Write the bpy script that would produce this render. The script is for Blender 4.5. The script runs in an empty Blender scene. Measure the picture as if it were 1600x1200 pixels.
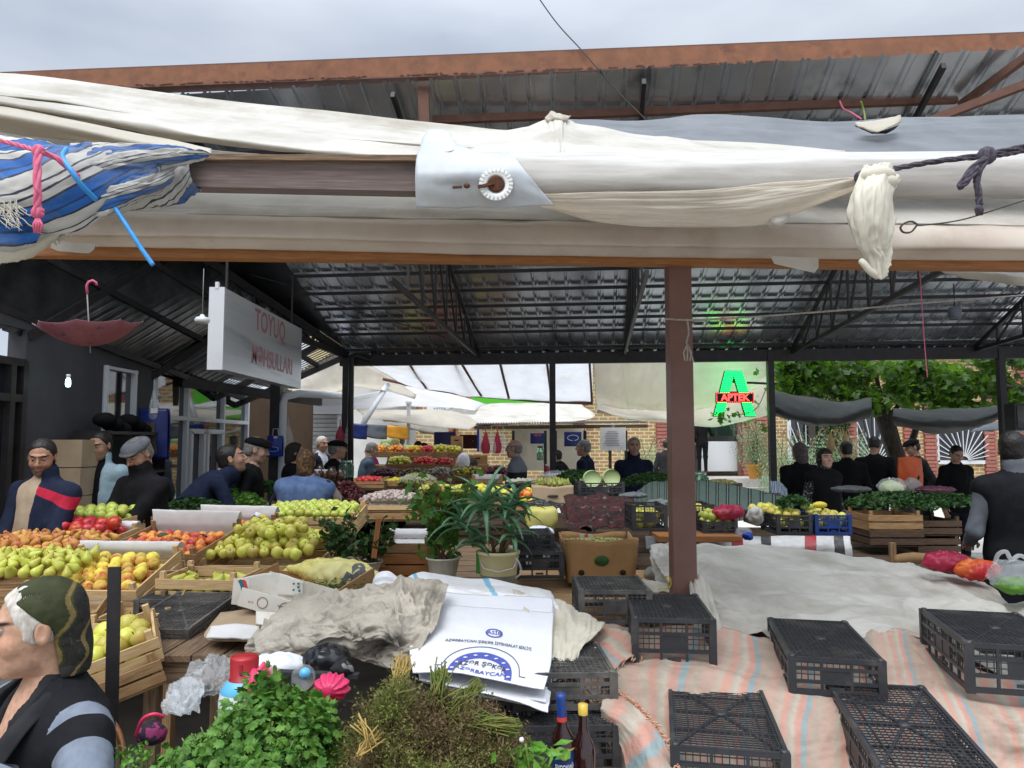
import bpy,math,random
import numpy as np
from mathutils import Vector,Matrix,Euler
from math import radians as RAD,sin,cos,pi,atan2,sqrt
SC=bpy.context.scene
COL=SC.collection
CAMZ,FPX,PITCH=1.70,1170.0,math.atan(90/1170)
cd=bpy.data.cameras.new('camera');cam=bpy.data.objects.new('camera',cd);COL.objects.link(cam)
cd.sensor_width=36;cd.lens=36*FPX/1600;cd.clip_start=.05;cd.clip_end=2000
cam.location=(0,0,CAMZ);cam.rotation_euler=(pi/2+PITCH,0,0)
SC.camera=cam
SC.view_settings.view_transform='Standard';SC.view_settings.look='None'
SC.view_settings.exposure=0.45;SC.view_settings.gamma=1;SC.view_settings.use_curve_mapping=False
SC.cycles.max_bounces=8;SC.cycles.diffuse_bounces=3;SC.cycles.transparent_max_bounces=16
SUN_EL,SUN_AZ=RAD(58),RAD(205)
W=bpy.data.worlds.new('World');SC.world=W;W.use_nodes=True
nt=W.node_tree;nt.nodes.clear()
def _n(t,k,**kw):
 n=t.nodes.new(k)
 for a,b in kw.items():
  if a in n.inputs.keys(): n.inputs[a].default_value=b
  else: setattr(n,a,b)
 return n
sky=_n(nt,'ShaderNodeTexSky',sky_type='NISHITA',sun_disc=False,sun_elevation=SUN_EL,sun_rotation=SUN_AZ)
tc=_n(nt,'ShaderNodeTexCoord');mp=_n(nt,'ShaderNodeMapping');mp.inputs['Scale'].default_value=(1.2,1.2,4.0)
nz=_n(nt,'ShaderNodeTexNoise',Scale=2.0,Detail=5.0,Roughness=.5)
cr=_n(nt,'ShaderNodeValToRGB');e=cr.color_ramp.elements
e[0].position=.30;e[0].color=(6.3,7.1,8.6,1);e[1].position=.70;e[1].color=(9.6,10.4,11.5,1)
sep=_n(nt,'ShaderNodeSeparateXYZ')
mr=_n(nt,'ShaderNodeMapRange');mr.interpolation_type='SMOOTHSTEP';mr.inputs['From Min'].default_value=.45;mr.inputs['From Max'].default_value=1
mr.inputs['To Min'].default_value=.76;mr.inputs['To Max'].default_value=3.4
sc_=_n(nt,'ShaderNodeVectorMath',operation='SCALE')
mx=_n(nt,'ShaderNodeMix',data_type='RGBA');mx.inputs[0].default_value=.92
bg=_n(nt,'ShaderNodeBackground',Strength=.08);wo=_n(nt,'ShaderNodeOutputWorld')
L=nt.links.new
L(tc.outputs['Generated'],mp.inputs['Vector']);L(mp.outputs[0],nz.inputs['Vector']);L(nz.outputs[0],cr.inputs[0])
L(tc.outputs['Generated'],sep.inputs[0]);L(sep.outputs[2],mr.inputs[0]);L(cr.outputs[0],sc_.inputs[0]);L(mr.outputs[0],sc_.inputs['Scale'])
L(sky.outputs[0],mx.inputs[6]);L(sc_.outputs[0],mx.inputs[7]);L(mx.outputs[2],bg.inputs[0]);L(bg.outputs[0],wo.inputs[0])
sd=bpy.data.lights.new('sun','SUN');sd.energy=1.5;sd.angle=RAD(40);sd.color=(1,.97,.93)
sun=bpy.data.objects.new('sun',sd);COL.objects.link(sun)
sun.rotation_euler=Vector((sin(SUN_AZ)*cos(SUN_EL),cos(SUN_AZ)*cos(SUN_EL),sin(SUN_EL))).to_track_quat('Z','Y').to_euler()
sun.location=(0,0,30)
rnd=random.Random(7);NR=np.random.RandomState(5)
_cp,_sp=cos(PITCH),sin(PITCH)
def ray(px,py):
 x,y=(px-800)/FPX,(600-py)/FPX
 return Vector((x,_cp-y*_sp,_sp+y*_cp))
def at(px,py,Y):
 d=ray(px,py);t=Y/d.y
 return Vector((d.x*t,Y,CAMZ+d.z*t))
def atz(px,py,z):
 d=ray(px,py);t=(z-CAMZ)/d.z
 return Vector((d.x*t,d.y*t,z))
def S(r,g=None,b=None,k=1.0):
 if g is None: g=b=r
 f=lambda c: ((c/255)/12.92 if c/255 <= .04045 else ((c/255+.055)/1.055)**2.4)*k
 return (f(r),f(g),f(b),1)
MATS={}
def mat(name,c1=(.5,.5,.5,1),c2=None,scale=8,rough=.6,bump=0,bscale=60,metal=0,trans=0,coord='Object',stretch=(1,1,1),
  detail=4,rndv=0,emit=None,estr=0,alpha=1,c3=None,s3=3,t3=(.55,.7),spec=.5,ttint=None,trm=0,ior=1.45,coat=0,lo=.35,hi=.65):
 if name in MATS: return MATS[name]
 m=bpy.data.materials.new(name);m.use_nodes=True;MATS[name]=m
 t=m.node_tree;t.nodes.clear();l=t.links.new
 out=_n(t,'ShaderNodeOutputMaterial');p=_n(t,'ShaderNodeBsdfPrincipled')
 p.inputs['Roughness'].default_value=rough;p.inputs['Metallic'].default_value=metal
 p.inputs['Specular IOR Level'].default_value=spec;p.inputs['Coat Weight'].default_value=coat
 p.inputs['Transmission Weight'].default_value=trm;p.inputs['IOR'].default_value=ior
 tc=_n(t,'ShaderNodeTexCoord');mp=_n(t,'ShaderNodeMapping');mp.inputs['Scale'].default_value=stretch
 l(tc.outputs[coord],mp.inputs[0])
 col=None
 if c2 is not None:
  nz=_n(t,'ShaderNodeTexNoise',Scale=scale,Detail=detail,Roughness=.6);l(mp.outputs[0],nz.inputs['Vector'])
  cr=_n(t,'ShaderNodeValToRGB');e=cr.color_ramp.elements
  e[0].position=lo;e[0].color=c1;e[1].position=hi;e[1].color=c2
  l(nz.outputs[0],cr.inputs[0]);col=cr.outputs[0]
 if c3 is not None:
  nz=_n(t,'ShaderNodeTexNoise',Scale=s3,Detail=6,Roughness=.65);l(mp.outputs[0],nz.inputs['Vector'])
  mr=_n(t,'ShaderNodeMapRange');mr.inputs['From Min'].default_value=t3[0];mr.inputs['From Max'].default_value=t3[1]
  l(nz.outputs[0],mr.inputs[0])
  mx=_n(t,'ShaderNodeMix',data_type='RGBA');l(mr.outputs[0],mx.inputs[0])
  if col: l(col,mx.inputs[6])
  else: mx.inputs[6].default_value=c1
  mx.inputs[7].default_value=c3;col=mx.outputs[2]
 if rndv:
  oi=_n(t,'ShaderNodeObjectInfo');mr=_n(t,'ShaderNodeMapRange');mr.inputs['To Min'].default_value=1-rndv;mr.inputs['To Max'].default_value=1+rndv
  hs=_n(t,'ShaderNodeHueSaturation');l(oi.outputs['Random'],mr.inputs[0]);l(mr.outputs[0],hs.inputs['Value'])
  m2=_n(t,'ShaderNodeMapRange');m2.inputs['To Min'].default_value=.5-rndv*.12;m2.inputs['To Max'].default_value=.5+rndv*.12
  l(oi.outputs['Random'],m2.inputs[0]);l(m2.outputs[0],hs.inputs['Hue'])
  if col: l(col,hs.inputs['Color'])
  else: hs.inputs['Color'].default_value=c1
  col=hs.outputs[0]
 if col: l(col,p.inputs['Base Color'])
 else: p.inputs['Base Color'].default_value=c1
 if bump:
  nz=_n(t,'ShaderNodeTexNoise',Scale=bscale,Detail=5,Roughness=.6);l(mp.outputs[0],nz.inputs['Vector'])
  b=_n(t,'ShaderNodeBump',Strength=min(1,bump*10),Distance=.02*max(bump,.1));l(nz.outputs[0],b.inputs['Height']);l(b.outputs[0],p.inputs['Normal'])
 if emit is not None:
  p.inputs['Emission Color'].default_value=emit;p.inputs['Emission Strength'].default_value=estr
 sh=p.outputs[0]
 if trans:
  tr=_n(t,'ShaderNodeBsdfTranslucent');mxs=_n(t,'ShaderNodeMixShader',Fac=trans)
  if ttint: tr.inputs[0].default_value=ttint
  elif col: l(col,tr.inputs[0])
  else: tr.inputs[0].default_value=c1
  l(sh,mxs.inputs[1]);l(tr.outputs[0],mxs.inputs[2]);sh=mxs.outputs[0]
 if alpha < 1:
  tr=_n(t,'ShaderNodeBsdfTransparent');mxs=_n(t,'ShaderNodeMixShader',Fac=alpha)
  l(tr.outputs[0],mxs.inputs[1]);l(sh,mxs.inputs[2]);sh=mxs.outputs[0]
 l(sh,out.inputs[0])
 m['bsdf']=p.name
 return m
def attr_mat(name,rough=.55,bump=.02,bscale=120,sss=0,trans=0,spec=.4,nscale=30,nvar=.12):
 """colour from the mesh's own painted pigment (colour attribute), broken up with noise"""
 m=bpy.data.materials.new(name);m.use_nodes=True;MATS[name]=m
 t=m.node_tree;l=t.links.new;p=t.nodes['Principled BSDF'];out=t.nodes['Material Output']
 p.inputs['Roughness'].default_value=rough;p.inputs['Specular IOR Level'].default_value=spec
 a=_n(t,'ShaderNodeAttribute',attribute_name='Col');tc=_n(t,'ShaderNodeTexCoord')
 nz=_n(t,'ShaderNodeTexNoise',Scale=nscale,Detail=5);l(tc.outputs['Object'],nz.inputs['Vector'])
 mr=_n(t,'ShaderNodeMapRange');mr.inputs['From Min'].default_value=.3;mr.inputs['From Max'].default_value=.7
 mr.inputs['To Min'].default_value=1-nvar;mr.inputs['To Max'].default_value=1+nvar;l(nz.outputs[0],mr.inputs[0])
 vm=_n(t,'ShaderNodeVectorMath',operation='SCALE');l(a.outputs['Color'],vm.inputs[0]);l(mr.outputs[0],vm.inputs['Scale'])
 l(vm.outputs[0],p.inputs['Base Color'])
 if sss:
  p.inputs['Subsurface Weight'].default_value=sss;p.inputs['Subsurface Radius'].default_value=(.02,.008,.004);p.inputs['Subsurface Scale'].default_value=.3
 if bump:
  n2=_n(t,'ShaderNodeTexNoise',Scale=bscale,Detail=4);l(tc.outputs['Object'],n2.inputs['Vector'])
  b=_n(t,'ShaderNodeBump',Strength=.35,Distance=bump*.1);l(n2.outputs[0],b.inputs['Height']);l(b.outputs[0],p.inputs['Normal'])
 if trans:
  tr=_n(t,'ShaderNodeBsdfTranslucent');mxs=_n(t,'ShaderNodeMixShader',Fac=trans);l(vm.outputs[0],tr.inputs[0])
  l(p.outputs[0],mxs.inputs[1]);l(tr.outputs[0],mxs.inputs[2]);l(mxs.outputs[0],out.inputs[0])
 return m
def stripe_mat(name,stops,period=1.0,axis='U',rough=.8,trans=0,dirt=None,bump=.03,bscale=90,wob=.0,sh=None,interp='CONSTANT'):
 """woven stripes running along the cloth (UV), with dirt"""
 m=bpy.data.materials.new(name);m.use_nodes=True;MATS[name]=m
 t=m.node_tree;l=t.links.new;p=t.nodes['Principled BSDF'];out=t.nodes['Material Output'];p.inputs['Roughness'].default_value=rough
 p.inputs['Specular IOR Level'].default_value=.2
 tc=_n(t,'ShaderNodeTexCoord');sx=_n(t,'ShaderNodeSeparateXYZ');l(tc.outputs['UV'],sx.inputs[0])
 u=sx.outputs[0 if axis == 'U' else 1]
 d=_n(t,'ShaderNodeMath',operation='DIVIDE');l(u,d.inputs[0]);d.inputs[1].default_value=period;u=d.outputs[0]
 nz=_n(t,'ShaderNodeTexNoise',Scale=25,Detail=3);l(tc.outputs['Object'],nz.inputs['Vector'])
 ma=_n(t,'ShaderNodeMath',operation='MULTIPLY_ADD');l(nz.outputs[0],ma.inputs[0]);ma.inputs[1].default_value=wob;l(u,ma.inputs[2])
 fr=_n(t,'ShaderNodeMath',operation='FRACT');l(ma.outputs[0],fr.inputs[0])
 cr=_n(t,'ShaderNodeValToRGB');cr.color_ramp.interpolation=interp
 els=cr.color_ramp.elements
 els[0].position,els[0].color=stops[0];els[1].position,els[1].color=stops[1]
 for s in stops[2:]:
  e=els.new(s[0]);e.color=s[1]
 l(fr.outputs[0],cr.inputs[0]);col=cr.outputs[0]
 if dirt:
  n2=_n(t,'ShaderNodeTexNoise',Scale=5,Detail=7,Roughness=.7);l(tc.outputs['Object'],n2.inputs['Vector'])
  mr=_n(t,'ShaderNodeMapRange');mr.inputs['From Min'].default_value=.45;mr.inputs['From Max'].default_value=.8;mr.inputs['To Max'].default_value=.75;l(n2.outputs[0],mr.inputs[0])
  mx=_n(t,'ShaderNodeMix',data_type='RGBA');l(mr.outputs[0],mx.inputs[0]);l(col,mx.inputs[6]);mx.inputs[7].default_value=dirt;col=mx.outputs[2]
 l(col,p.inputs['Base Color'])
 n3=_n(t,'ShaderNodeTexNoise',Scale=bscale,Detail=4);l(tc.outputs['Object'],n3.inputs['Vector'])
 b=_n(t,'ShaderNodeBump',Strength=.4,Distance=bump*.1);l(n3.outputs[0],b.inputs['Height']);l(b.outputs[0],p.inputs['Normal'])
 if trans:
  tr=_n(t,'ShaderNodeBsdfTranslucent');mxs=_n(t,'ShaderNodeMixShader',Fac=trans);l(col,tr.inputs[0])
  l(p.outputs[0],mxs.inputs[1]);l(tr.outputs[0],mxs.inputs[2]);l(mxs.outputs[0],out.inputs[0])
 return m
def V3(p): return np.array([p[0],p[1],p[2]],float)
def rotm(e): return np.array(Euler(e).to_matrix())
class MB:
 def __init__(s): s.v=[];s.n=0;s.f=[];s.uv=[];s.mi=[];s.sm=[];s.col=None
 def add(s,V,F,UV=None,m=0,smooth=False):
  V=np.asarray(V,float).reshape(-1,3);o=s.n;s.v.append(V);s.n += len(V)
  for i,f in enumerate(F):
   s.f.append(tuple(int(a)+o for a in f));s.mi.append(m);s.sm.append(smooth)
   if UV is None: s.uv.extend([(V[int(a)][0],V[int(a)][1]) for a in f])
   else: s.uv.extend([tuple(x) for x in UV[i]])
  return s
 def box(s,c,sz,R=None,m=0):
  c=V3(c);h=np.array(sz,float)/2
  P=np.array([[x,y,z] for x in (-1,1) for y in (-1,1) for z in (-1,1)])*h
  if R is not None: P=P @ np.asarray(R).T
  F=[(0,1,3,2),(4,6,7,5),(0,4,5,1),(2,3,7,6),(0,2,6,4),(1,5,7,3)]
  L=list(sz);k=L.index(max(L));o=rnd.random()*5
  Q=np.array([[x,y,z] for x in (-1,1) for y in (-1,1) for z in (-1,1)])*h
  UV=[]
  for f in F:
   ax=[a for a in range(3) if a != k];uvs=[]
   for i in f:
    q=Q[i];uvs.append((q[k]+o,q[ax[0]]+q[ax[1]]+o))
   UV.append(uvs)
  return s.add(P+c,F,UV,m)
 def bar(s,a,b,w,h=None,up=(0,0,1),m=0):
  a,b=V3(a),V3(b);d=b-a;Ln=np.linalg.norm(d);d=d/max(Ln,1e-9);up=V3(up)
  if abs(d @ up) > .99: up=np.array([0,1.,0]) if abs(d[1]) < .9 else np.array([1.,0,0])
  x=np.cross(d,up);x /= np.linalg.norm(x);z=np.cross(x,d)
  return s.box((a+b)/2,(w,Ln,h or w),np.stack([x,d,z],1),m)
 def tube(s,pts,r,n=8,m=0,caps=True,flat=1.0):
  P=np.array([V3(p) for p in pts]);k=len(P)
  R=np.full(k,r,float) if np.isscalar(r) else np.array(r,float)
  T=np.gradient(P,axis=0);T /= np.maximum(np.linalg.norm(T,axis=1,keepdims=True),1e-9)
  up=np.array([0,0,1.]) if abs(T[0][2]) < .9 else np.array([1.,0,0]);V=[]
  x=np.cross(T[0],up)
  for i in range(k):
   x=x-T[i]*(x @ T[i]);x /= max(np.linalg.norm(x),1e-9);y=np.cross(T[i],x)
   for j in range(n):
    a=2*pi*j/n;V.append(P[i]+R[i]*(cos(a)*x+sin(a)*y*flat))
  F,UV=[],[];lens=np.concatenate([[0],np.cumsum(np.linalg.norm(np.diff(P,axis=0),axis=1))])
  for i in range(k-1):
   for j in range(n):
    j2=(j+1) % n;F.append((i*n+j,i*n+j2,(i+1)*n+j2,(i+1)*n+j))
    UV.append([(lens[i],j/n),(lens[i],(j+1)/n),(lens[i+1],(j+1)/n),(lens[i+1],j/n)])
  if caps:
   F.append(tuple(range(n))[::-1]);UV.append([(0,0)]*n);F.append(tuple((k-1)*n+j for j in range(n)));UV.append([(0,0)]*n)
  return s.add(V,F,UV,m,True)
 def lathe(s,prof,n=16,c=(0,0,0),R=None,m=0,smooth=True,wave=None):
  V,F,UV=[],[],[];k=len(prof)
  for i,(r,z) in enumerate(prof):
   for j in range(n):
    a=2*pi*j/n;rr=r*(1+(wave[0]*cos(a*wave[1]) if wave else 0));V.append((rr*cos(a),rr*sin(a),z))
  for i in range(k-1):
   for j in range(n):
    j2=(j+1) % n;F.append((i*n+j,i*n+j2,(i+1)*n+j2,(i+1)*n+j));UV.append([(j/n,i/k),((j+1)/n,i/k),((j+1)/n,(i+1)/k),(j/n,(i+1)/k)])
  V=np.array(V)
  if R is not None: V=V @ np.asarray(R).T
  return s.add(V+V3(c),F,UV,m,smooth)
 def surf(s,P,m=0,smooth=True,close=False,uvs=(1,1)):
  nu,nv=P.shape[:2];F,UV=[],[]
  for i in range(nu-1):
   for j in range(nv-1):
    F.append((i*nv+j,(i+1)*nv+j,(i+1)*nv+j+1,i*nv+j+1))
    a,b,c,d=i/(nu-1)*uvs[0],(i+1)/(nu-1)*uvs[0],j/(nv-1)*uvs[1],(j+1)/(nv-1)*uvs[1]
    UV.append([(a,c),(b,c),(b,d),(a,d)])
  return s.add(P.reshape(-1,3),F,UV,m,smooth)
 def poly(s,pts,t=0,m=0,nrm=None):
  P=np.array([V3(p) for p in pts]);n=len(P)
  if not t: return s.add(P,[tuple(range(n))],None,m)
  nr=V3(nrm) if nrm is not None else np.cross(P[1]-P[0],P[2]-P[0]);nr=nr/np.linalg.norm(nr)*t
  F=[tuple(range(n))[::-1],tuple(range(n,2*n))]+[(i,(i+1) % n,n+(i+1) % n,n+i) for i in range(n)]
  return s.add(np.concatenate([P,P+nr]),F,None,m)
 def sphere(s,c,r,n=12,k=8,m=0,R=None):
  r=(r,r,r) if np.isscalar(r) else r
  V,F=[],[]
  for i in range(k+1):
   ph=pi*i/k
   for j in range(n): a=2*pi*j/n;V.append((r[0]*sin(ph)*cos(a),r[1]*sin(ph)*sin(a),r[2]*cos(ph)))
  for i in range(k):
   for j in range(n): j2=(j+1) % n;F.append((i*n+j,(i+1)*n+j,(i+1)*n+j2,i*n+j2))
  V=np.array(V)
  if R is not None: V=V @ np.asarray(R).T
  return s.add(V+V3(c),F,None,m,True)
 def mesh(s,name,mats,col=None):
  me=bpy.data.meshes.new(name);V=np.concatenate(s.v) if s.v else np.zeros((0,3))
  me.from_pydata(V.tolist(),[],s.f)
  ul=me.uv_layers.new(name='UVMap');ul.data.foreach_set('uv',np.array(s.uv,dtype=np.float32).ravel())
  me.polygons.foreach_set('material_index',np.array(s.mi,dtype=np.int32));me.polygons.foreach_set('use_smooth',np.array(s.sm,dtype=bool))
  for mm in (mats if isinstance(mats,(list,tuple)) else [mats]): me.materials.append(mm)
  if col is not None:
   ca=me.color_attributes.new('Col','FLOAT_COLOR','POINT');c4=np.ones((len(V),4),np.float32);c4[:,:3]=col[:,:3];ca.data.foreach_set('color',c4.ravel())
  me.update();return me
 def build(s,name,mats,parent=None,loc=None,rot=None,col=None,solid=0,subd=0):
  o=bpy.data.objects.new(name,s.mesh(name,mats,col));COL.objects.link(o)
  if parent is not None: o.parent=parent
  if loc is not None: o.location=loc
  if rot is not None: o.rotation_euler=rot
  if solid:
   md=o.modifiers.new('thickness','SOLIDIFY');md.thickness=solid;md.offset=0
  return o
def tag(o,label=None,cat=None,group=None,kind=None):
 if label: o['label']=label
 if cat: o['category']=cat
 if group: o['group']=group
 if kind: o['kind']=kind
 return o
def empty(name,loc,label,cat,group=None,rot=(0,0,0)):
 o=bpy.data.objects.new(name,None);COL.objects.link(o);o.location=loc;o.rotation_euler=rot;o.empty_display_size=.1
 return tag(o,label,cat,group)
KIDS={}
def copy_tree(o,label=None,group=None,loc=None,rot=None,parent=None):
 c=o.copy();COL.objects.link(c)
 if parent is not None: c.parent=parent
 if label: c['label']=label
 if group: c['group']=group
 if loc is not None: c.location=loc
 if rot is not None: c.rotation_euler=rot
 for ch in list(o.children): copy_tree(ch,parent=c)
 return c
def OM(o): return Matrix.LocRotScale(o.location,o.rotation_euler,o.scale)
def vnoise(P,seed=0):
 P=np.asarray(P,float);I=np.floor(P).astype(np.int64);f=P-I;f=f*f*(3-2*f)
 def h(i,j,k):
  x=(i*374761393+j*668265263+k*2147483647+seed*1274126177) & 0xffffffff
  x=((x ^ (x >> 13))*1274126177) & 0xffffffff
  return ((x ^ (x >> 16)) & 0xffff)/65535.0
 r=0
 for a in (0,1):
  for b in (0,1):
   for c in (0,1):
    w=(f[...,0] if a else 1-f[...,0])*(f[...,1] if b else 1-f[...,1])*(f[...,2] if c else 1-f[...,2])
    r=r+w*h(I[...,0]+a,I[...,1]+b,I[...,2]+c)
 return r*2-1
def fbm(P,seed=0,o=4):
 r=0;a=1;t=0
 for i in range(o): r=r+a*vnoise(np.asarray(P)*2**i,seed+i);t += a;a *= .5
 return r/t
def ridge(P,seed=0,o=3):
 r=0;a=1;t=0
 for i in range(o): r=r+a*(1-2*np.abs(vnoise(np.asarray(P)*2**i,seed+i*7)));t += a;a *= .5
 return r/t
def crom(C,n,axis=0):
 C=np.moveaxis(np.asarray(C,float),axis,0);k=len(C)
 E=np.concatenate([[2*C[0]-C[1]],C,[2*C[-1]-C[-2]]]);t=np.linspace(0,k-1-1e-9,n);i=t.astype(int);f=(t-i).reshape((-1,)+(1,)*(C.ndim-1))
 p0,p1,p2,p3=E[i],E[i+1],E[i+2],E[i+3]
 R=.5*((2*p1)+(-p0+p2)*f+(2*p0-5*p1+4*p2-p3)*f*f+(-p0+3*p1-3*p2+p3)*f**3)
 return np.moveaxis(R,0,axis)
def normals(P):
 n=np.cross(np.gradient(P,axis=0),np.gradient(P,axis=1));return n/np.maximum(np.linalg.norm(n,axis=2,keepdims=True),1e-9)
def cloth(ctrl,nu=40,nv=40,amp=.01,freq=6,seed=1,ani=(1,1),rid=.6,fine=.002):
 """ctrl rows of world points -> smooth cloth sheet with creases"""
 C=np.array([[V3(p) for p in row] for row in ctrl]);P=crom(crom(C,nu,0),nv,1)
 u=np.linspace(0,1,nu)[:,None]*ani[0]*freq;v=np.linspace(0,1,nv)[None,:]*ani[1]*freq
 Q=np.stack(np.broadcast_arrays(u,v,np.full((nu,nv),seed*3.7)),-1)
 Q=Q+.5*np.stack([vnoise(Q*.7,seed+20),vnoise(Q*.7,seed+21),0*Q[...,0]],-1)
 d=amp*((1-rid)*fbm(Q,seed)+rid*ridge(Q,seed+3))+fine*fbm(Q*6,seed+9)
 return P+normals(P)*d[...,None]
def px(rows): return [[at(*p) for p in r] for r in rows]
def surface_net(F,org,h):
 ins=F < 0;nx,ny,nz=F.shape
 cs=(slice(None,-1),slice(1,None))
 cnt=0;acc=np.zeros((nx-1,ny-1,nz-1,3));num=np.zeros((nx-1,ny-1,nz-1))
 corners=[(a,b,c) for a in (0,1) for b in (0,1) for c in (0,1)]
 for a in corners:
  for ax in range(3):
   if a[ax]: continue
   b=list(a);b[ax]=1
   Fa=F[cs[a[0]],cs[a[1]],cs[a[2]]];Fb=F[cs[b[0]],cs[b[1]],cs[b[2]]]
   x=(Fa < 0) != (Fb < 0)
   t=np.where(x,Fa/np.where(x,Fa-Fb,1),0)
   for k in range(3): acc[...,k] += np.where(x,a[k]+(t if k == ax else 0),0)
   num += x
 idx=-np.ones(num.shape,np.int64);act=num > 0;idx[act]=np.arange(act.sum())
 ijk=np.argwhere(act);P=(ijk+acc[act]/num[act][:,None])*h+org
 quads=[]
 for ax in range(3):
  u,v=[(1,2),(2,0),(0,1)][ax]
  sl0=[slice(1,-1)]*3;sl1=[slice(1,-1)]*3;sl0[ax]=slice(0,-1);sl1[ax]=slice(1,None)
  A=ins[tuple(sl0)];B=ins[tuple(sl1)];x=A != B;e=np.argwhere(x)
  if not len(e): continue
  s0=A[x]
  base=e.copy();
  for k in range(3):
   if k != ax: base[:,k] += 1
  def g(du,dv):
   q=base.copy();q[:,u] -= du;q[:,v] -= dv;return idx[q[:,0],q[:,1],q[:,2]]
  Q=np.stack([g(1,1),g(0,1),g(0,0),g(1,0)],1);Q[~s0]=Q[~s0][:,::-1];quads.append(Q)
 Q=np.concatenate(quads) if quads else np.zeros((0,4),int)
 return P,Q[(Q >= 0).all(1)]
def sd_cap(P,a,b,ra,rb):
 a,b=V3(a),V3(b);d=b-a;t=np.clip(((P-a) @ d)/max(d @ d,1e-9),0,1)
 return np.linalg.norm(P-a-t[...,None]*d,axis=-1)-(ra+(rb-ra)*t)
def sd_ell(P,c,r,R=None):
 Q=P-V3(c)
 if R is not None: Q=Q @ R
 r=np.array(r,float);k0=np.linalg.norm(Q/r,axis=-1);k1=np.linalg.norm(Q/(r*r),axis=-1)
 return np.where(k1 > 1e-9,k0*(k0-1)/np.maximum(k1,1e-9),-r.min())
def sd_box(P,c,h,R=None,r=0.0):
 Q=P-V3(c)
 if R is not None: Q=Q @ R
 q=np.abs(Q)-np.array(h)+r;return np.linalg.norm(np.maximum(q,0),axis=-1)+np.minimum(q.max(-1),0)-r
def smin(a,b,k):
 h=np.clip(.5+.5*(b-a)/k,0,1);return b*(1-h)+a*h-k*h*(1-h)
def mesh_sdf(fn,lo,hi,h):
 lo=np.array(lo,float)-2*h;n=np.ceil((np.array(hi)+2*h-lo)/h).astype(int)+1
 X=np.stack(np.meshgrid(*[lo[i]+np.arange(n[i])*h for i in range(3)],indexing='ij'),-1)
 return surface_net(fn(X),lo,h)
def head_sdf(P,fem=False,fat=0):
 s=-1 if fem else 1
 d=sd_ell(P,(0,-.012,.032),(.077,.098,.085))
 d=smin(d,sd_ell(P,(0,.026,-.028),(.061+fat,.066,.086)),.03)
 d=smin(d,sd_ell(P,(0,.034,-.078),(.046+fat,.048,.036)),.03)
 d=smin(d,sd_ell(P,(0,.066,-.098),(.022,.02,.018)),.02)
 X=P.copy();X[...,0]=np.abs(X[...,0])
 d=smin(d,sd_ell(X,(.036,.058,-.028),(.026,.026,.026)),.02)
 d=smin(d,sd_cap(X,(.008,.092,.036),(.038,.078,.034),.009,.008),.012)
 d=-smin(-d,sd_ell(X,(.031,.097,.012),(.019,.016,.013)),.010)
 d=smin(d,sd_cap(P,(0,.091,.024),(0,.114,-.020),.007,.0115),.010)
 d=smin(d,sd_ell(X,(.012,.100,-.024),(.009,.010,.008)),.007)
 d=smin(d,sd_cap(X,(0,.0945,-.053),(.020,.085,-.055),.007,.004),.006)
 d=smin(d,sd_cap(X,(0,.092,-.065),(.016,.086,-.063),.008,.005),.006)
 d=-smin(-d,sd_cap(X,(0,.106,-.0585),(.022,.092,-.059),.002,.001),.004)
 d=np.minimum(d,sd_ell(X,(.031,.0785,.011),(.0125,.0125,.0115)))
 d=smin(d,sd_ell(X,(.079,-.008,-.002),(.009,.019,.031)),.006)
 d=-smin(-d,sd_ell(X,(.087,-.004,.002),(.006,.010,.017)),.004)
 return d
def face_paint(L,C,skin,hair=(.02,.015,.012),beard=0,brow=1,age=0):
 """pigment of a face at head-local points"""
 X=L.copy();X[:,0]=np.abs(X[:,0]);n=fbm(L*60,3)
 sm=lambda d,a,b: np.clip((b-d)/(b-a),0,1)[:,None]
 red=np.array([.55,.17,.12]);hair=np.array(hair)
 w=sm(np.linalg.norm((X-[.045,.07,-.02])/[1,1,1],axis=1),.01,.035)*.35;C=C*(1-w)+(C*[1.12,.82,.78])*w
 w=sm(np.linalg.norm(X-[0,.115,-.02],axis=1),.006,.022)*.4;C=C*(1-w)+(C*[1.12,.8,.75])*w
 w=sm(np.abs((X[:,2]+.059)/.011)**2+(X[:,0]/.023)**2+(X[:,1] < .075)*9,.7,1.1)*.7;C=C*(1-w)+(C*.6+red*.22)*w
 d=np.hypot((X[:,0]-.034)/.024,(X[:,2]-(.034-.10*np.abs(X[:,0]-.03)))/.0055)+(X[:,1] < .05)*9;w=sm(d,.7,1.35)*brow;C=C*(1-w)+hair*w
 e=np.linalg.norm(X-[.031,.0785,.011],axis=1);lid=(np.abs(X[:,2]-.010) < .0055);ew=sm(e,.0125,.0145)*lid[:,None]
 C=C*(1-ew)+np.array([.26,.23,.21])*ew
 d=np.hypot(X[:,0]-.030,X[:,2]-.011)+(X[:,1] < .08)*9;w=sm(d,.0045,.0062);C=C*(1-w)+np.array([.03,.02,.015])*w
 d=np.abs(e-.0145)+(X[:,2] < .011)*.004+(X[:,1] < .07)*9;w=sm(d,.0,.003)*.6;C=C*(1-w)+C*.3*w
 if beard:
  w=np.clip((-.028-L[:,2]+.25*(L[:,1] < .03)*0)/.02,0,1)*np.clip((L[:,1]+.01)/.02,0,1)*np.clip((L[:,2]+.135)/.02,0,1)
  w=w*(1-np.clip(1.3-np.hypot((L[:,2]+.060)/.009,L[:,0]/.022),0,1));w=(w*np.clip(.75+.5*n,0,1)*beard)[:,None];C=C*(1-w)+np.maximum(hair,.02)*w
 return C
SKIN=attr_mat('skin',rough=.6,bump=.03,bscale=90,sss=.06,nscale=55,nvar=.16)
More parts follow.
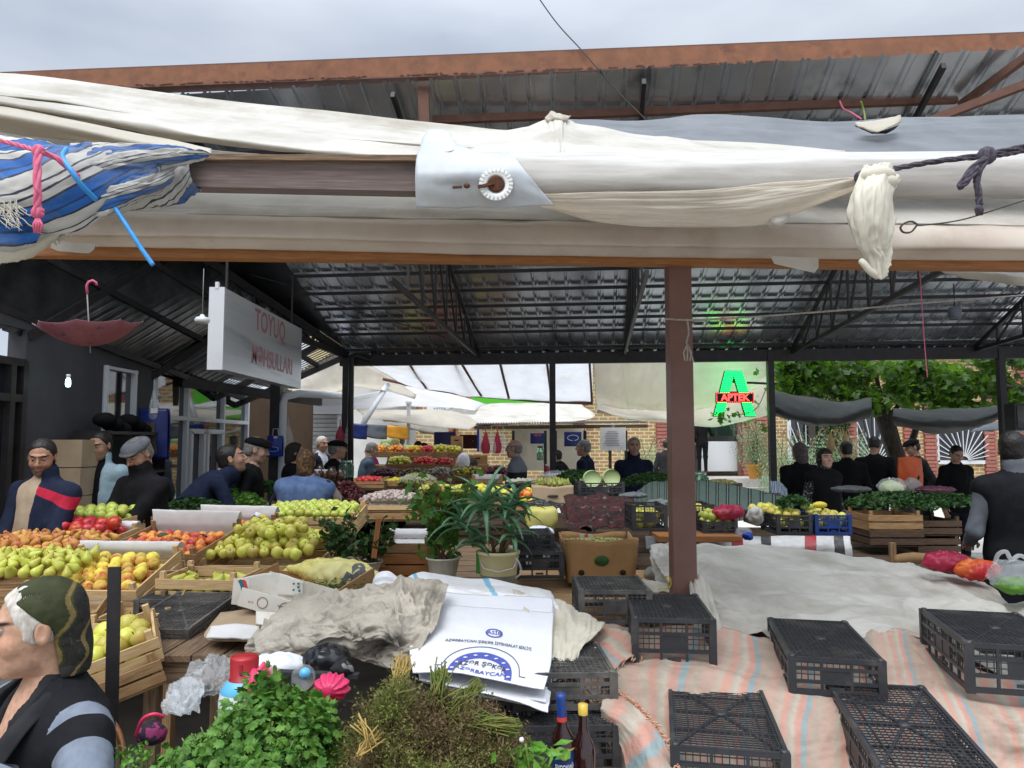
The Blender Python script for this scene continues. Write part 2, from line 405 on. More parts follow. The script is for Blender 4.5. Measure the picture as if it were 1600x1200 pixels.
def two_bone(a,b,l1,l2,bend):
 a,b,bend=V3(a),V3(b),V3(bend);d=b-a;D=np.linalg.norm(d);D2=min(D,(l1+l2)*.995);b=a+d/D*D2
 x=(l1*l1-l2*l2+D2*D2)/(2*D2);h=sqrt(max(l1*l1-x*x,0));n=d/D;bd=bend-n*(bend @ n);bd /= max(np.linalg.norm(bd),1e-6)
 return a+n*x+bd*h,b
def hand_sdf(P,w,d,nrm,side,curl=.5):
 """w wrist, d pointing direction, nrm back of hand"""
 w,d,nrm=V3(w),V3(d),V3(nrm);d=d/np.linalg.norm(d);nrm=nrm-d*(nrm @ d);nrm /= np.linalg.norm(nrm);x=np.cross(d,nrm)*side
 R=np.stack([x,d,nrm],1);f=sd_ell(P,w+d*.05,(.040,.052,.017),R);f=smin(f,sd_cap(P,w-d*.02,w+d*.03,.027,.027),.02)
 for i,(ox,L0) in enumerate(((-.030,.062),(-.010,.074),(.010,.078),(.030,.068))):
  a=w+x*ox+d*.088;c1=.35*curl;c2=1.3*curl
  b=a+(d*cos(c1)-nrm*sin(c1))*L0*.5;c=b+(d*cos(c1+c2)-nrm*sin(c1+c2))*L0*.5
  f=smin(f,sd_cap(P,a,b,.0092,.0085),.006);f=smin(f,sd_cap(P,b,c,.0085,.0072),.004)
 a=w+x*.032+d*.025;b=a+x*.022+d*.032-nrm*.012;c=b+d*.030-x*.004-nrm*.012
 f=smin(f,sd_cap(P,a,b,.0125,.0105),.010);return smin(f,sd_cap(P,b,c,.0105,.008),.005)
def person(label,loc,yaw=0,h=1.72,lean=0,sit=False,headyaw=0,headpitch=0,headroll=0,hands=None,top='dark_cloth',legs='trouser_cloth',skin=(.42,.24,.16),hair='short',
   haircol=(.012,.010,.009),hairmat=None,beard=0,fem=False,res=.014,hres=.0055,open_=None,group=None,girth=1.0,topname='jacket',palm=None,hatmat=None,
   scarfmat=None,vest=None,stripe=None,side=0,elbow=-.3,vneck=None,whands=None,shz=.458):
 """yaw: the way the person faces, clockwise from +Y seen from above is negative; everything is posed in a local frame"""
 s=h/1.72;root=empty('person',loc,label,'person',group,(0,0,yaw))
 pel=np.array([0,0,.93 if not sit else .52])*s
 Rl=rotm((-lean,side,0)) if True else None
 def T(p): return pel+Rl @ (np.array(p)*s)
 neck=T((0,-.01,.56));hc=neck+Rl @ (np.array([0,.018,.0])*s)+np.array([0,.02*1,.135])*s
 Rh=np.array(Euler((-headpitch,headroll,headyaw),'XYZ').to_matrix()) if False else np.array((Matrix.Rotation(headyaw,3,'Z') @ Matrix.Rotation(headroll,3,'Y') @ Matrix.Rotation(-headpitch,3,'X')))
 shl,shr=T((-.175*girth,-.005,shz)),T((.175*girth,-.005,shz))
 hands=list(hands or [None,None]);arm=[]
 if whands:
  for k_,w_ in enumerate(whands):
   if w_ is not None: d_=np.array(w_)-np.array(loc);hands[k_]=(d_[0]*cos(yaw)+d_[1]*sin(yaw),-d_[0]*sin(yaw)+d_[1]*cos(yaw),d_[2])
 for sd_,sh,tg in ((-1,shl,hands[0]),(1,shr,hands[1])):
  if tg is None: tg=(sd_*.24,.06,.88) if not sit else (sd_*.12,.38,.62)
  el,wr=two_bone(sh,np.array(tg)*s,.29*s,.26*s,(sd_*.6,-.9+elbow,-.5));arm.append((sd_,sh,el,wr))
 g=girth
 def trunk(P,t):
  d=sd_ell(P,T((0,0,.02)),(.165*g+t,.12*g+t,.14+t),Rl);d=smin(d,sd_ell(P,T((0,.01*g,.19)),(.15*g+t,.115*g+t,.17+t),Rl),.08)
  d=smin(d,sd_ell(P,T((0,-.005,.36)),(.168*g+t,.112*g+t,.17+t),Rl),.08)
  d=smin(d,sd_cap(P,shl,shr,.050+t,.050+t),.07)
  return smin(d,sd_cap(P,T((0,-.02,.44)),neck,.095+t*.5,.058+t*.3),.07)
 def arms(P,t,upto=1.0):
  d=None
  for sd_,sh,el,wr in arm:
   a=smin(sd_cap(P,sh,el,.050+t,.043+t),sd_cap(P,el,el+(wr-el)*upto,.043+t,.028+t*1.25),.03);d=a if d is None else np.minimum(d,a)
  return d
 def legs_(P,t):
  d=None
  for sd_ in (-1,1):
   hp=pel+np.array([sd_*.095,0,-.03])*s
   if sit: kn=hp+np.array([sd_*.05,.42,0])*s;an=np.array([kn[0],kn[1],.08*s]);
   else: kn=hp*[1,1,0]+np.array([0,.01,.49*s]);an=hp*[1,1,0]+np.array([0,-.02,.08*s])
   a=smin(sd_cap(P,hp,kn,.088*g+t,.058+t),sd_cap(P,kn,an,.058+t,.042+t),.05)
   d=a if d is None else smin(d,a,.02)
  return d
 def toL(P): return (P-hc) @ Rh/s
 parts=[]
 lo,hi=hc-.17*s,hc+.16*s;lo[2]=neck[2]-.06*s
 nb=T((0,-.03,.46))
 def fh(P):
  L=toL(P);d=head_sdf(L,fem)*s;bn=hc+Rh @ (np.array([0,-.03,-.06])*s)
  return smin(d,sd_cap(P,bn,nb,.050*s,.060*s),.025)
 parts.append(mesh_sdf(fh,lo,hi,hres))
 pts=np.array([shl,shr,T((0,0,0))]+[a[2] for a in arm]+[a[3] for a in arm]+[pel+[0,.5 if sit else .1,0],pel*[1,1,0]]);lo,hi=pts.min(0)-.13,pts.max(0)+.13;lo[2]=0
 parts.append(mesh_sdf(lambda P: smin(smin(trunk(P,0),arms(P,0),.04),legs_(P,0),.05),lo,hi,max(res,.018)))
 for i,(sd_,sh,el,wr) in enumerate(arm):
  if wr[2]*1 > .5:
   dr=(wr-el)/np.linalg.norm(wr-el);nr=V3(palm[i]) if palm and palm[i] is not None else np.array([0,0,1.]) if abs(dr[2]) < .8 else np.array([sd_*1.,.3,0])
   parts.append(mesh_sdf(lambda P: hand_sdf(P,wr,dr,nr,-sd_),np.minimum(wr,wr+dr*.19)-.06,np.maximum(wr,wr+dr*.19)+.06,max(hres,.0055)))
 mb=MB();cols=[];sk=np.array(skin)
 for P,Q in parts:
  mb.add(P,Q,[[(0,0)]*4]*len(Q),0,True)
  C=np.tile(sk,(len(P),1));L=toL(P);nearh=(np.linalg.norm(L,axis=1) < .17)
  if nearh.any(): C[nearh]=face_paint(L[nearh],C[nearh],sk,haircol,beard)
  cols.append(C)
 mb.build('body',SKIN,root,col=np.concatenate(cols))
 sb=MB()
 for sd_ in (-1,1):
  c=(pel*[1,1,0]+np.array([sd_*.10,.05 if not sit else .47,.05])*s);sb.sphere(c,(.05*s,.135*s,.05*s),10,6)
 sb.build('shoes',MATS['shoe_leather'],root)
 P,Q=mesh_sdf(lambda P: smin(legs_(P,.014),trunk(P,.008)+np.maximum(0,P[...,2]-pel[2]-.08)*2,.04)+.004*ridge(P*8,4),lo*[1,1,1],np.array([hi[0],hi[1],pel[2]+.2]),max(res,.018))
 MB().add(P,Q,[[(0,0)]*4]*len(Q),0,True).build('trousers' if not fem else 'skirt',MATS[legs],root)
 seed=rnd.randint(0,999)
 def jk(P,t=.020):
  d=smin(trunk(P,t),arms(P,t*.75,.97),.035)
  if res < .0145 and not vneck: d=smin(d,sd_cap(P,neck-Rl @ np.array([0,-.01,.03]),neck+Rl @ np.array([0,.012,.035]),.088*s,.090*s),.015)
  hem=pel[2]-.14*s
  if not sit: d=smin(d,sd_ell(P,pel+np.array([0,0,-.06])*s,(.185*g,.145*g,.16)),.05)
  d=np.maximum(d,hem-P[...,2])
  d=d+.010*ridge(P*[6,6,4.2]+.5*vnoise(P*4,seed)[...,None],seed,2)+.004*ridge(P*16,seed+5,2)
  if vneck: d=np.maximum(d,-smin(sd_cap(P,neck+Rl @ np.array([0,.05,.03]),T((0,.16,vneck)),.050*s,.004),sd_cap(P,neck,neck+[0,0,.1],.075*s,.08*s),.02))
  return np.maximum(d,-(sd_cap(P,neck+Rl @ np.array([0,.03,.10]),neck+Rl @ np.array([0,.02,.02]),.068*s,.052*s)))
 pts=np.array([shl,shr,neck]+[a[2] for a in arm]+[a[3] for a in arm]+[pel-[0,0,.2]]);lo,hi=pts.min(0)-.2,pts.max(0)+.14
 def inT(P): return (P-pel) @ Rl/s
 if open_:
  P,Q=mesh_sdf(lambda P: np.maximum(trunk(P,.012),-sd_cap(P,neck+Rl @ np.array([0,.05,.03]),T((0,.16,vneck or .47)),.046*s,.002) if vneck else -9)+.005*ridge(P*9,seed+3,2),lo,hi,res);MB().add(P,Q,[[(0,0)]*4]*len(Q),0,True).build('sweater',MATS[open_[0]],root)
  wd=open_[1]
  def jo(P):
   L=inT(P);w_=wd+open_[2]*np.clip((L[...,2]-.1)/.4,0,1)
   return np.maximum(jk(P,.026),-np.maximum(np.abs(L[...,0]-open_[3]*1.0)-w_,-(L[...,1]-.02)))
  P,Q=mesh_sdf(jo,lo,hi,res)
 else: P,Q=mesh_sdf(jk,lo,hi,res)
 b=MB();b.add(P,Q,[[(0,0)]*4]*len(Q),0,True);o=b.build(topname,MATS[stripe[1]] if stripe else MATS[top],root)
 if stripe:
  ma=o.data.attributes.new('mask','FLOAT','POINT');ma.data.foreach_set('value',stripe[0](inT(P),P,arm).astype(np.float32))
 if vest:
  P,Q=mesh_sdf(lambda P: np.maximum(trunk(P,.032)+.005*ridge(P*7,seed+8,2),np.maximum(pel[2]-.05*s-P[...,2],-sd_cap(P,neck+[0,0,.1],neck+[0,0,-.0],.1,.075))),lo,hi,res)
  MB().add(P,Q,[[(0,0)]*4]*len(Q),0,True).build('vest',MATS[vest],root)
 def hd(L):
  d=smin(sd_ell(L,(0,-.016,.036),(.084,.104,.090)),sd_ell(L,(0,-.045,-.02),(.074,.070,.070)),.02)+.004*ridge(L*[90,90,40],seed,3)
  cut=(L[...,1]-(.030+.55*(L[...,2]-.03))-.007*ridge(L*[55,20,30],seed+2,2))*.85
  side_=-(L[...,2]+.010)-(L[...,1] < -.03)*.05
  return np.maximum(np.maximum(d,np.minimum(cut,.2)),side_)
 lo_,hi_=hc-.19*s,hc+.19*s
 hm=hairmat or MATS['dark_hair']
 if hair in ('short','capped'):
  P,Q=mesh_sdf(lambda P: hd(toL(P))*s,lo_,hi_,hres);MB().add(P,Q,[[(0,0)]*4]*len(Q),0,True).build('hair',hm,root)
 if hair == 'balding':
  P,Q=mesh_sdf(lambda P: np.maximum(hd(toL(P)),toL(P)[...,2]-.045)*s,lo_,hi_,hres);MB().add(P,Q,[[(0,0)]*4]*len(Q),0,True).build('hair',hm,root)
 if hair == 'bob':
  def f(P):
   L=toL(P);d=smin(sd_ell(L,(0,-.016,.036),(.092,.110,.094)),sd_ell(L,(0,-.035,-.03),(.092,.085,.085)),.02)+.004*ridge(L*[60,60,15],seed,2)
   fr=np.maximum(L[...,1]-.02-.9*np.maximum(L[...,2]-.03,0),0)
   return np.maximum(np.maximum(d,np.where(L[...,2] > .055,-.2,L[...,1]-.035)),-(L[...,2]+.09))*s
  P,Q=mesh_sdf(f,lo_,hi_,hres);MB().add(P,Q,[[(0,0)]*4]*len(Q),0,True).build('hair',hm,root)
 if hair == 'capped':
  def f(P):
   L=toL(P);d=smin(sd_ell(L,(0,-.006,.066),(.094,.118,.055)),sd_ell(L,(0,.075,.052),(.075,.055,.014)),.015)+.0015*fbm(L*70,2)
   return np.maximum(d,-(L[...,2]-.038-.08*(L[...,1] < -.02)*0))*s
  P,Q=mesh_sdf(f,lo_,hi_,hres);MB().add(P,Q,[[(0,0)]*4]*len(Q),0,True).build('cap',MATS[hatmat],root)
 if hair == 'scarf':
  lo_=lo_-np.array([0,.03,.06])
  def f(P):
   L=toL(P);d=smin(sd_ell(L,(0,-.020,.036),(.088,.112,.094)),sd_ell(L,(0,-.050,-.04),(.082,.080,.10)),.04)
   d=smin(d,sd_ell(L,(0,-.085,-.10),(.06,.045,.07)),.05)+.004*ridge(L*[22,22,16],seed,2)
   return np.maximum(d,L[...,1]-(.042+.35*(L[...,2]-.02)))*s
  P,Q=mesh_sdf(f,lo_,hi_,hres);MB().add(P,Q,[[(0,0)]*4]*len(Q),0,True).build('headscarf',MATS[scarfmat],root)
 return root
mat('asphalt',S(164,160,152),S(142,138,132),3,.9,.03,80,c3=S(120,116,110),s3=.7)
mat('black_steel',S(34,32,33),S(48,44,44),12,.5,.01,60)
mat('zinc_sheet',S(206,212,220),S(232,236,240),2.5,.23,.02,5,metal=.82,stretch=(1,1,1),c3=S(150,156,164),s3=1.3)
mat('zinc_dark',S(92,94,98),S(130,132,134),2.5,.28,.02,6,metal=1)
mat('rust_steel',S(120,80,58),S(142,94,66),9,.75,.03,120,stretch=(1,1,1),c3=S(104,66,52),s3=5)
mat('rust_flange',S(100,70,58),S(114,80,66),14,.75,.03,120,c3=S(92,62,54),s3=8)
mat('brown_paint',S(108,78,68),S(120,88,78),3,.45,.006,90,c3=S(92,64,54),s3=2,t3=(.5,.8),spec=.4)
mat('wood_orange',S(168,112,62),S(140,90,48),6,.6,.02,60,coord='UV',stretch=(1.5,22,1),c3=S(110,68,38),s3=1.2)
mat('wood_grey',S(126,110,104),S(100,86,82),5,.85,.03,60,coord='UV',stretch=(1.5,40,1),c3=S(140,126,116),s3=2)
mat('wood_pale',S(214,184,138),S(190,154,104),5,.75,.02,60,coord='UV',stretch=(2,22,1),c3=S(150,116,74),s3=1.6,t3=(.6,.8))
mat('wood_mid',S(172,138,96),S(140,106,70),5,.8,.03,60,coord='UV',stretch=(2,22,1),c3=S(96,74,52),s3=2,t3=(.5,.75))
mat('wood_old',S(140,114,86),S(104,84,66),4,.85,.04,60,coord='UV',stretch=(2,30,1),c3=S(74,62,52),s3=2,t3=(.45,.75))
mat('wood_dark',S(92,72,54),S(64,50,40),4,.85,.04,60,coord='UV',stretch=(2,30,1))
mat('tarp_white',S(226,222,212),S(212,207,196),3,.6,.07,11,trans=.40,c3=S(178,168,148),s3=2.2,t3=(.48,.8))
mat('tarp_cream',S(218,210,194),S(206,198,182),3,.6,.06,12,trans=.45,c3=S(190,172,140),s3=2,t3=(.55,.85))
mat('tarp_pinkish',S(232,222,208),S(222,208,194),4,.6,.06,14,trans=.45,c3=S(190,174,150),s3=2.5,t3=(.5,.85))
mat('tarp_wrap',S(208,203,195),S(186,181,173),4,.6,.06,12,coord='Object',stretch=(1,6,6),trans=.2,c3=S(170,166,160),s3=3,t3=(.5,.8))
mat('tarp_flap',S(238,232,220),S(230,222,208),3,.6,.06,14,trans=.6)
mat('tarp_bright',S(246,246,246),S(238,238,238),3,.6,.01,40,trans=.68,c3=S(226,220,206),s3=1.6,t3=(.55,.85))
mat('tarp_grey',S(138,142,144),S(118,122,126),3,.6,.06,12,trans=.35,c3=S(120,124,126),s3=3,t3=(.5,.85))
mat('tarp_dark',S(74,76,70),S(58,60,56),3,.7,.01,40,trans=.12)
mat('plastic_film',S(230,234,236),None,rough=.15,trans=.3,alpha=.34,bump=.02,bscale=30)
mat('plastic_patch',S(194,198,200),S(176,180,182),5,.35,.01,30,trans=.15,c3=S(170,164,152),s3=4,t3=(.5,.8))
mat('white_ring',S(222,222,218),None,rough=.4)
mat('rusty_bolt',S(92,54,30),S(60,34,20),60,.85,.05,200)
mat('cover_white',S(200,196,186),S(176,171,160),2.2,.75,.08,14,c3=S(132,124,108),s3=2.6,t3=(.46,.85),trans=.06)
mat('cloth_cream',S(206,200,182),S(194,188,170),4,.8,.03,120,c3=S(160,152,134),s3=5,t3=(.5,.8))
mat('cloth_soiled',S(182,174,160),S(158,150,136),5,.85,.04,140,c3=S(92,86,78),s3=6,t3=(.52,.78))
mat('sack_white',S(232,233,236),S(222,224,230),3,.5,.012,160,trans=.08)
mat('sack_strip',S(150,196,222),None,rough=.6)
mat('ink_blue',S(70,80,160),S(84,94,172),120,.6)
mat('ink_dark',S(60,62,92),None,rough=.6)
mat('black_plastic',S(54,55,59),S(46,47,50),14,.42,.004,60,spec=.5,c3=S(92,90,86),s3=7,t3=(.52,.8))
mat('black_plastic_dusty',S(74,73,72),S(58,58,58),14,.55,.004,60,spec=.4,c3=S(120,116,108),s3=6,t3=(.45,.75))
mat('blue_plastic',S(30,64,130),S(26,56,118),10,.4)
mat('green_plastic',S(70,170,70),None,rough=.4)
mat('cardboard',S(176,138,92),S(160,122,80),5,.85,.01,90,c3=S(130,96,62),s3=4,t3=(.55,.8))
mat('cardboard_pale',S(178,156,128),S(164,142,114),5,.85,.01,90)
mat('card_white',S(220,216,206),S(208,202,190),4,.7,.005,60,c3=S(180,168,146),s3=6,t3=(.55,.8))
mat('paper_white',S(226,224,222),S(212,210,208),6,.7,.02,40,trans=.15)
mat('teal_ink',S(52,104,116),None,rough=.6);mat('red_ink',S(206,66,58),None,rough=.6);mat('brown_ink',S(150,110,80),None,rough=.7)
mat('brick_dirt',S(150,110,70),None)
for n_,a_,b_ in (('dark_cloth',(34,33,36),(26,26,28)),('black_cloth',(24,24,26),(18,18,19)),('navy_cloth',(36,44,66),(28,35,54)),('charcoal_cloth',(48,48,50),(38,38,40)),
     ('trouser_cloth',(38,40,48),(30,31,38)),('jean_cloth',(52,66,96),(40,52,80)),('beige_knit',(186,166,142),(170,150,126)),('pale_blue_cloth',(156,178,186),(138,160,170)),
     ('denim_cloth',(92,112,146),(70,88,122)),('grey_cloth',(112,116,124),(98,102,110)),('grey_stripe_knit',(120,128,140),(104,112,124)),('black_knit',(30,30,33),(21,21,23)),
     ('red_panel',(186,44,66),(170,36,56)),('lightgrey_cloth',(108,112,118),(92,96,102)),('white_shirt',(214,216,224),(200,202,210)),('grey_wool',(112,114,118),(88,90,94)),
     ('suit_cloth',(46,46,56),(36,36,44)),('blue_grey_cloth',(82,96,110),(68,80,94)),('brown_wool',(84,74,66),(70,62,56)),('green_dark_cloth',(44,48,44),(34,38,34)),
     ('magenta_cloth',(150,40,96),(130,34,84)),('dark_blue_cloth',(32,38,56),(25,30,46)),('vest_cloth',(34,35,38),(25,26,29))):
 mat(n_,S(*a_),S(*b_),14,.88,.03,260,spec=.15)
mat('checked_dark',S(30,32,44),S(140,128,122),9,.9,.02,200,detail=0,lo=.55,hi=.56)
mat('dotted_dark',S(30,30,32),S(120,118,116),45,.9,.02,200,detail=0,lo=.62,hi=.64)
mat('scarf_paisley',S(50,34,22),S(98,72,38),34,.8,.03,160,detail=2,lo=.45,hi=.6,c3=S(110,54,34),s3=30,t3=(.6,.64))
mat('scarf_plain',S(96,84,80),S(70,60,60),30,.8,.03,160,detail=1)
mat('scarf_olive',S(62,66,42),S(50,54,34),10,.75,.02,200,detail=3,spec=.2)
mat('scarf_gold',S(122,104,58),S(102,86,46),20,.7,.02,200)
mat('scarf_black',S(30,29,25),S(66,62,34),110,.8,.03,160,detail=3,lo=.58,hi=.66)
mat('dark_hair',S(34,28,24),S(20,17,15),60,.55,.06,220,stretch=(1,1,.3))
mat('grey_hair',S(140,136,132),S(92,88,86),90,.6,.06,260,stretch=(1,1,.3))
mat('white_hair',S(214,208,198),S(170,160,148),60,.55,.06,260,stretch=(1,1,.25))
mat('shoe_leather',S(28,24,22),None,rough=.4)
mat('leaf_parsley',S(58,106,36),S(112,152,64),34,.5,.0,trans=.25,spec=.35,c3=S(26,60,20),s3=16,t3=(.5,.7))
mat('leaf_dark',S(42,74,36),S(62,100,46),22,.5,trans=.2,spec=.4)
mat('leaf_herb',S(30,58,24),S(54,92,36),22,.6,trans=.2)
mat('leaf_bright',S(82,138,46),S(116,164,60),22,.5,trans=.3)
mat('leaf_geranium',S(64,112,44),S(104,144,58),14,.5,trans=.3,c3=S(170,160,50),s3=9,t3=(.66,.7))
mat('leaf_aloe',S(76,122,84),S(104,148,106),12,.4,spec=.5,stretch=(1,1,1),c3=S(140,150,96),s3=7,t3=(.62,.75))
mat('leaf_oleander',S(112,142,104),S(150,172,130),10,.5,trans=.25)
mat('leaf_vine',S(26,46,16),S(76,108,38),6,.5,trans=.32,ttint=S(120,170,40))
mat('leaf_tree',S(110,132,70),S(150,160,84),2.5,.6,trans=.35)
mat('stem_green',S(120,140,62),S(98,120,50),18,.6)
mat('stem_brown',S(120,96,66),S(96,76,52),18,.8)
mat('dill_brown',S(124,100,70),S(94,82,50),20,.8,trans=.15,c3=S(104,112,50),s3=7,t3=(.45,.6))
mat('dill_green',S(92,112,44),S(120,118,54),20,.7,trans=.15)
mat('straw',S(178,150,84),S(150,122,62),20,.7)
mat('bark',S(78,68,60),S(48,42,38),12,.9,.06,30,stretch=(1,1,.3))
mat('apple_green',S(160,178,70),S(196,196,96),1.6,.32,.0,rndv=.18,c3=S(196,120,84),s3=1.1,t3=(.62,.8),spec=.5)
mat('apple_yellow',S(206,196,92),S(188,184,74),1.6,.35,rndv=.18,c3=S(214,146,96),s3=1.0,t3=(.55,.8))
mat('apple_red',S(170,34,40),S(196,60,50),2,.3,rndv=.15,c3=S(206,150,70),s3=1.4,t3=(.62,.8))
mat('apple_mixed',S(150,70,52),S(150,150,70),1.2,.35,rndv=.3)
mat('peach',S(222,202,92),S(220,188,84),1.2,.7,.005,300,rndv=.2,c3=S(188,72,62),s3=1.0,t3=(.5,.66),spec=.2)
mat('nectarine',S(226,120,60),S(226,160,70),1.0,.4,rndv=.2,c3=S(186,44,44),s3=1.0,t3=(.45,.6))
mat('pear_green',S(176,184,70),S(198,192,84),1.5,.4,rndv=.1,c3=S(140,120,50),s3=6,t3=(.6,.8))
mat('pear_brown',S(186,120,66),S(204,146,74),1.2,.55,rndv=.2,c3=S(150,130,60),s3=1.2,t3=(.55,.7))
mat('orange_fruit',S(222,140,40),S(232,160,56),3,.5,rndv=.18)
mat('tomato',S(188,50,44),S(206,70,56),2,.3,rndv=.15)
mat('plum',S(72,34,48),S(96,50,58),2,.4,rndv=.2)
mat('fig',S(126,128,62),S(94,76,50),1.4,.5,rndv=.25)
mat('melon',S(172,192,130),S(190,206,150),3,.5,rndv=.1)
mat('cabbage',S(178,200,140),S(200,214,164),6,.5,.05,30,rndv=.06,trans=.08)
mat('garlic',S(196,182,172),S(170,152,148),2.5,.6,rndv=.15,c3=S(140,110,112),s3=1.5,t3=(.55,.7))
mat('grape_green',S(150,156,80),S(170,170,90),10,.3,rndv=.15,trans=.15)
mat('lemon',S(222,208,70),S(210,194,60),2,.45,rndv=.1)
mat('cactus_pear',S(120,136,62),S(158,150,70),10,.5,rndv=.25)
mat('fruit_stem',S(70,54,34),None,rough=.8)
mat('wall_dark',S(76,76,80),S(64,64,68),2,.8,.01,30)
mat('wall_brown',S(96,72,48),S(84,62,42),2,.8,.01,30)
mat('alu_frame',S(212,216,220),None,rough=.5)
mat('glass_dark',S(30,34,38),None,rough=.03,spec=1.0,metal=.0,coat=.5)
mat('shutter',S(176,180,180),S(164,168,168),4,.45,.004,30)
mat('plaster_pale',S(206,190,150),S(192,176,136),2,.9,.01,30)
mat('plaster_white',S(214,214,210),S(200,200,196),2,.9,.01,30)
mat('roof_fibre',S(162,152,142),S(140,132,124),3,.9,.02,30)
mat('concrete_pale',S(196,192,182),S(178,174,166),3,.9,.02,60)
mat('white_enamel',S(216,218,220),None,rough=.35)
mat('green_awning',S(90,190,50),None,rough=.6,trans=.2)
mat('sign_alu',S(206,208,210),S(184,188,192),1.2,.28,.0,metal=.3,stretch=(.3,.3,4),c3=S(150,156,162),s3=2)
mat('sign_red',S(168,112,118),None,rough=.4)
mat('led_board',S(26,30,28),None,rough=.5)
mat('led_green',S(20,190,110),None,emit=(.006,.75,.09,1),estr=5.0)
mat('led_green_glow',S(20,190,110),None,emit=(0,1,.22,1),estr=8)
mat('led_red',S(230,60,70),None,emit=S(255,70,64),estr=2.6)
mat('lamp_cool',S(220,255,240),None,emit=S(200,255,235),estr=3)
mat('pink_plastic',S(236,70,120),S(220,56,104),6,.3,.02,40,trans=.25)
mat('pink_film',S(236,180,190),None,rough=.3,trans=.4,alpha=.75)
mat('red_plastic',S(166,34,40),S(146,26,34),8,.35)
mat('cyan_plastic',S(96,176,214),None,rough=.35)
mat('white_plastic',S(222,224,222),S(206,208,206),5,.4,.0)
mat('magenta_bag',S(196,52,86),S(170,40,72),6,.3,.03,30,trans=.3,alpha=.85)
mat('blue_bag',S(30,70,170),S(24,58,150),6,.35,.02,30,trans=.1)
mat('navy_bag',S(30,44,110),S(24,36,92),6,.4,.02,30)
mat('yellow_bag',S(226,214,110),S(232,226,160),4,.35,.03,30,trans=.2)
mat('yellow_sack',S(214,206,96),S(204,196,120),5,.5,.03,40,trans=.15)
mat('orange_bag',S(206,96,44),S(190,80,36),5,.4,.02,30,trans=.2)
mat('grey_bag',S(160,164,164),None,rough=.3,trans=.3,alpha=.6,bump=.03,bscale=20)
mat('clear_bag',S(230,234,236),None,rough=.12,trans=.2,alpha=.24,bump=.03,bscale=20)
mat('black_bag',S(22,23,26),S(30,31,34),5,.22,.04,18,spec=.6)
mat('glass_green',S(150,196,170),None,rough=.05,trm=.9,ior=1.3)
mat('glass_bottle',S(40,12,14),None,rough=.06,spec=.8,coat=.6)
mat('glass_jar',S(90,60,40),S(60,40,28),20,.08,spec=.8,coat=.5)
mat('chair_brown',S(150,92,46),S(134,80,40),6,.4,coat=.2)
mat('pot_white',S(206,202,184),S(190,186,168),5,.6,.01,60,c3=S(150,146,128),s3=6,t3=(.55,.8))
mat('pot_cream',S(222,212,160),S(210,200,148),5,.55,.01,60,c3=S(196,190,168),s3=3)
mat('pot_orange',S(206,140,56),None,rough=.6)
mat('soil',S(50,40,32),None,rough=1)
mat('rope_pink',S(214,110,136),S(196,92,120),60,.8,.05,200)
mat('rope_blue',S(60,150,214),S(50,136,200),40,.5)
mat('rope_dark',S(88,82,92),S(56,50,58),90,.9,.05,200)
mat('rope_white',S(176,168,158),S(140,134,126),90,.9)
mat('wire',S(60,56,52),None,rough=.5)
mat('wire_pale',S(150,146,140),None,rough=.6)
mat('frayed',S(204,128,104),S(196,176,150),30,.9)
mat('label_blue',S(40,70,140),S(30,54,118),20,.4)
mat('label_white',S(226,226,228),None,rough=.5)
mat('gold_cap',S(206,176,74),None,rough=.35)
mat('umbrella_pink',S(170,118,128),S(156,102,114),6,.6,trans=.3,c3=S(84,92,112),s3=26,t3=(.6,.64))
mat('carpet_red',S(72,30,30),S(40,32,30),26,.95,.05,120,detail=2,lo=.48,hi=.54,c3=S(112,104,94),s3=16,t3=(.6,.64))
mat('pale_newsprint',S(190,192,194),S(140,142,148),40,.8)
mat('wicker_white',S(196,194,190),None,rough=.7)
stripe_mat('rug_stripes',[(0,S(182,158,141)),(.10,S(178,165,148)),(.16,S(193,148,132)),(.22,S(193,148,132)),(.27,S(171,159,143)),(.36,S(182,172,156)),(.43,S(195,146,130)),(.50,S(189,146,132)),(.53,S(141,156,156)),(.60,S(143,158,158)),(.63,S(182,148,133)),(.72,S(169,158,141)),(.86,S(184,154,139))],period=.25,interp='LINEAR',wob=.10,axis='V',dirt=S(119,109,96),bump=.05,bscale=300)
stripe_mat('bundle_stripes',[(0,S(178,176,168)),(.10,S(58,60,76)),(.14,S(186,184,176)),(.24,S(58,60,76)),(.28,S(186,184,176)),(.40,S(50,54,72)),(.44,S(38,88,152)),(.62,S(44,60,90)),(.66,S(40,92,156)),(.80,S(48,52,70)),(.84,S(180,178,170))],period=.30,rough=.7,bump=.02,dirt=S(130,130,128))
stripe_mat('green_stripe_fabric',[(0,S(76,90,84)),(.30,S(34,40,40)),(.42,S(92,106,98)),(.52,S(34,40,40)),(.64,S(76,90,84))],period=.10,axis='V',rough=.8)
stripe_mat('blue_stripe_fabric',[(0,S(110,124,140)),(.4,S(60,70,84)),(.7,S(150,160,172))],period=.08,axis='V',rough=.8)
stripe_mat('check_oilcloth',[(0,S(214,212,208)),(.42,S(214,212,208)),(.46,S(170,40,52)),(.62,S(206,204,200)),(.86,S(60,60,62))],period=.62,axis='V',rough=.5,trans=.0,dirt=S(150,146,140))
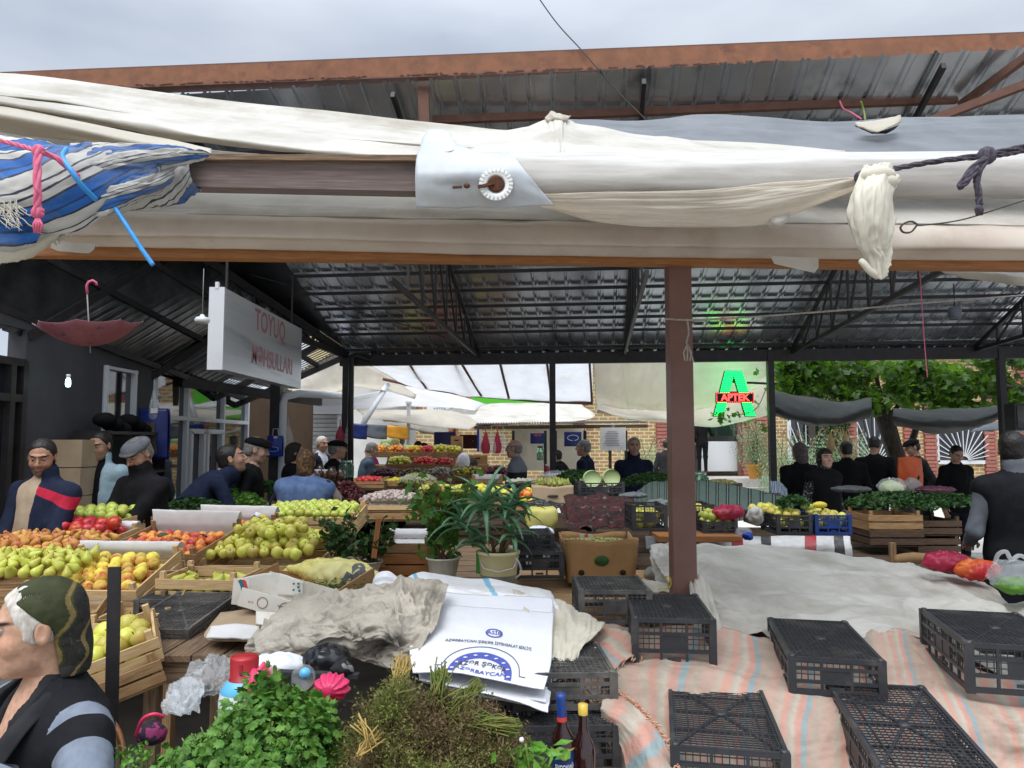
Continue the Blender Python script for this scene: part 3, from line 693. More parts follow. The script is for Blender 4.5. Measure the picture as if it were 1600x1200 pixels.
def brick_mat(name,a,b,mortar,sc=1.0,bw=.5,rh=.25,ms=.02):
 m=bpy.data.materials.new(name);m.use_nodes=True;MATS[name]=m;t=m.node_tree;p=t.nodes['Principled BSDF'];p.inputs['Roughness'].default_value=.9
 tc=_n(t,'ShaderNodeTexCoord');mp=_n(t,'ShaderNodeMapping');mp.inputs['Rotation'].default_value=(pi/2,0,0)
 br=_n(t,'ShaderNodeTexBrick',Color1=a,Color2=b,Mortar=mortar,Scale=sc);br.inputs['Mortar Size'].default_value=ms;br.inputs['Brick Width'].default_value=bw;br.inputs['Row Height'].default_value=rh
 br.inputs['Bias'].default_value=-.2
 t.links.new(tc.outputs['Object'],mp.inputs[0]);t.links.new(mp.outputs[0],br.inputs['Vector'])
 nz=_n(t,'ShaderNodeTexNoise',Scale=6,Detail=5);t.links.new(tc.outputs['Object'],nz.inputs[0]);mx=_n(t,'ShaderNodeMix',data_type='RGBA',blend_type='MULTIPLY');mx.inputs[0].default_value=.5
 t.links.new(br.outputs['Color'],mx.inputs[6]);t.links.new(nz.outputs['Color'],mx.inputs[7])
 hs=_n(t,'ShaderNodeHueSaturation',Value=1.35,Saturation=.9);t.links.new(mx.outputs[2],hs.inputs['Color']);t.links.new(hs.outputs[0],p.inputs['Base Color'])
 b2=_n(t,'ShaderNodeBump',Strength=.6,Distance=.02);t.links.new(br.outputs['Fac'],b2.inputs['Height']);b2.invert=True;t.links.new(b2.outputs[0],p.inputs['Normal'])
brick_mat('brick_yellow',S(168,132,84),S(146,106,66),S(206,190,140),1,.30,.12,.018)
brick_mat('brick_red',S(170,92,74),S(152,80,64),S(120,80,70),1,.8,.12,.02)
def band_mat(name,a,b,rough=.9):
 """two knitted colours, the second where the mesh attribute 'mask' is above zero"""
 m=bpy.data.materials.new(name);m.use_nodes=True;MATS[name]=m;t=m.node_tree;p=t.nodes['Principled BSDF'];p.inputs['Roughness'].default_value=rough;p.inputs['Specular IOR Level'].default_value=.15;l=t.links.new
 at_=_n(t,'ShaderNodeAttribute',attribute_name='mask');g=_n(t,'ShaderNodeMath',operation='GREATER_THAN');l(at_.outputs['Fac'],g.inputs[0]);g.inputs[1].default_value=0
 tc=_n(t,'ShaderNodeTexCoord');nz=_n(t,'ShaderNodeTexNoise',Scale=40,Detail=6);l(tc.outputs['Object'],nz.inputs[0]);mr=_n(t,'ShaderNodeMapRange');mr.inputs['To Min'].default_value=.7;mr.inputs['To Max'].default_value=1.3;l(nz.outputs[0],mr.inputs[0])
 mx=_n(t,'ShaderNodeMix',data_type='RGBA');mx.inputs[6].default_value=a;mx.inputs[7].default_value=b;l(g.outputs[0],mx.inputs[0]);vm=_n(t,'ShaderNodeVectorMath',operation='SCALE');l(mx.outputs[2],vm.inputs[0]);l(mr.outputs[0],vm.inputs['Scale']);l(vm.outputs[0],p.inputs['Base Color'])
 wv=_n(t,'ShaderNodeTexNoise',Scale=420,Detail=2);l(tc.outputs['Object'],wv.inputs[0]);bp=_n(t,'ShaderNodeBump',Strength=.5,Distance=.002);l(wv.outputs[0],bp.inputs['Height']);l(bp.outputs[0],p.inputs['Normal'])
band_mat('banded_knit',S(30,30,33),S(120,128,140));band_mat('navy_red',S(36,42,62),S(186,44,66));band_mat('grey_over_dark',S(124,128,136),S(40,44,42))
stripe_mat('striped_sack',[(0,S(226,227,228)),(.40,S(120,186,220)),(.48,S(228,229,231)),(.9,S(222,223,224))],period=.5,axis='V',rough=.5,dirt=S(196,192,180),bump=.02)
mat('fabric_floral',S(36,26,42),S(140,48,96),40,.8,detail=2,lo=.5,hi=.54)
mat('stone',S(140,136,122),S(112,108,96),14,.9,.06,40)
mat('juice_label',S(22,42,84),S(34,64,108),30,.35)
mat('red_net',S(226,120,40),S(190,36,44),5,.3,.02,30,trans=.2,detail=1)
# ================================================================== THE PLACE
g=MB();g.surf(np.array([[[x,y,0] for y in np.linspace(-30,300,12)] for x in np.linspace(-200,200,12)]));tag(g.build('ground',MATS['asphalt']),kind='structure')
E0=np.array([-2.44,11.0,3.06]);ED=np.array([.9939,-.1107,0]);DD=np.array([.1107,.9939,0]);SL=.35
def roofz(x,y): return E0[2]+SL*((E0[0]-x)*DD[0]+(E0[1]-y)*DD[1])
def on_roof(px_,py_,off=0):
 d=ray(px_,py_);c=Vector((0,0,CAMZ))
 k=E0[2]+off+SL*(E0 @ DD);t=(k-CAMZ)/(d.z+SL*(d.x*DD[0]+d.y*DD[1]));return c+d*t
def rp(u,s,off=0):
 p=E0+ED*u-DD*s;p[2] += SL*s+off;return p
shed=empty('market_shed',(0,0,0),'big open market shed with corrugated metal roof on black steel trusses','shed')
def corrugated(u0,u1,s0,s1,f,pitch=.2,mb=None,lines=7,left=None):
 mb=mb or MB();prof=[(0,0),(.50,0),(.56,.7),(.64,.7),(.70,0),(.78,0),(.80,.25),(.88,.25),(.90,0)]
 us=[];n=int((u1-u0)/pitch)
 for i in range(n):
  for a,b in prof: us.append((u0+(i+a)*pitch,b*.035))
 P=np.array([[f(u+ (0 if left is None else 0),s,h) for s in np.linspace(s0,s1,lines)] for u,h in us])
 return P,mb
FR=4.72
P,mb=corrugated(-.02,14,-.25,FR,rp)
for i in range(P.shape[0]):
 pass
mb.surf(P,smooth=False);mb.build('roof_sheet',MATS['zinc_sheet'],shed)
ax_s=[]
for py_ in (540,515,495,474,449,420,390): ax_s.append((E0-V3(on_roof(700,py_))) @ DD)
for s_ in ax_s+[s0 for s0 in np.arange(ax_s[-1]+.42,FR-.5,.42)]:
 a,b=rp(-.05-.28*s_*0,s_,-.045),rp(14,s_,-.045)
 MB().bar(a,b,.032,.036,m=0).build('purlin',MATS['black_steel'],shed)
eb=MB();eb.bar(rp(-.1,-.02,-.16),rp(14,-.02,-.16),.10,.16);eb.tube([rp(-.1,-.2,-.05),rp(14,-.2,-.05)],.055,10)
eb.build('eave_beam',MATS['black_steel'],shed)
def truss(u,dev=0.0,name='truss',smax=FR):
 mb=MB();t0,t1=rp(u,0,-.10),rp(u+dev,smax,-.10);b1=t1.copy();b1[2]=E0[2]-.02
 mb.bar(t0,t1,.035,.055);mb.bar(t0-[0,0,.03],b1,.035,.045);n=8
 for i in range(1,n):
  a=t0+(t1-t0)*i/n;b=t0+(b1-t0)*i/n;mb.bar(a,b,.022);
  if i > 1: mb.bar(a,t0+(b1-t0)*(i-1)/n,.02)
 return mb.build(name,MATS['black_steel'],shed)
for px_,py_ in ((745,536),(975,534),(1228,530),(1490,527)):
 u_=(V3(at(px_,py_,10.6))-E0) @ ED;truss(u_)
truss(8.6+2.15)
for px_ in (541,863,1203,1560):
 d=ray(px_,560);
 t=(E0[0]*DD[0]+E0[1]*DD[1])/(d.x*DD[0]+d.y*DD[1]);x,y=d.x*t,d.y*t
 if px_ == 1560: x,y=E0[0]+ED[0]*9.05,E0[1]+ED[1]*9.05
 pm=MB();pm.box((x,y,1.47),(.085,.085,2.94));pm.box((x,y,.01),(.22,.22,.02));pm.build('post',MATS['black_steel'],shed)
dp=MB();p0=V3(at(584,548,10.95));p1=V3(at(582,552,10.95));dp.tube([p0,p0-[0,0,.10],p0-[.05,0,.14],V3(at(556,555,10.9)),V3(at(549,560,10.85)),V3(at(548,640,10.85)),V3(at(548,760,10.85))],.042,10)
dp.build('drain_pipe',MATS['black_steel'],shed)
fa=MB();fx0,fx1=V3(at(-40,118,6.35)),V3(at(1700,50,5.72))
for z0,w,h,m in ((0,.02,.165,0),):
 fa.bar(fx0-[0,0,.075],fx1-[0,0,.075],.02,.165,m=0)
fa.bar(fx0+[0,.05,-.163],fx1+[0,.05,-.163],.12,.012,m=1);fa.bar(fx0+[0,.05,.012],fx1+[0,.05,.012],.12,.012,m=1)
rr=np.random.RandomState(3)
for k in range(260):
 t=rr.rand();p=fx0+(fx1-fx0)*t+[0,-.012,-.150+rr.randn()*.004];fa.box(p,(.02+.03*rr.rand(),.008,.006),m=1)
fa.build('front_beam',[MATS['rust_steel'],MATS['rust_flange']],shed)
for (x0,y0,x1,y1,Y0) in ((661,120,664,215,6.15),):
 MB().bar(at(x0,y0,Y0),at(x1,y1,Y0),.09,.06,up=(0,1,0)).build('front_strut',MATS['rust_flange'],shed)
MB().bar(at(676,188,6.35),at(1495,155,6.05),.05,.065).build('front_rail',MATS['rust_flange'],shed)
for a,b in (((1385,215,5.9),(1640,118,5.2)),((1500,165,6.0),(1640,62,5.3))):
 MB().bar(at(*a),at(*b),.05,.06).build('front_brace',MATS['rust_flange'],shed)
H0=E0.copy();H1=V3(on_roof(332,404));hd_=(H1-H0);H2=H0+hd_*1.9
annex=empty('annex_roof',(-4,8,2.6),'dark corrugated lean-to roof on the left running down to the shop fronts','roof')
AO=np.array([-4,8,2.6])
W0=np.array([-3.95,10.9,2.36]);W2=np.array([-4.05,3.4,2.95])
def ar(v,w,off=0):
 a=H0+(H2-H0)*v;b=W0+(W2-W0)*v;p=a+(b-a)*w;p=p+[0,0,off];return p
prof=[(0,0),(.50,0),(.56,.7),(.66,.7),(.72,0)];us=[]
n_=44
for i in range(n_):
 for a,b in prof: us.append((.13+(i+a)/n_*.87,b*.03))
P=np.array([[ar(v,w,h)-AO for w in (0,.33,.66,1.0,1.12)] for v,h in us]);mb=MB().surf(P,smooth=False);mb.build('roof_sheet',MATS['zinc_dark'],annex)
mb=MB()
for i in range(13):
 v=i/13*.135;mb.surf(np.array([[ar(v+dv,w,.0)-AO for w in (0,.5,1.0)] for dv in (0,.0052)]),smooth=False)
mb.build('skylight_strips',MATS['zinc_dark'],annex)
for w in (.28,.62,.98): MB().bar(ar(0,w,-.05)-AO,ar(1,w,-.05)-AO,.05,.06).build('purlin',MATS['black_steel'],annex)
for v in (0,.10,.34,.62,.9):
 mb=MB();mb.bar(ar(v,0,-.1)-AO,ar(v,1.05,-.1)-AO,.06,.08);mb.build('rafter',MATS['black_steel'],annex)
hb=MB();hb.bar(H0-AO-[0,0,.08],H2-AO-[0,0,.08],.08,.10);hb.bar(H0-AO-[0,0,.1],H2-AO-[0,0,.95],.06,.08)
for i in range(1,13):
 a=H0+(H2-H0)*i/13-AO-[0,0,.1];b=a-[0,0,.85*i/13];hb.bar(a,b,.035);hb.bar(a,H0+(H2-H0)*(i-1)/13-AO-[0,0,.1+.85*(i-1)/13],.03)
hb.build('hip_truss',MATS['black_steel'],annex)
mb=MB();A=[]
for i,s_ in enumerate(np.linspace(0,FR,12)):
 p=rp(-.02,s_,.0);q=H0+(H2-H0)*min(1,s_/((H0-H2) @ DD));A.append((p,q))
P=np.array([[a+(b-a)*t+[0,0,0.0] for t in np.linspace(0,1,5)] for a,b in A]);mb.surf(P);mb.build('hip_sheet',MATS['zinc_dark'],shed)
sf=empty('stall_post',at(1066,920,3.4),'brown painted square steel post standing in front of the white covered table','post')
q=V3(sf.location);mb=MB();tp=V3(at(1060,414,3.4));mb.box(((tp[0]+q[0])/2-q[0],0,(tp[2])/2-q[2]),(.102,.102,tp[2]));mb.build('post_tube',MATS['brown_paint'],sf)
MB().box((0,0,-q[2]+.01),(.2,.2,.02)).build('foot_plate',MATS['brown_paint'],sf)
wb=MB();wb.bar(at(-60,388,3.42)+Vector((0,0,.0)),at(1680,411,3.30),.07,.075)
o=wb.build('wooden_beam',MATS['wood_orange']);tag(o,'long orange-brown wooden beam running under the wrapped tarpaulin across the whole stall','beam')
# ================================================================== tarpaulins and rope over the front of the stall
def sheet(name,ctrl,m,label,cat,nu=40,nv=60,thick=.003,group=None,parent=None,uvs=(1,1),**kw):
 P=cloth(px(ctrl),nu,nv,**kw);mb=MB().surf(P,uvs=uvs);o=mb.build(name,MATS[m],parent,solid=thick)
 if label: tag(o,label,cat,group)
 return o
sheet('tarpaulin',[[(-60,112,3.6),(150,133,3.6),(380,165,3.6),(660,196,3.6),(830,211,3.6),(1000,218,3.5),(1320,240,3.2)],
 [(-60,128,3.35),(150,158,3.35),(380,190,3.35),(660,220,3.3),(830,228,3.3),(1000,232,3.2),(1320,243,3.1)],
 [(-60,146,3.05),(150,172,3.05),(380,208,3.0),(660,232,2.95),(830,236,3.0),(1000,240,3.0),(1320,247,3.0)]],'tarp_white',
 'white tarpaulin stretched along the top left with its upper edge against the rusty beam','tarpaulin',amp=.030,freq=4,ani=(2.2,1.0),rid=.7,fine=.002)
sheet('tarpaulin',[[(-60,140,3.3),(150,166,3.2),(330,192,3.1),(520,215,3.0),(700,238,2.9)],
 [(-60,150,2.9),(150,184,2.85),(330,214,2.8),(520,236,2.75),(700,247,2.7)],
 [(-60,165,3.2),(150,196,3.1),(330,224,3.0),(520,243,2.8),(700,252,2.7)]],'tarp_white','long rolled fold of white tarpaulin slanting down to the grey wooden pole','tarpaulin',amp=.02,freq=2,ani=(1,2),fine=.001)
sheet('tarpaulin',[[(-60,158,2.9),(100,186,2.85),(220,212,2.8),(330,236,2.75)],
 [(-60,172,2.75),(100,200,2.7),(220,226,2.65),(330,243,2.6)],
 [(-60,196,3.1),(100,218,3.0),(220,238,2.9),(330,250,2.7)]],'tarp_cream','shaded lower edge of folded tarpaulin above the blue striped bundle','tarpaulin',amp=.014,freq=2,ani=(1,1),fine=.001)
sheet('tarpaulin',[[(-60,184,3.6),(120,200,3.6),(330,236,3.5),(560,250,3.4)],[(-60,225,3.3),(120,238,3.3),(330,250,3.3),(560,262,3.3)]],'tarp_white','white tarpaulin seen behind the pink rope at the left edge','tarpaulin',amp=.01,freq=3,nu=16)
sheet('tarpaulin',[[(640,232,3.25),(760,214,3.3),(850,190,3.35),(873,180,3.35),(896,192,3.35),(1010,212,3.3),(1160,230,3.2),(1400,242,3.1)],
 [(640,246,2.7),(760,240,2.8),(850,230,2.9),(873,224,2.95),(896,228,2.95),(1010,236,2.9),(1160,243,2.8),(1400,250,2.8)],
 [(640,258,2.45),(760,257,2.45),(850,256,2.45),(873,256,2.45),(896,256,2.45),(1010,256,2.45),(1160,257,2.45),(1400,258,2.45)]],'tarp_white',
 'white tarpaulin pulled up to a tied peak in the middle of the stall front','tarpaulin',amp=.014,freq=5,ani=(.5,4),rid=.8,fine=.0015)
sheet('tarpaulin_knot',[[(852,186,3.34),(862,176,3.34),(874,180,3.30),(892,181,3.34)],[(856,190,3.3),(866,184,3.26),(876,186,3.25),(886,188,3.3)],[(866,196,3.34),(870,192,3.3),(876,194,3.3),(884,196,3.34)]],'tarp_cream',
 'small bunched knot of cloth tied to the purlin at the peak','cloth knot',nu=16,nv=20,amp=.012,freq=5)
sheet('tarpaulin',[[(880,188,3.9),(1000,190,3.9),(1100,182,3.9),(1180,184,3.9),(1310,192,3.9),(1405,183,3.85),(1500,184,3.8),(1680,176,3.7)],
 [(880,196,3.7),(1000,205,3.7),(1100,203,3.7),(1180,205,3.7),(1310,211,3.65),(1405,208,3.6),(1500,206,3.6),(1680,205,3.5)],
 [(940,206,3.5),(1040,222,3.45),(1130,232,3.4),(1220,239,3.35),(1320,244,3.3),(1405,246,3.3),(1500,248,3.3),(1680,250,3.2)]],'tarp_grey',
 'bluish grey tarpaulin hanging under the metal roof at the upper right','tarpaulin',amp=.018,freq=4,ani=(1.2,1.6),fine=.002)
mb=MB();mb.poly([at(1335,197,3.58),at(1350,203,3.55),at(1362,209,3.55),at(1385,209,3.55),at(1398,202,3.55),at(1404,196,3.57),at(1385,203,3.56),at(1372,204,3.56)],.003)
o=mb.build('tear_shade',MATS['black_cloth']);tag(o,'dark torn opening in the bluish grey tarpaulin','tear')  # black patch stands in for the shade behind the tear
sheet('torn_flap',[[(1336,192,3.52),(1366,190,3.52),(1392,184,3.52),(1407,180,3.52)],[(1340,197,3.5),(1366,202,3.46),(1392,196,3.46),(1408,188,3.5)],[(1352,201,3.5),(1370,207,3.44),(1386,201,3.44),(1404,192,3.5)]],'tarp_cream',
 'pale ragged flap curling at the tear in the grey tarpaulin','tarpaulin flap',nu=14,nv=20,amp=.008)
pole=MB();pole.bar(at(-80,265,2.36),at(668,280,2.30),.06,.098);o=pole.build('wooden_pole',MATS['wood_grey']);tag(o,'weathered grey square wooden pole across the upper left','pole')
pole=MB();pole.bar(at(180,247,2.30),at(662,249,2.26),.03,.018);o=pole.build('pole_lip',MATS['wood_old']);tag(o,'thin pale lath lying along the upper edge of the grey wooden pole','lath')  # pale lip added along the pole's upper edge
sheet('wrapped_pole_cloth',[[(650,240,2.40),(800,240,2.40),(1000,240,2.40),(1200,240,2.40),(1400,240,2.38),(1680,236,2.36)],
 [(650,246,2.27),(800,246,2.27),(1000,247,2.27),(1200,247,2.27),(1400,246,2.26),(1680,242,2.25)],
 [(650,262,2.22),(800,262,2.22),(1000,264,2.22),(1200,263,2.22),(1400,260,2.22),(1680,258,2.2)],
 [(650,300,2.24),(800,301,2.24),(1000,302,2.24),(1200,303,2.24),(1400,303,2.24),(1680,303,2.22)],
 [(650,309,2.36),(800,309,2.36),(1000,309,2.36),(1200,309,2.36),(1400,309,2.36),(1680,307,2.34)]],'tarp_wrap','pale cloth wound tightly along the right half of the front pole','cloth',nu=36,nv=150,
 amp=.007,freq=5,ani=(1.6,.5),rid=.8,fine=.001)
sheet('cloth_flap',[[(820,303,2.2),(950,300,2.2),(1100,297,2.2),(1200,288,2.2),(1290,282,2.18),(1340,278,2.16)],
 [(830,316,2.22),(950,322,2.22),(1100,326,2.22),(1200,318,2.2),(1290,298,2.18),(1342,284,2.16)],
 [(860,322,2.27),(950,346,2.27),(1100,354,2.27),(1200,348,2.25),(1262,322,2.25),(1338,292,2.2)]],'tarp_flap','loose cream cloth sagging below the wrapped pole with a ragged end','cloth',nu=60,nv=90,amp=.016,freq=3.4,ani=(3,.8),fine=.001)
sheet('cloth_scrap',[[(1188,338,2.27),(1205,330,2.25),(1230,326,2.24)],[(1196,350,2.26),(1212,345,2.22),(1232,334,2.23)],[(1206,357,2.27),(1218,352,2.23),(1231,346,2.24)]],'tarp_white','small torn white scrap at the low end of the sagging cream cloth','cloth scrap',nu=12,nv=14,amp=.008,freq=4)
patch=empty('grommet_patch',at(760,275,2.16),'grey-white plastic sheet corner with a toothed grommet nailed over the pole joint','plastic sheet')
pl=V3(patch.location)
C=np.array([[V3(at(*p)) for p in r] for r in [[(652,240,2.24),(668,206,2.30),(700,206,2.34),(712,224,2.3),(760,240,2.26),(790,240,2.24),(806,250,2.22)],
 [(649,262,2.175),(690,262,2.165),(715,262,2.165),(745,262,2.165),(785,262,2.165),(806,264,2.165),(822,270,2.17)],
 [(649,290,2.17),(690,292,2.165),(715,292,2.165),(745,292,2.165),(790,292,2.165),(820,294,2.165),(848,300,2.18)],
 [(650,324,2.19),(690,325,2.19),(715,326,2.19),(745,324,2.19),(790,325,2.19),(830,322,2.19),(866,321,2.2)]]])
P=crom(crom(C,30,0),50,1);d=.004*fbm(np.stack(np.broadcast_arrays(np.linspace(0,3,30)[:,None],np.linspace(0,5,50)[None],np.zeros((30,50))),-1),5);P=P+normals(P)*d[...,None]-pl
MB().surf(P).build('plastic',MATS['plastic_patch'],patch,solid=.003)
gc=V3(at(775,288,2.150))-pl;mb=MB();Rg=rotm((pi/2,0,0))
V=[]
for i in range(48):
 a=2*pi*i/48;V.append((cos(a),sin(a)))
mb.lathe([(.026,0),(.030,.004),(.048,.003),(.050,0),(.026,-.0005)],48,gc,Rg)
for i in range(24):
 a=2*pi*i/24;c=gc+np.array([cos(a)*.044,-.004,sin(a)*.044]);mb.box(c,(.012,.006,.005),rotm((0,-a,0)))
mb.build('grommet',MATS['white_ring'],patch)
mb=MB();mb.lathe([(.0,-.002),(.024,-.002),(.025,.004),(.019,.005),(.0,.003)],20,gc-[0,.002,0],Rg);mb.bar(gc+[-.006,-.008,-.0],gc+[-.052,-.010,-.012],.010,.008);mb.build('bolt',MATS['rusty_bolt'],patch)
c2=V3(at(722,292,2.150))-pl;mb=MB();mb.sphere(c2+[.014,-.003,.002],(.010,.006,.008),8,6);mb.bar(c2,c2+[-.028,-.002,-.003],.006,.006);mb.build('nail',MATS['rusty_bolt'],patch)
c3=V3(at(694,233,2.24))-pl;mb=MB();mb.lathe([(.014,0),(.028,.004),(.030,0)],20,c3,rotm((pi/2-.9,0,0)));mb.build('grommet',MATS['white_ring'],patch)
sheet('tarpaulin',[[(-60,250,3.9),(300,262,3.9),(700,270,3.9),(1100,276,3.9),(1400,280,3.9),(1680,282,3.8)],
 [(-60,300,3.5),(300,312,3.5),(700,318,3.5),(1100,324,3.5),(1400,326,3.5),(1680,326,3.4)],
 [(-60,325,3.36),(300,337,3.34),(700,344,3.32),(1100,350,3.30),(1400,352,3.28),(1680,354,3.26)]],'tarp_white','bright white tarpaulin band between the front pole and the wrapped beam','tarpaulin',nu=30,nv=120,amp=.016,freq=3,ani=(1.2,2.5),rid=.7,fine=.001)
sheet('wrapped_beam_cloth',[[(60,328,3.36),(400,338,3.34),(800,345,3.32),(1200,350,3.3),(1680,355,3.26)],
 [(60,340,3.27),(400,348,3.26),(800,355,3.24),(1200,360,3.22),(1680,364,3.18)],
 [(60,364,3.24),(400,368,3.23),(800,378,3.21),(1200,384,3.19),(1680,388,3.15)],
 [(60,368,3.28),(400,374,3.27),(800,383,3.25),(1200,389,3.23),(1680,392,3.19)],
 [(60,384,3.33),(400,389,3.32),(800,398,3.30),(1200,404,3.28),(1680,407,3.24)]],'tarp_pinkish','pinkish cream tarpaulin folded over the wooden beam, showing a diamond weave','tarpaulin',nu=30,nv=140,amp=.006,freq=4,ani=(.8,3),rid=.8,fine=.0008)
mb=MB()
for k in range(-10,66):
 for sgn in (-1,1):
  x0=60+k*30;pts=[]
  for i in range(5):
   x=x0+sgn*i*11;y=342+i*6+ (x)/80.
   if -40 < x < 1660: pts.append(at(x,y,3.232-.004*(x/400)-.010*i/2.))
  if len(pts) > 2: mb.tube(pts,.0012,4)
for nm,pts,m,lb in (('tarpaulin_flap',[(80,377,3.2),(150,381,3.2),(146,390,3.2),(138,396,3.2),(90,392,3.2),(76,386,3.2)],'tarp_white','white flap of tarpaulin hanging over the wooden beam at the left'),
      ('tarpaulin_flap',[(1204,400,3.16),(1279,403,3.16),(1279,418,3.16),(1273,426,3.16),(1240,419,3.16),(1210,412,3.16)],'tarp_white','white flap of tarpaulin hanging over the wooden beam beside the knotted rag')):
 o=MB().poly([at(*p) for p in pts],.004).build(nm,MATS[m]);tag(o,lb,'tarpaulin flap')
sheet('tarpaulin',[[(1440,414,4.0),(1520,418,3.9),(1600,419,3.8),(1700,420,3.7)],[(1470,424,3.9),(1540,428,3.8),(1600,434,3.7),(1700,440,3.7)],[(1500,433,3.9),(1560,441,3.8),(1600,447,3.7),(1700,458,3.7)]],'tarp_white','white tarpaulin corner hanging below the wooden beam at the right edge','tarpaulin',nu=14,nv=20)
def bundle():
 root=empty('cloth_bundle',at(120,300,2.2),'blue and grey striped cloth bundled and tied round the left end of the pole','cloth bundle');o0=V3(root.location)
 nu,nv=110,90;P=np.zeros((nu,nv,3));ax=[V3(at(x,y,2.28)) for x,y in ((-90,300),(-10,296),(90,290),(200,282),(270,276),(305,266))];ax=crom(np.array(ax),nu,0)
 rad=crom(np.array([[.155],[.15],[.115],[.075],[.068],[.045]]),nu,0)[:,0]
 for i in range(nu):
  for j in range(nv):
   a=2*pi*j/(nv-1);P[i,j]=ax[i]+rad[i]*np.array([0,cos(a),sin(a)*1.0])
 q=np.stack(np.broadcast_arrays(np.linspace(0,7,nu)[:,None],np.linspace(0,5,nv)[None]+np.linspace(0,3.5,nu)[:,None],np.zeros((nu,nv))),-1)
 P=P+normals(P)*(-(.020*ridge(q,4,3)+.008*fbm(q*3,8)))[...,None]-o0
 mb=MB().surf(P,uvs=(1.1,1.0));mb.uv=[((a*.42+b*.85),b) for a,b in mb.uv]
 mb.build('wrapped_cloth',MATS['bundle_stripes'],root,solid=.003)
 for rows,uvk in (([[(-60,235,2.1),(20,238,2.08),(90,232,2.1),(140,224,2.12)],[(-60,270,2.03),(20,280,2.0),(100,262,2.04),(190,240,2.1)],[(-60,310,2.02),(20,330,2.0),(110,320,2.05),(250,262,2.12)],[(-60,340,2.1),(30,356,2.08),(120,360,2.1),(215,300,2.16)]],1),
      ([[(110,225,2.12),(190,226,2.12),(270,230,2.14),(330,240,2.18)],[(110,262,2.06),(190,250,2.08),(270,244,2.12),(326,242,2.18)],[(120,300,2.1),(190,286,2.1),(250,268,2.14),(312,250,2.18)]],1),
      ([[(150,290,2.12),(200,278,2.1),(240,262,2.12),(272,250,2.16)],[(140,305,2.08),(180,300,2.08),(230,292,2.1),(268,280,2.16)],[(135,330,2.12),(160,338,2.1),(205,315,2.12),(240,306,2.18)]],2)):
  Pn=cloth(px(rows),40,60,amp=.014,freq=4,seed=11*uvk,ani=(1.6,1.2),rid=.8)-o0;mb=MB().surf(Pn);mb.uv=[(a*.55+b*.2,b) for a,b in mb.uv];mb.build('wrapped_cloth',MATS['bundle_stripes'],root,solid=.003)
 Pn=cloth(px([[(-60,330,2.2),(20,350,2.18),(80,352,2.18),(130,330,2.2)],[(-60,372,2.14),(20,380,2.12),(70,372,2.13),(122,340,2.18)],[(-60,410,2.2),(6,408,2.18),(50,398,2.18),(112,350,2.2)]]),36,60,amp=.02,freq=4,seed=31)-o0
 mb=MB().surf(Pn);mb.build('torn_end',MATS['cloth_cream'],root,solid=.003)
 Pn=cloth(px([[(-60,350,2.06),(30,352,2.05),(70,350,2.06)],[(-60,375,2.05),(20,378,2.04),(60,372,2.05)],[(-60,388,2.08),(10,392,2.07),(50,384,2.08)]]),26,40,amp=.012,freq=4,seed=33)-o0;mb=MB().surf(Pn);mb.uv=[(.46+a*.14,b) for a,b in mb.uv];mb.build('wrapped_cloth',MATS['bundle_stripes'],root,solid=.003)
 mb=MB();rr=np.random.RandomState(4)
 for k in range(60):
  x=rr.uniform(-20,30);y=rr.uniform(300,345);pts=[at(x,y,1.99)]
  for _ in range(3): x += rr.uniform(-6,10);y += rr.uniform(2,9);pts.append(at(x,y,1.985))
  mb.tube([V3(p)-o0 for p in pts],.0012,4)
 mb.build('frayed_threads',MATS['cloth_cream'],root);mb=MB()
 for k in range(26):
  t=rr.rand();x=-20+130*t;y=408-50*t;mb.tube([V3(at(x,y,2.18))-o0,V3(at(x+rr.uniform(-3,3),y+6,2.18))-o0,V3(at(x+rr.uniform(-6,6),y+rr.uniform(8,16),2.18))-o0],.003,4)
 mb.build('fringe',MATS['cloth_cream'],root)
bundle()
def rope(name,pts,r,m,label,cat='rope',twist=0,extra=None,knots=(),n=6):
 C=crom(np.array([V3(at(*p)) for p in pts]),max(12,len(pts)*8),0);mb=MB()
 if twist:
  T=np.gradient(C,axis=0);T /= np.linalg.norm(T,axis=1,keepdims=True);ln=np.concatenate([[0],np.cumsum(np.linalg.norm(np.diff(C,axis=0),axis=1))])
  C2=crom(C,int(ln[-1]/(r*.6))+8,0);T=np.gradient(C2,axis=0);T /= np.linalg.norm(T,axis=1,keepdims=True);ln=np.linspace(0,ln[-1],len(C2))
  x=np.cross(T,[0,0,1.]);x /= np.maximum(np.linalg.norm(x,axis=1,keepdims=True),1e-6);y=np.cross(T,x)
  for ph in range(3):
   a=ln*twist/r+ph*2*pi/3;mb.tube(C2+(x*np.cos(a)[:,None]+y*np.sin(a)[:,None])*r*.5,r*.55,n)
 else: mb.tube(C,r,n)
 for k in knots:
  c=V3(at(*k[:3]));rr=k[3]
  for q in range(3):
   a0=q*1.1;ring=[c+rr*np.array([cos(t)*cos(a0),cos(t)*sin(a0)*.7,sin(t)])*.72 for t in np.linspace(0,2*pi,12)];mb.tube(ring,rr*.42,n)
 if extra: extra(mb)
 o=mb.build(name,MATS[m]);return tag(o,label,cat)
def fray(px0,py0,Y,m=4,ln=25,sp=8):
 def f(mb):
  for k in range(m):
   a=(k-(m-1)/2)/m*sp*2;mb.tube([at(px0,py0,Y),at(px0+a,py0+ln*.5,Y-.01),at(px0+a*.6,py0+ln,Y)],.0035,5)
 return f
rope('rope',[(-50,214,2.05),(0,220,2.04),(40,230,2.0),(60,236,1.96)],.007,'rope_pink','pink rope stretched to the left edge from the knot on the striped bundle',twist=.5)
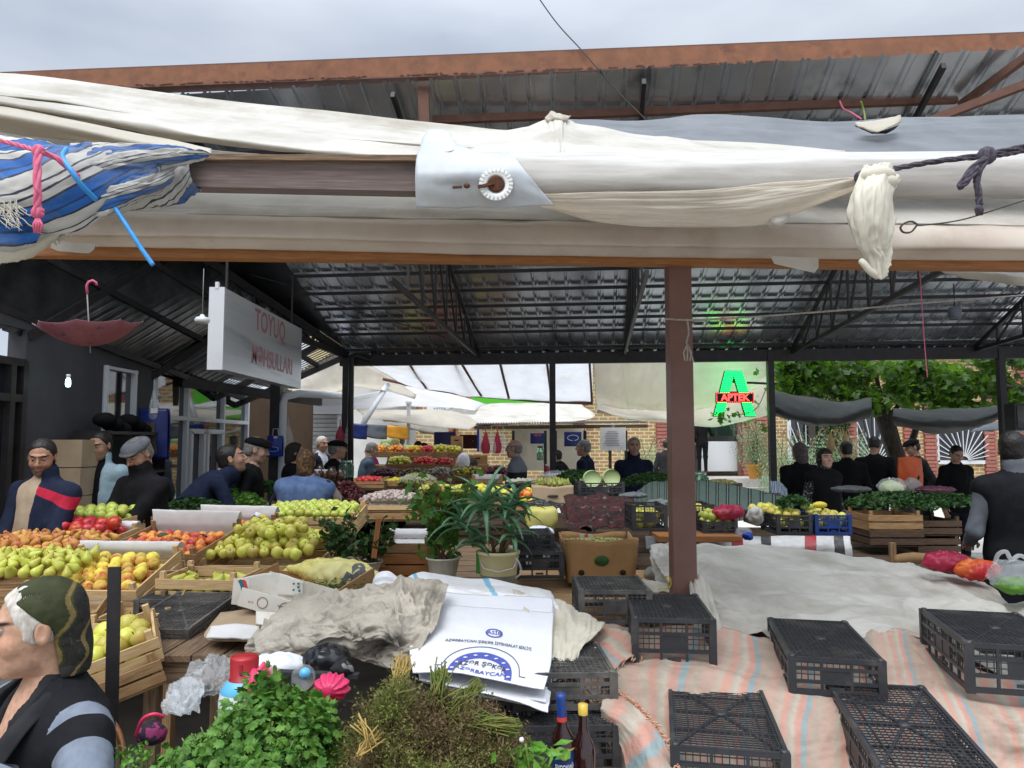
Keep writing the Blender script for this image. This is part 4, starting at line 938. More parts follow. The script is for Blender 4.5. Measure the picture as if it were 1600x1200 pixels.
rope('rope',[(60,232,1.95),(58,262,1.93),(59,300,1.92),(58,330,1.93)],.0105,'rope_pink','pink rope end hanging down over the striped bundle, with a knot at its foot',twist=.5,knots=[(59,332,1.93,.016),(60,236,1.95,.016)],extra=fray(59,338,1.93,4,26,9))
rope('rope',[(60,236,1.96),(86,246,1.98),(106,262,2.0),(122,276,2.04)],.008,'rope_pink','pink rope crossing the striped bundle towards the lower right',twist=.5)
rope('cord',[(104,232,2.02),(98,246,2.0),(112,268,1.98),(128,290,2.0),(150,312,2.06)],.007,'rope_blue','blue cord wound tightly over the striped bundle','cord')
rope('cord',[(172,312,2.1),(186,334,2.09),(204,362,2.08),(222,390,2.08),(239,414,2.08)],.0065,'rope_blue','loose blue cord end hanging from the striped bundle','cord')
rope('rope',[(1690,205,1.98),(1600,229,2.05),(1530,243,2.1),(1450,254,2.15),(1400,263,2.17),(1360,268,2.17)],.0085,'rope_dark','dark twisted rope running from the knotted rag to the right edge',twist=.45,knots=[(1345,277,2.14,.018),(1542,243,2.08,.024)])
rope('rope',[(1690,214,1.99),(1600,236,2.05),(1540,246,2.09),(1460,252,2.14),(1370,270,2.16)],.006,'rope_dark','thinner second strand of dark rope beside the twisted rope at upper right',twist=.45)
rope('rope',[(1542,246,2.07),(1520,262,2.06),(1500,290,2.06),(1508,286,2.05),(1528,262,2.05)],.009,'rope_dark','short loop of dark rope hanging from the right-hand knot',twist=.45)
rope('rope',[(1540,248,2.07),(1526,280,2.06),(1530,305,2.06),(1530,320,2.06)],.010,'rope_dark','frayed dark rope end hanging from the right-hand knot',twist=.45,extra=fray(1530,318,2.06,4,18,8))
rope('rope',[(1346,280,2.13),(1340,300,2.12),(1334,324,2.12)],.008,'rope_dark','dark rope tail left of the knotted rag',twist=.45)
rope('rope',[(1356,278,2.1),(1366,300,2.07),(1374,322,2.06),(1373,338,2.07)],.006,'rope_dark','dark rope tail hanging in front of the knotted rag',twist=.45)
sheet('knotted_rag',[[(1352,262,2.14),(1372,256,2.12),(1390,262,2.12),(1404,284,2.14)],[(1336,296,2.10),(1358,296,2.05),(1378,296,2.05),(1392,300,2.1)],[(1328,340,2.1),(1352,342,2.04),(1376,340,2.04),(1393,344,2.1)],
 [(1338,374,2.1),(1354,384,2.06),(1374,382,2.06),(1391,372,2.1)],[(1352,392,2.1),(1364,400,2.07),(1378,402,2.07),(1388,398,2.1)],[(1362,418,2.1),(1370,432,2.08),(1378,436,2.08),(1387,412,2.1)]],'cloth_cream',
 'cream rag knotted to the pole with its torn end hanging down','rag',nu=70,nv=50,amp=.017,freq=3.0,seed=5,ani=(.9,1.8),rid=.8,fine=.003)
mb=MB();mb.sphere(at(1372,275,2.10),(.05,.03,.028),14,10);mb.sphere(at(1388,284,2.09),(.028,.02,.02),12,8);o=mb.build('rag_knot',MATS['cloth_cream']);tag(o,'thick cream knot at the top of the hanging rag','knot')
rope('rag_tail',[(1372,432,2.08),(1360,424,2.07),(1350,412,2.07),(1346,408,2.08)],.010,'cloth_cream','curled tip of the hanging rag','rag')
rope('wire',[(1640,300,2.0),(1560,326,2.05),(1500,344,2.1),(1440,352,2.12),(1432,350,2.12)],.0022,'wire','thin double wire with a hook crossing in front of the white band','wire')
rope('wire_hook',[(1432,350,2.12),(1424,346,2.12),(1413,349,2.12),(1407,356,2.12),(1412,363,2.12),(1424,362,2.12),(1434,350,2.12)],.003,'wire','bent wire hook beside the hanging rag','hook')
rope('wire',[(830,-20,6.0),(870,36,6.0),(912,82,5.95),(960,138,5.9),(1012,190,5.8)],.005,'wire','thin wire slanting across the sky down to the tarpaulin','wire')
rope('string',[(1040,498,3.3),(1076,500,3.26),(1130,498,3.4),(1300,486,3.6),(1450,473,3.8),(1680,455,4.2)],.0045,'rope_white','pale twisted string tied to the brown post and running right','string',twist=.4)
rope('string',[(1074,500,3.27),(1076,520,3.27),(1073,536,3.27),(1078,550,3.27),(1084,566,3.27)],.004,'rope_white','frayed loose string end on the brown post','string',twist=.4,extra=fray(1074,538,3.27,3,26,9))
rope('string',[(1437,420,3.5),(1440,470,3.5),(1444,530,3.5),(1449,590,3.5)],.0022,'rope_pink','thin reddish string hanging straight down near the vine','string')
rope('string',[(1312,158,5.6),(1318,170,5.6),(1330,176,5.6),(1346,186,5.5)],.006,'rope_pink','red string tied to the brown rail above the grey tarpaulin','string')
rope('string',[(1345,158,5.6),(1350,175,5.6),(1352,188,5.5)],.008,'stem_green','green string looped over the brown rail','string')
rope('wire',[(395,430,8.5),(470,452,8.8),(520,474,9.6),(700,528,10.4)],.006,'black_steel','black cable hanging from the hip of the roof to the eave','cable')
# ================================================================== shop fronts on the left (wall plane x = -4)
XW=-4.0
def wy(px_): return XW*FPX/(px_-800)
def wz(px_,py_): return V3(at(px_,py_,wy(px_)))[2]
shop=empty('shop_building',(XW,8,0),'dark grey shop building with aluminium framed windows on the left under the roof','building')
SO=np.array([XW,8,0.])
def wbox(y0,y1,z0,z1,x0=-.15,x1=0,m=0,mb=None):
 mb=mb or MB();mb.box((XW+(x0+x1)/2-SO[0],(y0+y1)/2-SO[1],(z0+z1)/2),(x1-x0,y1-y0,z1-z0),m=m);return mb
ya,yb,yc=wy(240),wy(386),wy(436)
w=MB()
wbox(3.0,yc,2.62,2.74,mb=w);wbox(3.0,6.15,0,.75,mb=w);wbox(6.12,7.30,0,2.62,mb=w);wbox(7.95,ya,0,2.62,mb=w);wbox(7.3,7.95,0,1.80,mb=w);wbox(ya,yb,0,.5,mb=w);wbox(7.3,7.95,2.45,2.62,mb=w)
w.build('wall',MATS['wall_dark'],shop)
w=MB();wbox(yb,15.0,0,2.5,mb=w,x0=-.15,x1=.02);w.build('side_wall',MATS['wall_brown'],shop)
def window(y0,y1,z0,z1,nys,nzs,fw=.05,name='window',fm='alu_frame',extra=None):
 f=MB()
 for y in nys: wbox(y-fw/2,y+fw/2,z0,z1,-.06,.03,mb=f)
 for z in nzs: wbox(y0,y1,z-fw/2,z+fw/2,-.058,.028,mb=f)
 if extra: extra(f)
 o=f.build(name,MATS[fm],shop)
 p=MB();wbox(y0,y1,z0,z1,-.035,-.025,mb=p);p.build('pane',MATS['glass_dark'],o)
ys=[ya,wy(291),wy(348),yb];zt=2.54
def doors(f):
 for a,b in ((wy(295),wy(317)),(wy(321),wy(345))):
  for y in (a+.02,b-.02): wbox(y-.03,y+.03,.5,1.82,-.02,.05,mb=f)
  wbox(a,b,1.80,1.86,-.02,.05,mb=f)
window(ya,yb,.5,zt,ys,[.5,1.98,zt],extra=doors)
window(7.32,7.93,1.8,2.45,[7.34,7.9],[1.82,2.43],.03)
window(3.2,6.1,.75,2.36,[3.2,4.8,5.95,6.1],[.77,2.05,2.34],.06,fm='black_steel')
l_=empty('wall_lamp',at(107,585,6.35),'small cool white lamp glowing on the dark shop wall','lamp');MB().lathe([(.0,0),(.016,0),(.018,-.02),(.012,-.03)],12).build('socket',MATS['white_enamel'],l_)
MB().lathe([(.012,-.03),(.02,-.05),(.022,-.085),(.016,-.105),(0,-.11)],12).build('bulb',MATS['lamp_cool'],l_)
for (a,b,z0,z1,m,nm,lb) in ((6.35,6.75,1.0,1.72,'cardboard_pale','carton_stack','stacked pale cartons against the dark shop wall beside the large window'),):
 o=empty(nm,(XW+.2,a,z0),lb,'cartons');n=3
 for k in range(n): MB().box((0,(b-a)/2+.01*k,(z1-z0)/n*(k+.5)),(.3,b-a-.02,(z1-z0)/n-.008)).build('carton',MATS[m],o)
sh=empty('dark_shelf',(XW+.22,7.1,0),'dark shelf rack behind the vendor in the pale blue jacket','shelf')
for z in (.5,.95,1.4,1.78): MB().box((0,.2,z),(.36,1.1,.03)).build('shelf_board',MATS['black_steel'],sh)
for y in (-.34,.74): MB().box((0,y,.9),(.34,.03,1.8)).build('side_panel',MATS['black_steel'],sh)
for k in range(7): MB().sphere((.03,-.2+.14*k,1.9-.04*(k % 3)),(.11,.09,.07),10,7).build('wrapped_goods',MATS['black_cloth'],sh)
sg=empty('shop_sign',at(398,520,6.9),'brushed metal sign box with faded red lettering hanging from the lean-to roof','sign')
a=V3(at(352,450,6.5));a2=V3(at(352,577,6.5));b_=V3(at(469,512,8.8));
XS=a[0];YB=XS*FPX/(469-800)
x0=XS-.24;zt1,zb1=a[2],a2[2]
q=V3(sg.location);yc_=(6.5+YB)/2
mb=MB();mb.box((XS-.065-q[0],yc_-q[1],(zt1+zb1)/2-q[2]),(.13,YB-6.5,zt1-zb1));mb.build('sign_box',MATS['sign_alu'],sg)
mb=MB();mb.box((XS-.065-q[0],6.49-q[1],(zt1+zb1)/2-q[2]),(.134,.02,zt1-zb1+.01));mb.box((XS-.065-q[0],6.49-q[1],zt1-q[2]+.02),(.03,.03,.06));mb.build('end_plate',MATS['white_enamel'],sg)
def text(s_,size,loc,R,m,parent,name='lettering',ext=.002,align='CENTER',bold=0,sx=1.0,font=None):
 c=bpy.data.curves.new(name,'FONT');c.body=s_;c.size=size;c.extrude=ext;c.align_x=align;c.align_y='CENTER';c.offset=bold;c.resolution_u=3
 o=bpy.data.objects.new(name+'_tmp',c);COL.objects.link(o);dg=bpy.context.evaluated_depsgraph_get();me=bpy.data.meshes.new_from_object(o.evaluated_get(dg));bpy.data.objects.remove(o)
 me.materials.clear();me.materials.append(MATS[m]);n=bpy.data.objects.new(name,me);COL.objects.link(n);n.parent=parent
 Mx=Matrix(np.array(R).tolist()).to_4x4() @ Matrix.Diagonal((sx,1,1,1));n.matrix_local=Matrix.Translation(Vector(loc)) @ Mx
 return n
RW=np.array([[0,0,1],[1,0,0],[0,1,0.]])
def spos(px_,py_): Y=XS*FPX/(px_-800);p=V3(at(px_,py_,Y));return p[1]-q[1],p[2]-q[2]
y1,z1=spos(420,511);y2,z2=spos(408,560)
text('TOYUQ',.30,(XS+.001-q[0],y1,z1),RW,'sign_red',sg,bold=.004,sx=.92);text('MƏHSULLARI',.25,(XS+.001-q[0],y2+.35,z2-.0),RW,'sign_red',sg,bold=.003,sx=.92)
for y in (6.7,YB-.2): MB().bar((XS-.065-q[0],y-q[1],zt1-q[2]),(XS-.065-q[0],y-q[1],zt1-q[2]+.6),.02).build('hanger',MATS['black_steel'],sg)
pl_=empty('pendant_lamp',at(316,497,6.2),'small white pendant lamp hanging left of the metal sign','lamp')
MB().lathe([(.0,.03),(.015,.03),(.022,.012),(.05,.005),(.062,-.015),(.058,-.035),(.045,-.042),(0,-.042)],20).build('lamp_shade',MATS['white_enamel'],pl_);MB().tube([(0,0,.03),(0,.0,.42)],.003,5).build('cord',MATS['wire_pale'],pl_)
um=empty('umbrella',at(141,545,5.4),'pink flowered child umbrella hanging upside down from the dark roof','umbrella')
n=8;V=[]
mb=MB();R_=.36;rows=[]
for i in range(9):
 t=i/8;row=[]
 for j in range(8*6+1):
  a=2*pi*j/48;seg=(j % 6)/6.0;sc=1-.10*sin(pi*seg)*t;r=R_*t*sc*(1+.0);row.append((r*cos(a),r*sin(a),.02+.17*t**1.8-.018*sin(pi*seg)*t))
 rows.append(row)
mb.surf(np.array(rows));mb.build('canopy',MATS['umbrella_pink'],um,solid=.002)
mb=MB()
for k in range(8): a=2*pi*k/8;mb.tube([(0,0,.03),(R_*.5*cos(a),R_*.5*sin(a),.07),(R_*cos(a),R_*sin(a),.195)],.002,4)
mb.build('ribs',MATS['wire_pale'],um)
MB().tube([(0,0,-.03),(0,0,.2),(0,0,.43)],.005,6).build('shaft',MATS['wire_pale'],um)
MB().tube([(0,0,.40),(0,0,.46),(.015,0,.485),(.04,0,.495),(.062,0,.48),(.066,0,.46)],.009,8).build('handle',MATS['rope_pink'],um)
for p in (um,): p.rotation_euler=(RAD(5),RAD(-4),.3)
mp_=empty('canopy_post',(*V3(at(430,700,10.0))[:2],0),'dark square post carrying a pale round down pipe in front of the brown wall','post')
MB().box((0,0,1.25),(.13,.13,2.5)).build('post_tube',MATS['black_steel'],mp_)
mb=MB();mb.tube([(.10,-.03,0),(.10,-.03,2.20),(.12,-.02,2.30),(.22,.3,2.36),(.6,1.6,2.40)],.052,12);mb.build('down_pipe',MATS['alu_frame'],mp_)
tag(MB().bar((-4.0,9.0,2.42),V3(at(500,628,11.4)),.08,.12).build('canopy_beam',MATS['black_steel']),'dark beam under the lean-to edge above the brown wall','beam')
ss=empty('shuttered_shop',at(498,700,15.5),'grey kiosk with a closed roller shutter beyond the left post','shop');q=V3(ss.location)
def lp(px_,py_,Y): return V3(at(px_,py_,Y))-q
a,b_=lp(470,648,15.5),lp(527,720,15.5);gz=-q[2]
mb=MB()
for k in range(26):
 z=a[2]-(k+.5)*(a[2]-gz)/26;mb.box(((a[0]+b_[0])/2,0,z),(b_[0]-a[0],.03+.015*(k % 1),(a[2]-gz)/26*.86),rotm((.25,0,0)))
mb.build('roller_shutter',MATS['shutter'],ss)
mb=MB();w0,w1=lp(452,622,15.6),lp(548,622,15.6);mb.box(((w0[0]+w1[0])/2,.15,(w0[2]+gz)/2+.0),(w1[0]-w0[0],.2,w0[2]-gz));mb.build('wall',MATS['plaster_white'],ss)
mb=MB();mb.box(((a[0]+b_[0])/2,-.06,a[2]+.10),(b_[0]-a[0]+.2,.16,.18));mb.build('shutter_box',MATS['alu_frame'],ss)
for x in (a[0]-.03,b_[0]+.03): MB().box((x,-.03,(a[2]+gz)/2),(.06,.07,a[2]-gz)).build('guide_rail',MATS['white_enamel'],ss)
sheet('awning_cloth',[[(440,602,11.5),(470,592,12.2),(505,572,12.8),(540,560,13.2),(600,585,13.6),(650,618,13.8)],[(450,608,11.4),(480,610,12),(510,606,12.6),(545,600,13),(600,605,13.4),(650,620,13.6)],[(456,612,11.3),(480,620,11.8),(515,618,12.4),(550,606,12.8),(600,612,13.2),(648,624,13.4)]],
  'tarp_cream','cream awning cloth sagging between the lean-to and the black post','awning',nu=16,nv=40,amp=.05,freq=4)
mb=MB();rows=[]
A,B,C_,D_=V3(at(400,620,13)),V3(at(560,530,14.5)),V3(at(470,640,17)),V3(at(640,600,17))
P=[]
for i in range(60):
 t=i/59;P.append([A+(B-A)*t+(C_-A)*s_+[0,0,.03*(i % 2)] for s_ in (0,1)])
o=MB().surf(np.array(P),smooth=False).build('far_roof',MATS['roof_fibre']);tag(o,'pale ribbed roof beyond the lean-to on the left','roof')
for cx,cy,Y,w_,h_,m,lb,nm in ((430,697,9.8,.19,.27,'blue_bag','blue printed carrier bag hanging on the pipe of the dark post','carrier_bag'),(240,678,7.7,.30,.52,'navy_bag','large dark blue bag hanging from the corner of the glazed shop front','carrier_bag')):
 r_=empty(nm,at(cx,cy,Y),lb,'bag');P=cloth([[(-w_/2,-.02,h_/2),(0,-.05,h_/2),(w_/2,-.02,h_/2)],[(-w_/2*1.05,-.03,0),(0,-.08,0),(w_/2*1.05,-.03,0)],[(-w_/2*1.1,-.02,-h_/2),(0,-.04,-h_/2),(w_/2*1.05,-.02,-h_/2)]],16,16,amp=.012)
 MB().surf(P).build('front',MATS[m],r_,solid=.003);P2=P*[1,-1,1];MB().surf(P2).build('back',MATS[m],r_,solid=.003)
 MB().tube([(-.04,0,h_/2),(-.03,0,h_/2+.09),(.03,0,h_/2+.09),(.04,0,h_/2)],.006,6).build('handle',MATS['white_plastic'],r_)
 if w_ < .25:
  mb=MB()
  for i in range(24): a0,a1=2*pi*i/24,2*pi*(i+1)/24;mb.bar((.05*0+.07*cos(a0),-.088,-.04+.03*sin(a0)),(.07*cos(a1),-.088,-.04+.03*sin(a1)),.004)
  mb.build('oval_print',MATS['label_white'],r_);MB().box((-.035,-.078,.055),(.06,.004,.02),rotm((0,.3,0))).build('logo_print',MATS['magenta_bag'],r_)
  MB().box((.02,-.062,.115),(.05,.004,.03)).build('tag',MATS['card_white'],r_)
 else:
  P=cloth([[(-.05,-.09,.12),(0,-.11,.12),(.05,-.09,.12)],[(-.07,-.10,-.05),(0,-.12,-.05),(.07,-.10,-.05)],[(-.09,-.09,-.2),(0,-.10,-.2),(.09,-.09,-.2)]],8,8,amp=.004);MB().surf(P).build('print_panel',MATS['brown_wool'],r_)
  MB().box((.03,-.07,.235),(.07,.006,.05)).build('tag',MATS['paper_white'],r_)
def hangbag(px_,py_,Y,w_,h_,m,lb,nm='plastic_bag',grp=None,seed=1):
 r_=empty(nm,at(px_,py_,Y),lb,'bag',grp);rr=np.random.RandomState(seed);n=18;rows=[]
 for i in range(10):
  t=i/9;rad=w_/2*(.18+.82*min(1,(t*1.6))**.8)*(1-.25*max(0,t-.85)/.15);row=[]
  for j in range(n+1): a=2*pi*j/n;k=1+.12*vnoise(np.array([cos(a)*2,sin(a)*2,t*3+seed]),seed);row.append((rad*k*cos(a),rad*k*.45*sin(a),h_*(.5-t)))
  rows.append(row)
 MB().surf(np.array(rows)).build('bag_body',MATS[m],r_);MB().tube([(0,0,h_*.5),(.0,0,h_*.5+.10)],.008,5).build('handle',MATS[m],r_);return r_
hangbag(450,680,10.0,.14,.26,'clear_bag','bunch of clear plastic bags hung beside the blue printed bag')
hangbag(531,682,10.9,.15,.30,'magenta_bag','crimson plastic bags hung on the black corner post')
hangbag(545,676,10.85,.12,.34,'clear_bag','translucent plastic bags hung behind the crimson ones',seed=5)
hangbag(240,634,7.65,.10,.34,'clear_bag','pale roll of plastic bags above the dark blue bag',seed=6)
# ================================================================== beyond the shed: street, brick pharmacy, awnings, vine
BY=25.0
road=MB().surf(np.array([[[x,y,.006] for y in (11.6,BY-1.5)] for x in (-9,24)]));tag(road.build('pavement',MATS['concrete_pale']),kind='structure')  # pale and carried up to the eave to brighten the roof's underside
bb=empty('brick_building',(8,BY,0),'yellow brick building with red brick pilasters behind the shed','building');BO=np.array([8,BY,0.])
def bx(px_): return V3(at(px_,690,BY))[0]
def bz(py_): return V3(at(800,py_,BY))[2]
def bbox(x0,x1,z0,z1,y0=-.02,y1=.4,mb=None,m=0):
 mb=mb or MB();mb.box(((x0+x1)/2-8,(y0+y1)/2,(z0+z1)/2),(x1-x0,y1-y0,z1-z0),m=m);return mb
dx0,dx1=bx(1076),bx(1152);dzt=bz(652);zf=bz(744)
w=MB();xs=[-4,dx0];bbox(-3.2,dx0,0,4.6,mb=w);bbox(dx1+.55,26,0,4.6,mb=w);bbox(dx0,dx1+.55,dzt+.5,4.6,mb=w);bbox(dx0,dx1+.55,0,zf,mb=w);w.build('wall',MATS['brick_yellow'],bb)
for p_ in (705,905,1034,1072,1168,1190,1328,1420,1452,1545,1600):
 x=bx(p_);k=MB()
 for i in range(38): k.box((x-8,-.06,.06+i*.12),(.42-.05*(i % 2),.12,.105))
 k.build('pilaster',MATS['brick_red'],bb)
MB().box(((dx0+dx1)/2-8+.2,3.2,zf+1.3),(dx1-dx0+1.6,.1,2.8)).build('back_wall',MATS['plaster_white'],bb)
for x in (dx0-.6,dx1+.9): MB().box((x-8,1.7,zf+1.3),(.1,2.9,2.8)).build('inner_wall',MATS['plaster_white'],bb)
MB().box(((dx0+dx1)/2-8,1.7,zf-.05),(dx1-dx0+1.4,3.0,.1)).build('inner_floor',MATS['roof_fibre'],bb)
MB().box(((dx0+dx1)/2-8,1.7,zf+2.7),(dx1-dx0+1.4,3.0,.1)).build('ceiling',MATS['plaster_white'],bb)
MB().box(((dx0+dx1)/2-8+.35,.55,zf+.65),(dx1-dx0-.1,.5,1.0)).build('counter',MATS['white_enamel'],bb)
MB().box(((dx0+dx1)/2-8+.35,1.2,zf+1.9),(dx1-dx0-.3,.06,1.1)).build('glass_case',MATS['glass_green'],bb)
k=MB();x=dx1+.02
for (xa,xb) in ((dx1,dx1+.13),(dx1+.42,dx1+.55)): bbox(xa,xb,zf,dzt+.5,-.04,.06,mb=k)
bbox(dx1+.13,dx1+.42,zf,zf+.72,-.04,.04,mb=k);bbox(dx1+.13,dx1+.42,dzt+.35,dzt+.5,-.04,.04,mb=k);k.build('door_frame',MATS['brown_paint'],bb)
k=MB();bbox(dx1+.13,dx1+.42,zf+.72,dzt+.35,0,.02,mb=k);k.build('door_pane',MATS['glass_dark'],bb)
st=MB();bbox(dx0-1.0,bx(1200),0,zf,-1.5,-.05,mb=st);bbox(dx0-.6,bx(1205),0,zf*.5,-1.95,-1.5,mb=st);st.build('step',MATS['concrete_pale'],bb)
def ray_window(pa,pb,ya_,yb_):
 xa,xb,zt_,zb_=bx(pa),bx(pb),bz(ya_),bz(yb_);k=MB();bbox(xa,xb,zb_,zt_,-.05,-.03,mb=k);o=k.build('window',MATS['glass_dark'],bb)
 f=MB()
 for x in (xa,xb): bbox(x-.06,x+.06,zb_,zt_,-.10,-.04,mb=f)
 for z in (zt_,zb_): bbox(xa,xb,z-.06,z+.06,-.10,-.04,mb=f)
 f.build('frame',MATS['white_enamel'],o);r_=MB();c=np.array([(xa+xb)/2-8,-.14,zb_+.05]);L_=max(xb-xa,zt_-zb_)
 for i in range(1,16):
  a=pi*i/16;d=np.array([cos(a),0,sin(a)]);t=min((xb-xa)/2/max(abs(d[0]),1e-6),(zt_-zb_)/max(d[2],1e-6));r_.bar(c+d*.15,c+d*t,.022)
 r_.build('grille',MATS['white_enamel'],o)
ray_window(1232,1282,640,726);ray_window(1336,1392,640,726);ray_window(1462,1540,652,722)
k=MB();bbox(-3.2,26,4.6,4.75,-.5,.4,mb=k);k.build('cornice',MATS['plaster_white'],bb)
gb=MB();gb.bar((bx(740)-8,-.6,bz(628)),(bx(905)-8,-.6,bz(628)),.6,1.1);gb.build('green_fascia',MATS['green_awning'],bb)
ps=empty('pharmacy_billboard',at(685,625,23.8),'white sign panel with a teal letter A above the market tents','sign');MB().box((0,0,0),(.72,.08,.86)).build('panel',MATS['white_enamel'],ps)
text('A',.72,(.06,-.045,.10),rotm((pi/2,0,0)),'teal_ink',ps,bold=.02);text('APTEK',.15,(.05,-.045,-.30),rotm((pi/2,0,0)),'teal_ink',ps)
ph=empty('pale_house',at(600,600,30),'pale yellow house with a grey fibre roof beyond the left post','building');q=V3(ph.location)
a,b_=V3(at(480,560,30)),V3(at(612,690,30));MB().box(((a[0]+b_[0])/2-q[0],1,a[2]/2-q[2]+.5),(b_[0]-a[0],2,a[2]+1)).build('wall',MATS['plaster_pale'],ph)
a,b_,c,d=[V3(at(*p))-q for p in ((540,572,24),(592,575,28),(700,618,28),(640,632,24))];P=np.array([[a+(d-a)*i/40+[0,0,.03*(i % 2)],b_+(c-b_)*i/40+[0,0,.03*(i % 2)]] for i in range(41)]);MB().surf(P,smooth=False).build('roof',MATS['roof_fibre'],ph)
MB().box(((a+c)[0]/2,(a+c)[1]/2+1,-1.5),(3.6,.2,4.2)).build('side_wall',MATS['plaster_white'],ph)
ks=empty('kiosk_shelter',at(880,690,13.5),'low shelter with a flat corrugated roof and dusty film back in the middle distance','shelter');q=V3(ks.location)
a,b_=V3(at(742,664,13.6)),V3(at(1012,661,12.6));P=np.array([[a+(b_-a)*i/120+[0,y,.025*(i % 2)+.05*y]-q for y in (0,.9)] for i in range(121)]);MB().surf(P,smooth=False).build('roof',MATS['black_steel'],ks)
mb=MB();mb.bar(a-q+[0,0,-.05],b_-q+[0,0,-.05],.05,.06);mb.build('rail',MATS['wood_dark'],ks)
for p_ in (802,852,868,914,953,978): x=V3(at(p_,700,13.1));MB().box((x[0]-q[0],x[1]-q[1],x[2]/2+.1-q[2]),(.05,.05,x[2]+.4)).build('leg',MATS['wood_dark' if p_ % 2 else 'black_steel'],ks)
P=cloth(px([[(800,668,13.9),(830,668,13.9),(868,668,13.9),(912,668,13.9)],[(800,700,13.8),(830,700,13.9),(868,700,13.8),(912,700,13.9)],[(800,735,13.8),(830,735,13.9),(868,735,13.8),(912,735,13.9)]]),24,40,amp=.05,freq=5)-q;MB().surf(P).build('film_back',MATS['tarp_cream'],ks)
nb=empty('notice_sheet',at(958,686,12.4),'white printed notice in a plastic sleeve hanging from the shelter roof','notice');MB().box((0,0,0),(.42,.01,.38)).build('sheet',MATS['paper_white'],nb)
mb=MB();rr=np.random.RandomState(2)
for i in range(9): mb.box((-.02+rr.uniform(-.02,.02),-.008,.12-.028*i),(.30*rr.uniform(.5,1),.002,.006))
mb.build('printed_lines',MATS['ink_dark'],nb);MB().tube([(0,0,.19),(-.03,0,.25),(.03,0,.25),(.0,0,.19)],.01,6).build('loop',MATS['clear_bag'],nb)
for (x_,y_,Y,w_,h_,m,lb) in ((895,686,12.4,.28,.24,'navy_bag','dark blue printed bag hung beside the white notice'),(840,685,13.0,.24,.18,'navy_bag','small navy bag with red print hung at the back of the shelter'),(695,685,14.2,.40,.24,'navy_bag','wide navy blue bag hung over the yellow fruit'),
        (732,690,14.2,.34,.26,'carpet_red','patterned brown bag hung right of the wide navy bag'),(593,671,12.8,.0,.0,None,None)):
 if not m: continue
 o=empty('carrier_bag',at(x_,y_,Y),lb,'bag');MB().surf(cloth([[(-w_/2,0,h_/2),(0,-.03,h_/2),(w_/2,0,h_/2)],[(-w_/2,0,-h_/2),(0,-.05,-h_/2),(w_/2,0,-h_/2)]],10,14,amp=.01)).build('front',MATS[m],o,solid=.02)
 if x_ == 895:
  mb=MB()
  for i in range(20): a0,a1=2*pi*i/20,2*pi*(i+1)/20;mb.bar((.09*cos(a0),-.05,.02+.045*sin(a0)),(.09*cos(a1),-.05,.02+.045*sin(a1)),.008)
  mb.build('oval_print',MATS['label_white'],o)
 if x_ == 840: MB().box((0,-.04,.055),(.12,.01,.03)).build('red_print',MATS['red_ink'],o)
o=empty('hung_blanket',at(590,672,12.8),'patchwork blue grey and orange cloth hung on a line beyond the black post','cloth')
for i,(a0,a1,m) in enumerate(((-.50,-.18,'navy_bag'),(-.18,.16,'grey_cloth'),(.16,.52,'orange_fruit'))):
 P=cloth([[(a0,0,.12-.02*i),((a0+a1)/2,-.02,.11-.02*i),(a1,0,.10-.02*i)],[(a0,0,-.12),((a0+a1)/2,-.03,-.15),(a1,0,-.16)]],8,12,amp=.02,seed=i+3);MB().surf(P).build('panel',MATS[m],o,solid=.006)
sheet('awning_cloth',[[(560,546,11.4),(640,546,11.3),(740,546,11.3),(840,547,11.2),(926,546,11.1)],[(590,575,12.4),(660,585,12.3),(740,588,12.2),(840,590,12.1),(926,588,12.0)],[(640,604,13.4),(690,612,13.3),(750,620,13.2),(840,626,13.1),(926,628,12.9)]],
  'tarp_bright','large white awning stretched outwards from the black eave in the middle','awning',nu=30,nv=60,amp=.05,freq=2,ani=(1,2))
fr=empty('awning_scaffold',at(780,590,12.2),'rusty rods and lower rail carrying the large white awning','frame');q=V3(fr.location)
for a,b_ in (((626,546,11.25),(668,606,13.3)),((626,548,11.2),(666,606,13.2)),((708,546,11.2),(752,618,13.1)),((700,546,11.2),(733,607,13.2)),((776,546,11.15),(795,622,13.0)),((852,546,11.1),(862,626,12.9)),((920,546,11.0),(925,628,12.85))):
 MB().bar(V3(at(*a))-q,V3(at(*b_))-q,.035).build('rod',MATS['rust_flange'],fr)
mb=MB();mb.tube([V3(at(*p))-q for p in ((598,592,13.2),(660,606,13.4),(740,618,13.3),(860,628,13.1),(926,630,12.9))],.03,6);mb.build('lower_rail',MATS['rust_flange'],fr)
o=MB().tube([at(606,600,13.3),at(566,665,13.0)],.05,8).build('prop_pole',MATS['alu_frame']);tag(o,'silver pole slanting up to the corner of the white awning','pole')
sheet('hanging_tarpaulin',[[(926,545,11.2),(965,545,11.2),(980,552,11.25),(1010,556,11.3),(1045,545,11.2),(1120,545,11.1),(1198,545,11.0)],[(928,580,11.4),(965,580,11.4),(985,584,11.45),(1010,588,11.5),(1045,585,11.4),(1120,580,11.3),(1198,575,11.1)],
  [(930,618,11.5),(965,622,11.6),(985,628,11.7),(1010,634,11.8),(1045,634,11.7),(1120,628,11.5),(1198,590,11.1)],[(932,632,11.4),(965,638,11.5),(985,641,11.6),(1010,643,11.6),(1045,642,11.5),(1120,636,11.3),(1198,600,11.0)]],'tarp_flap','pale sheet hanging from the eave behind the brown post, lit green at its right end','tarpaulin',nu=50,nv=110,amp=.07,freq=4,ani=(.8,1.6),rid=.5)
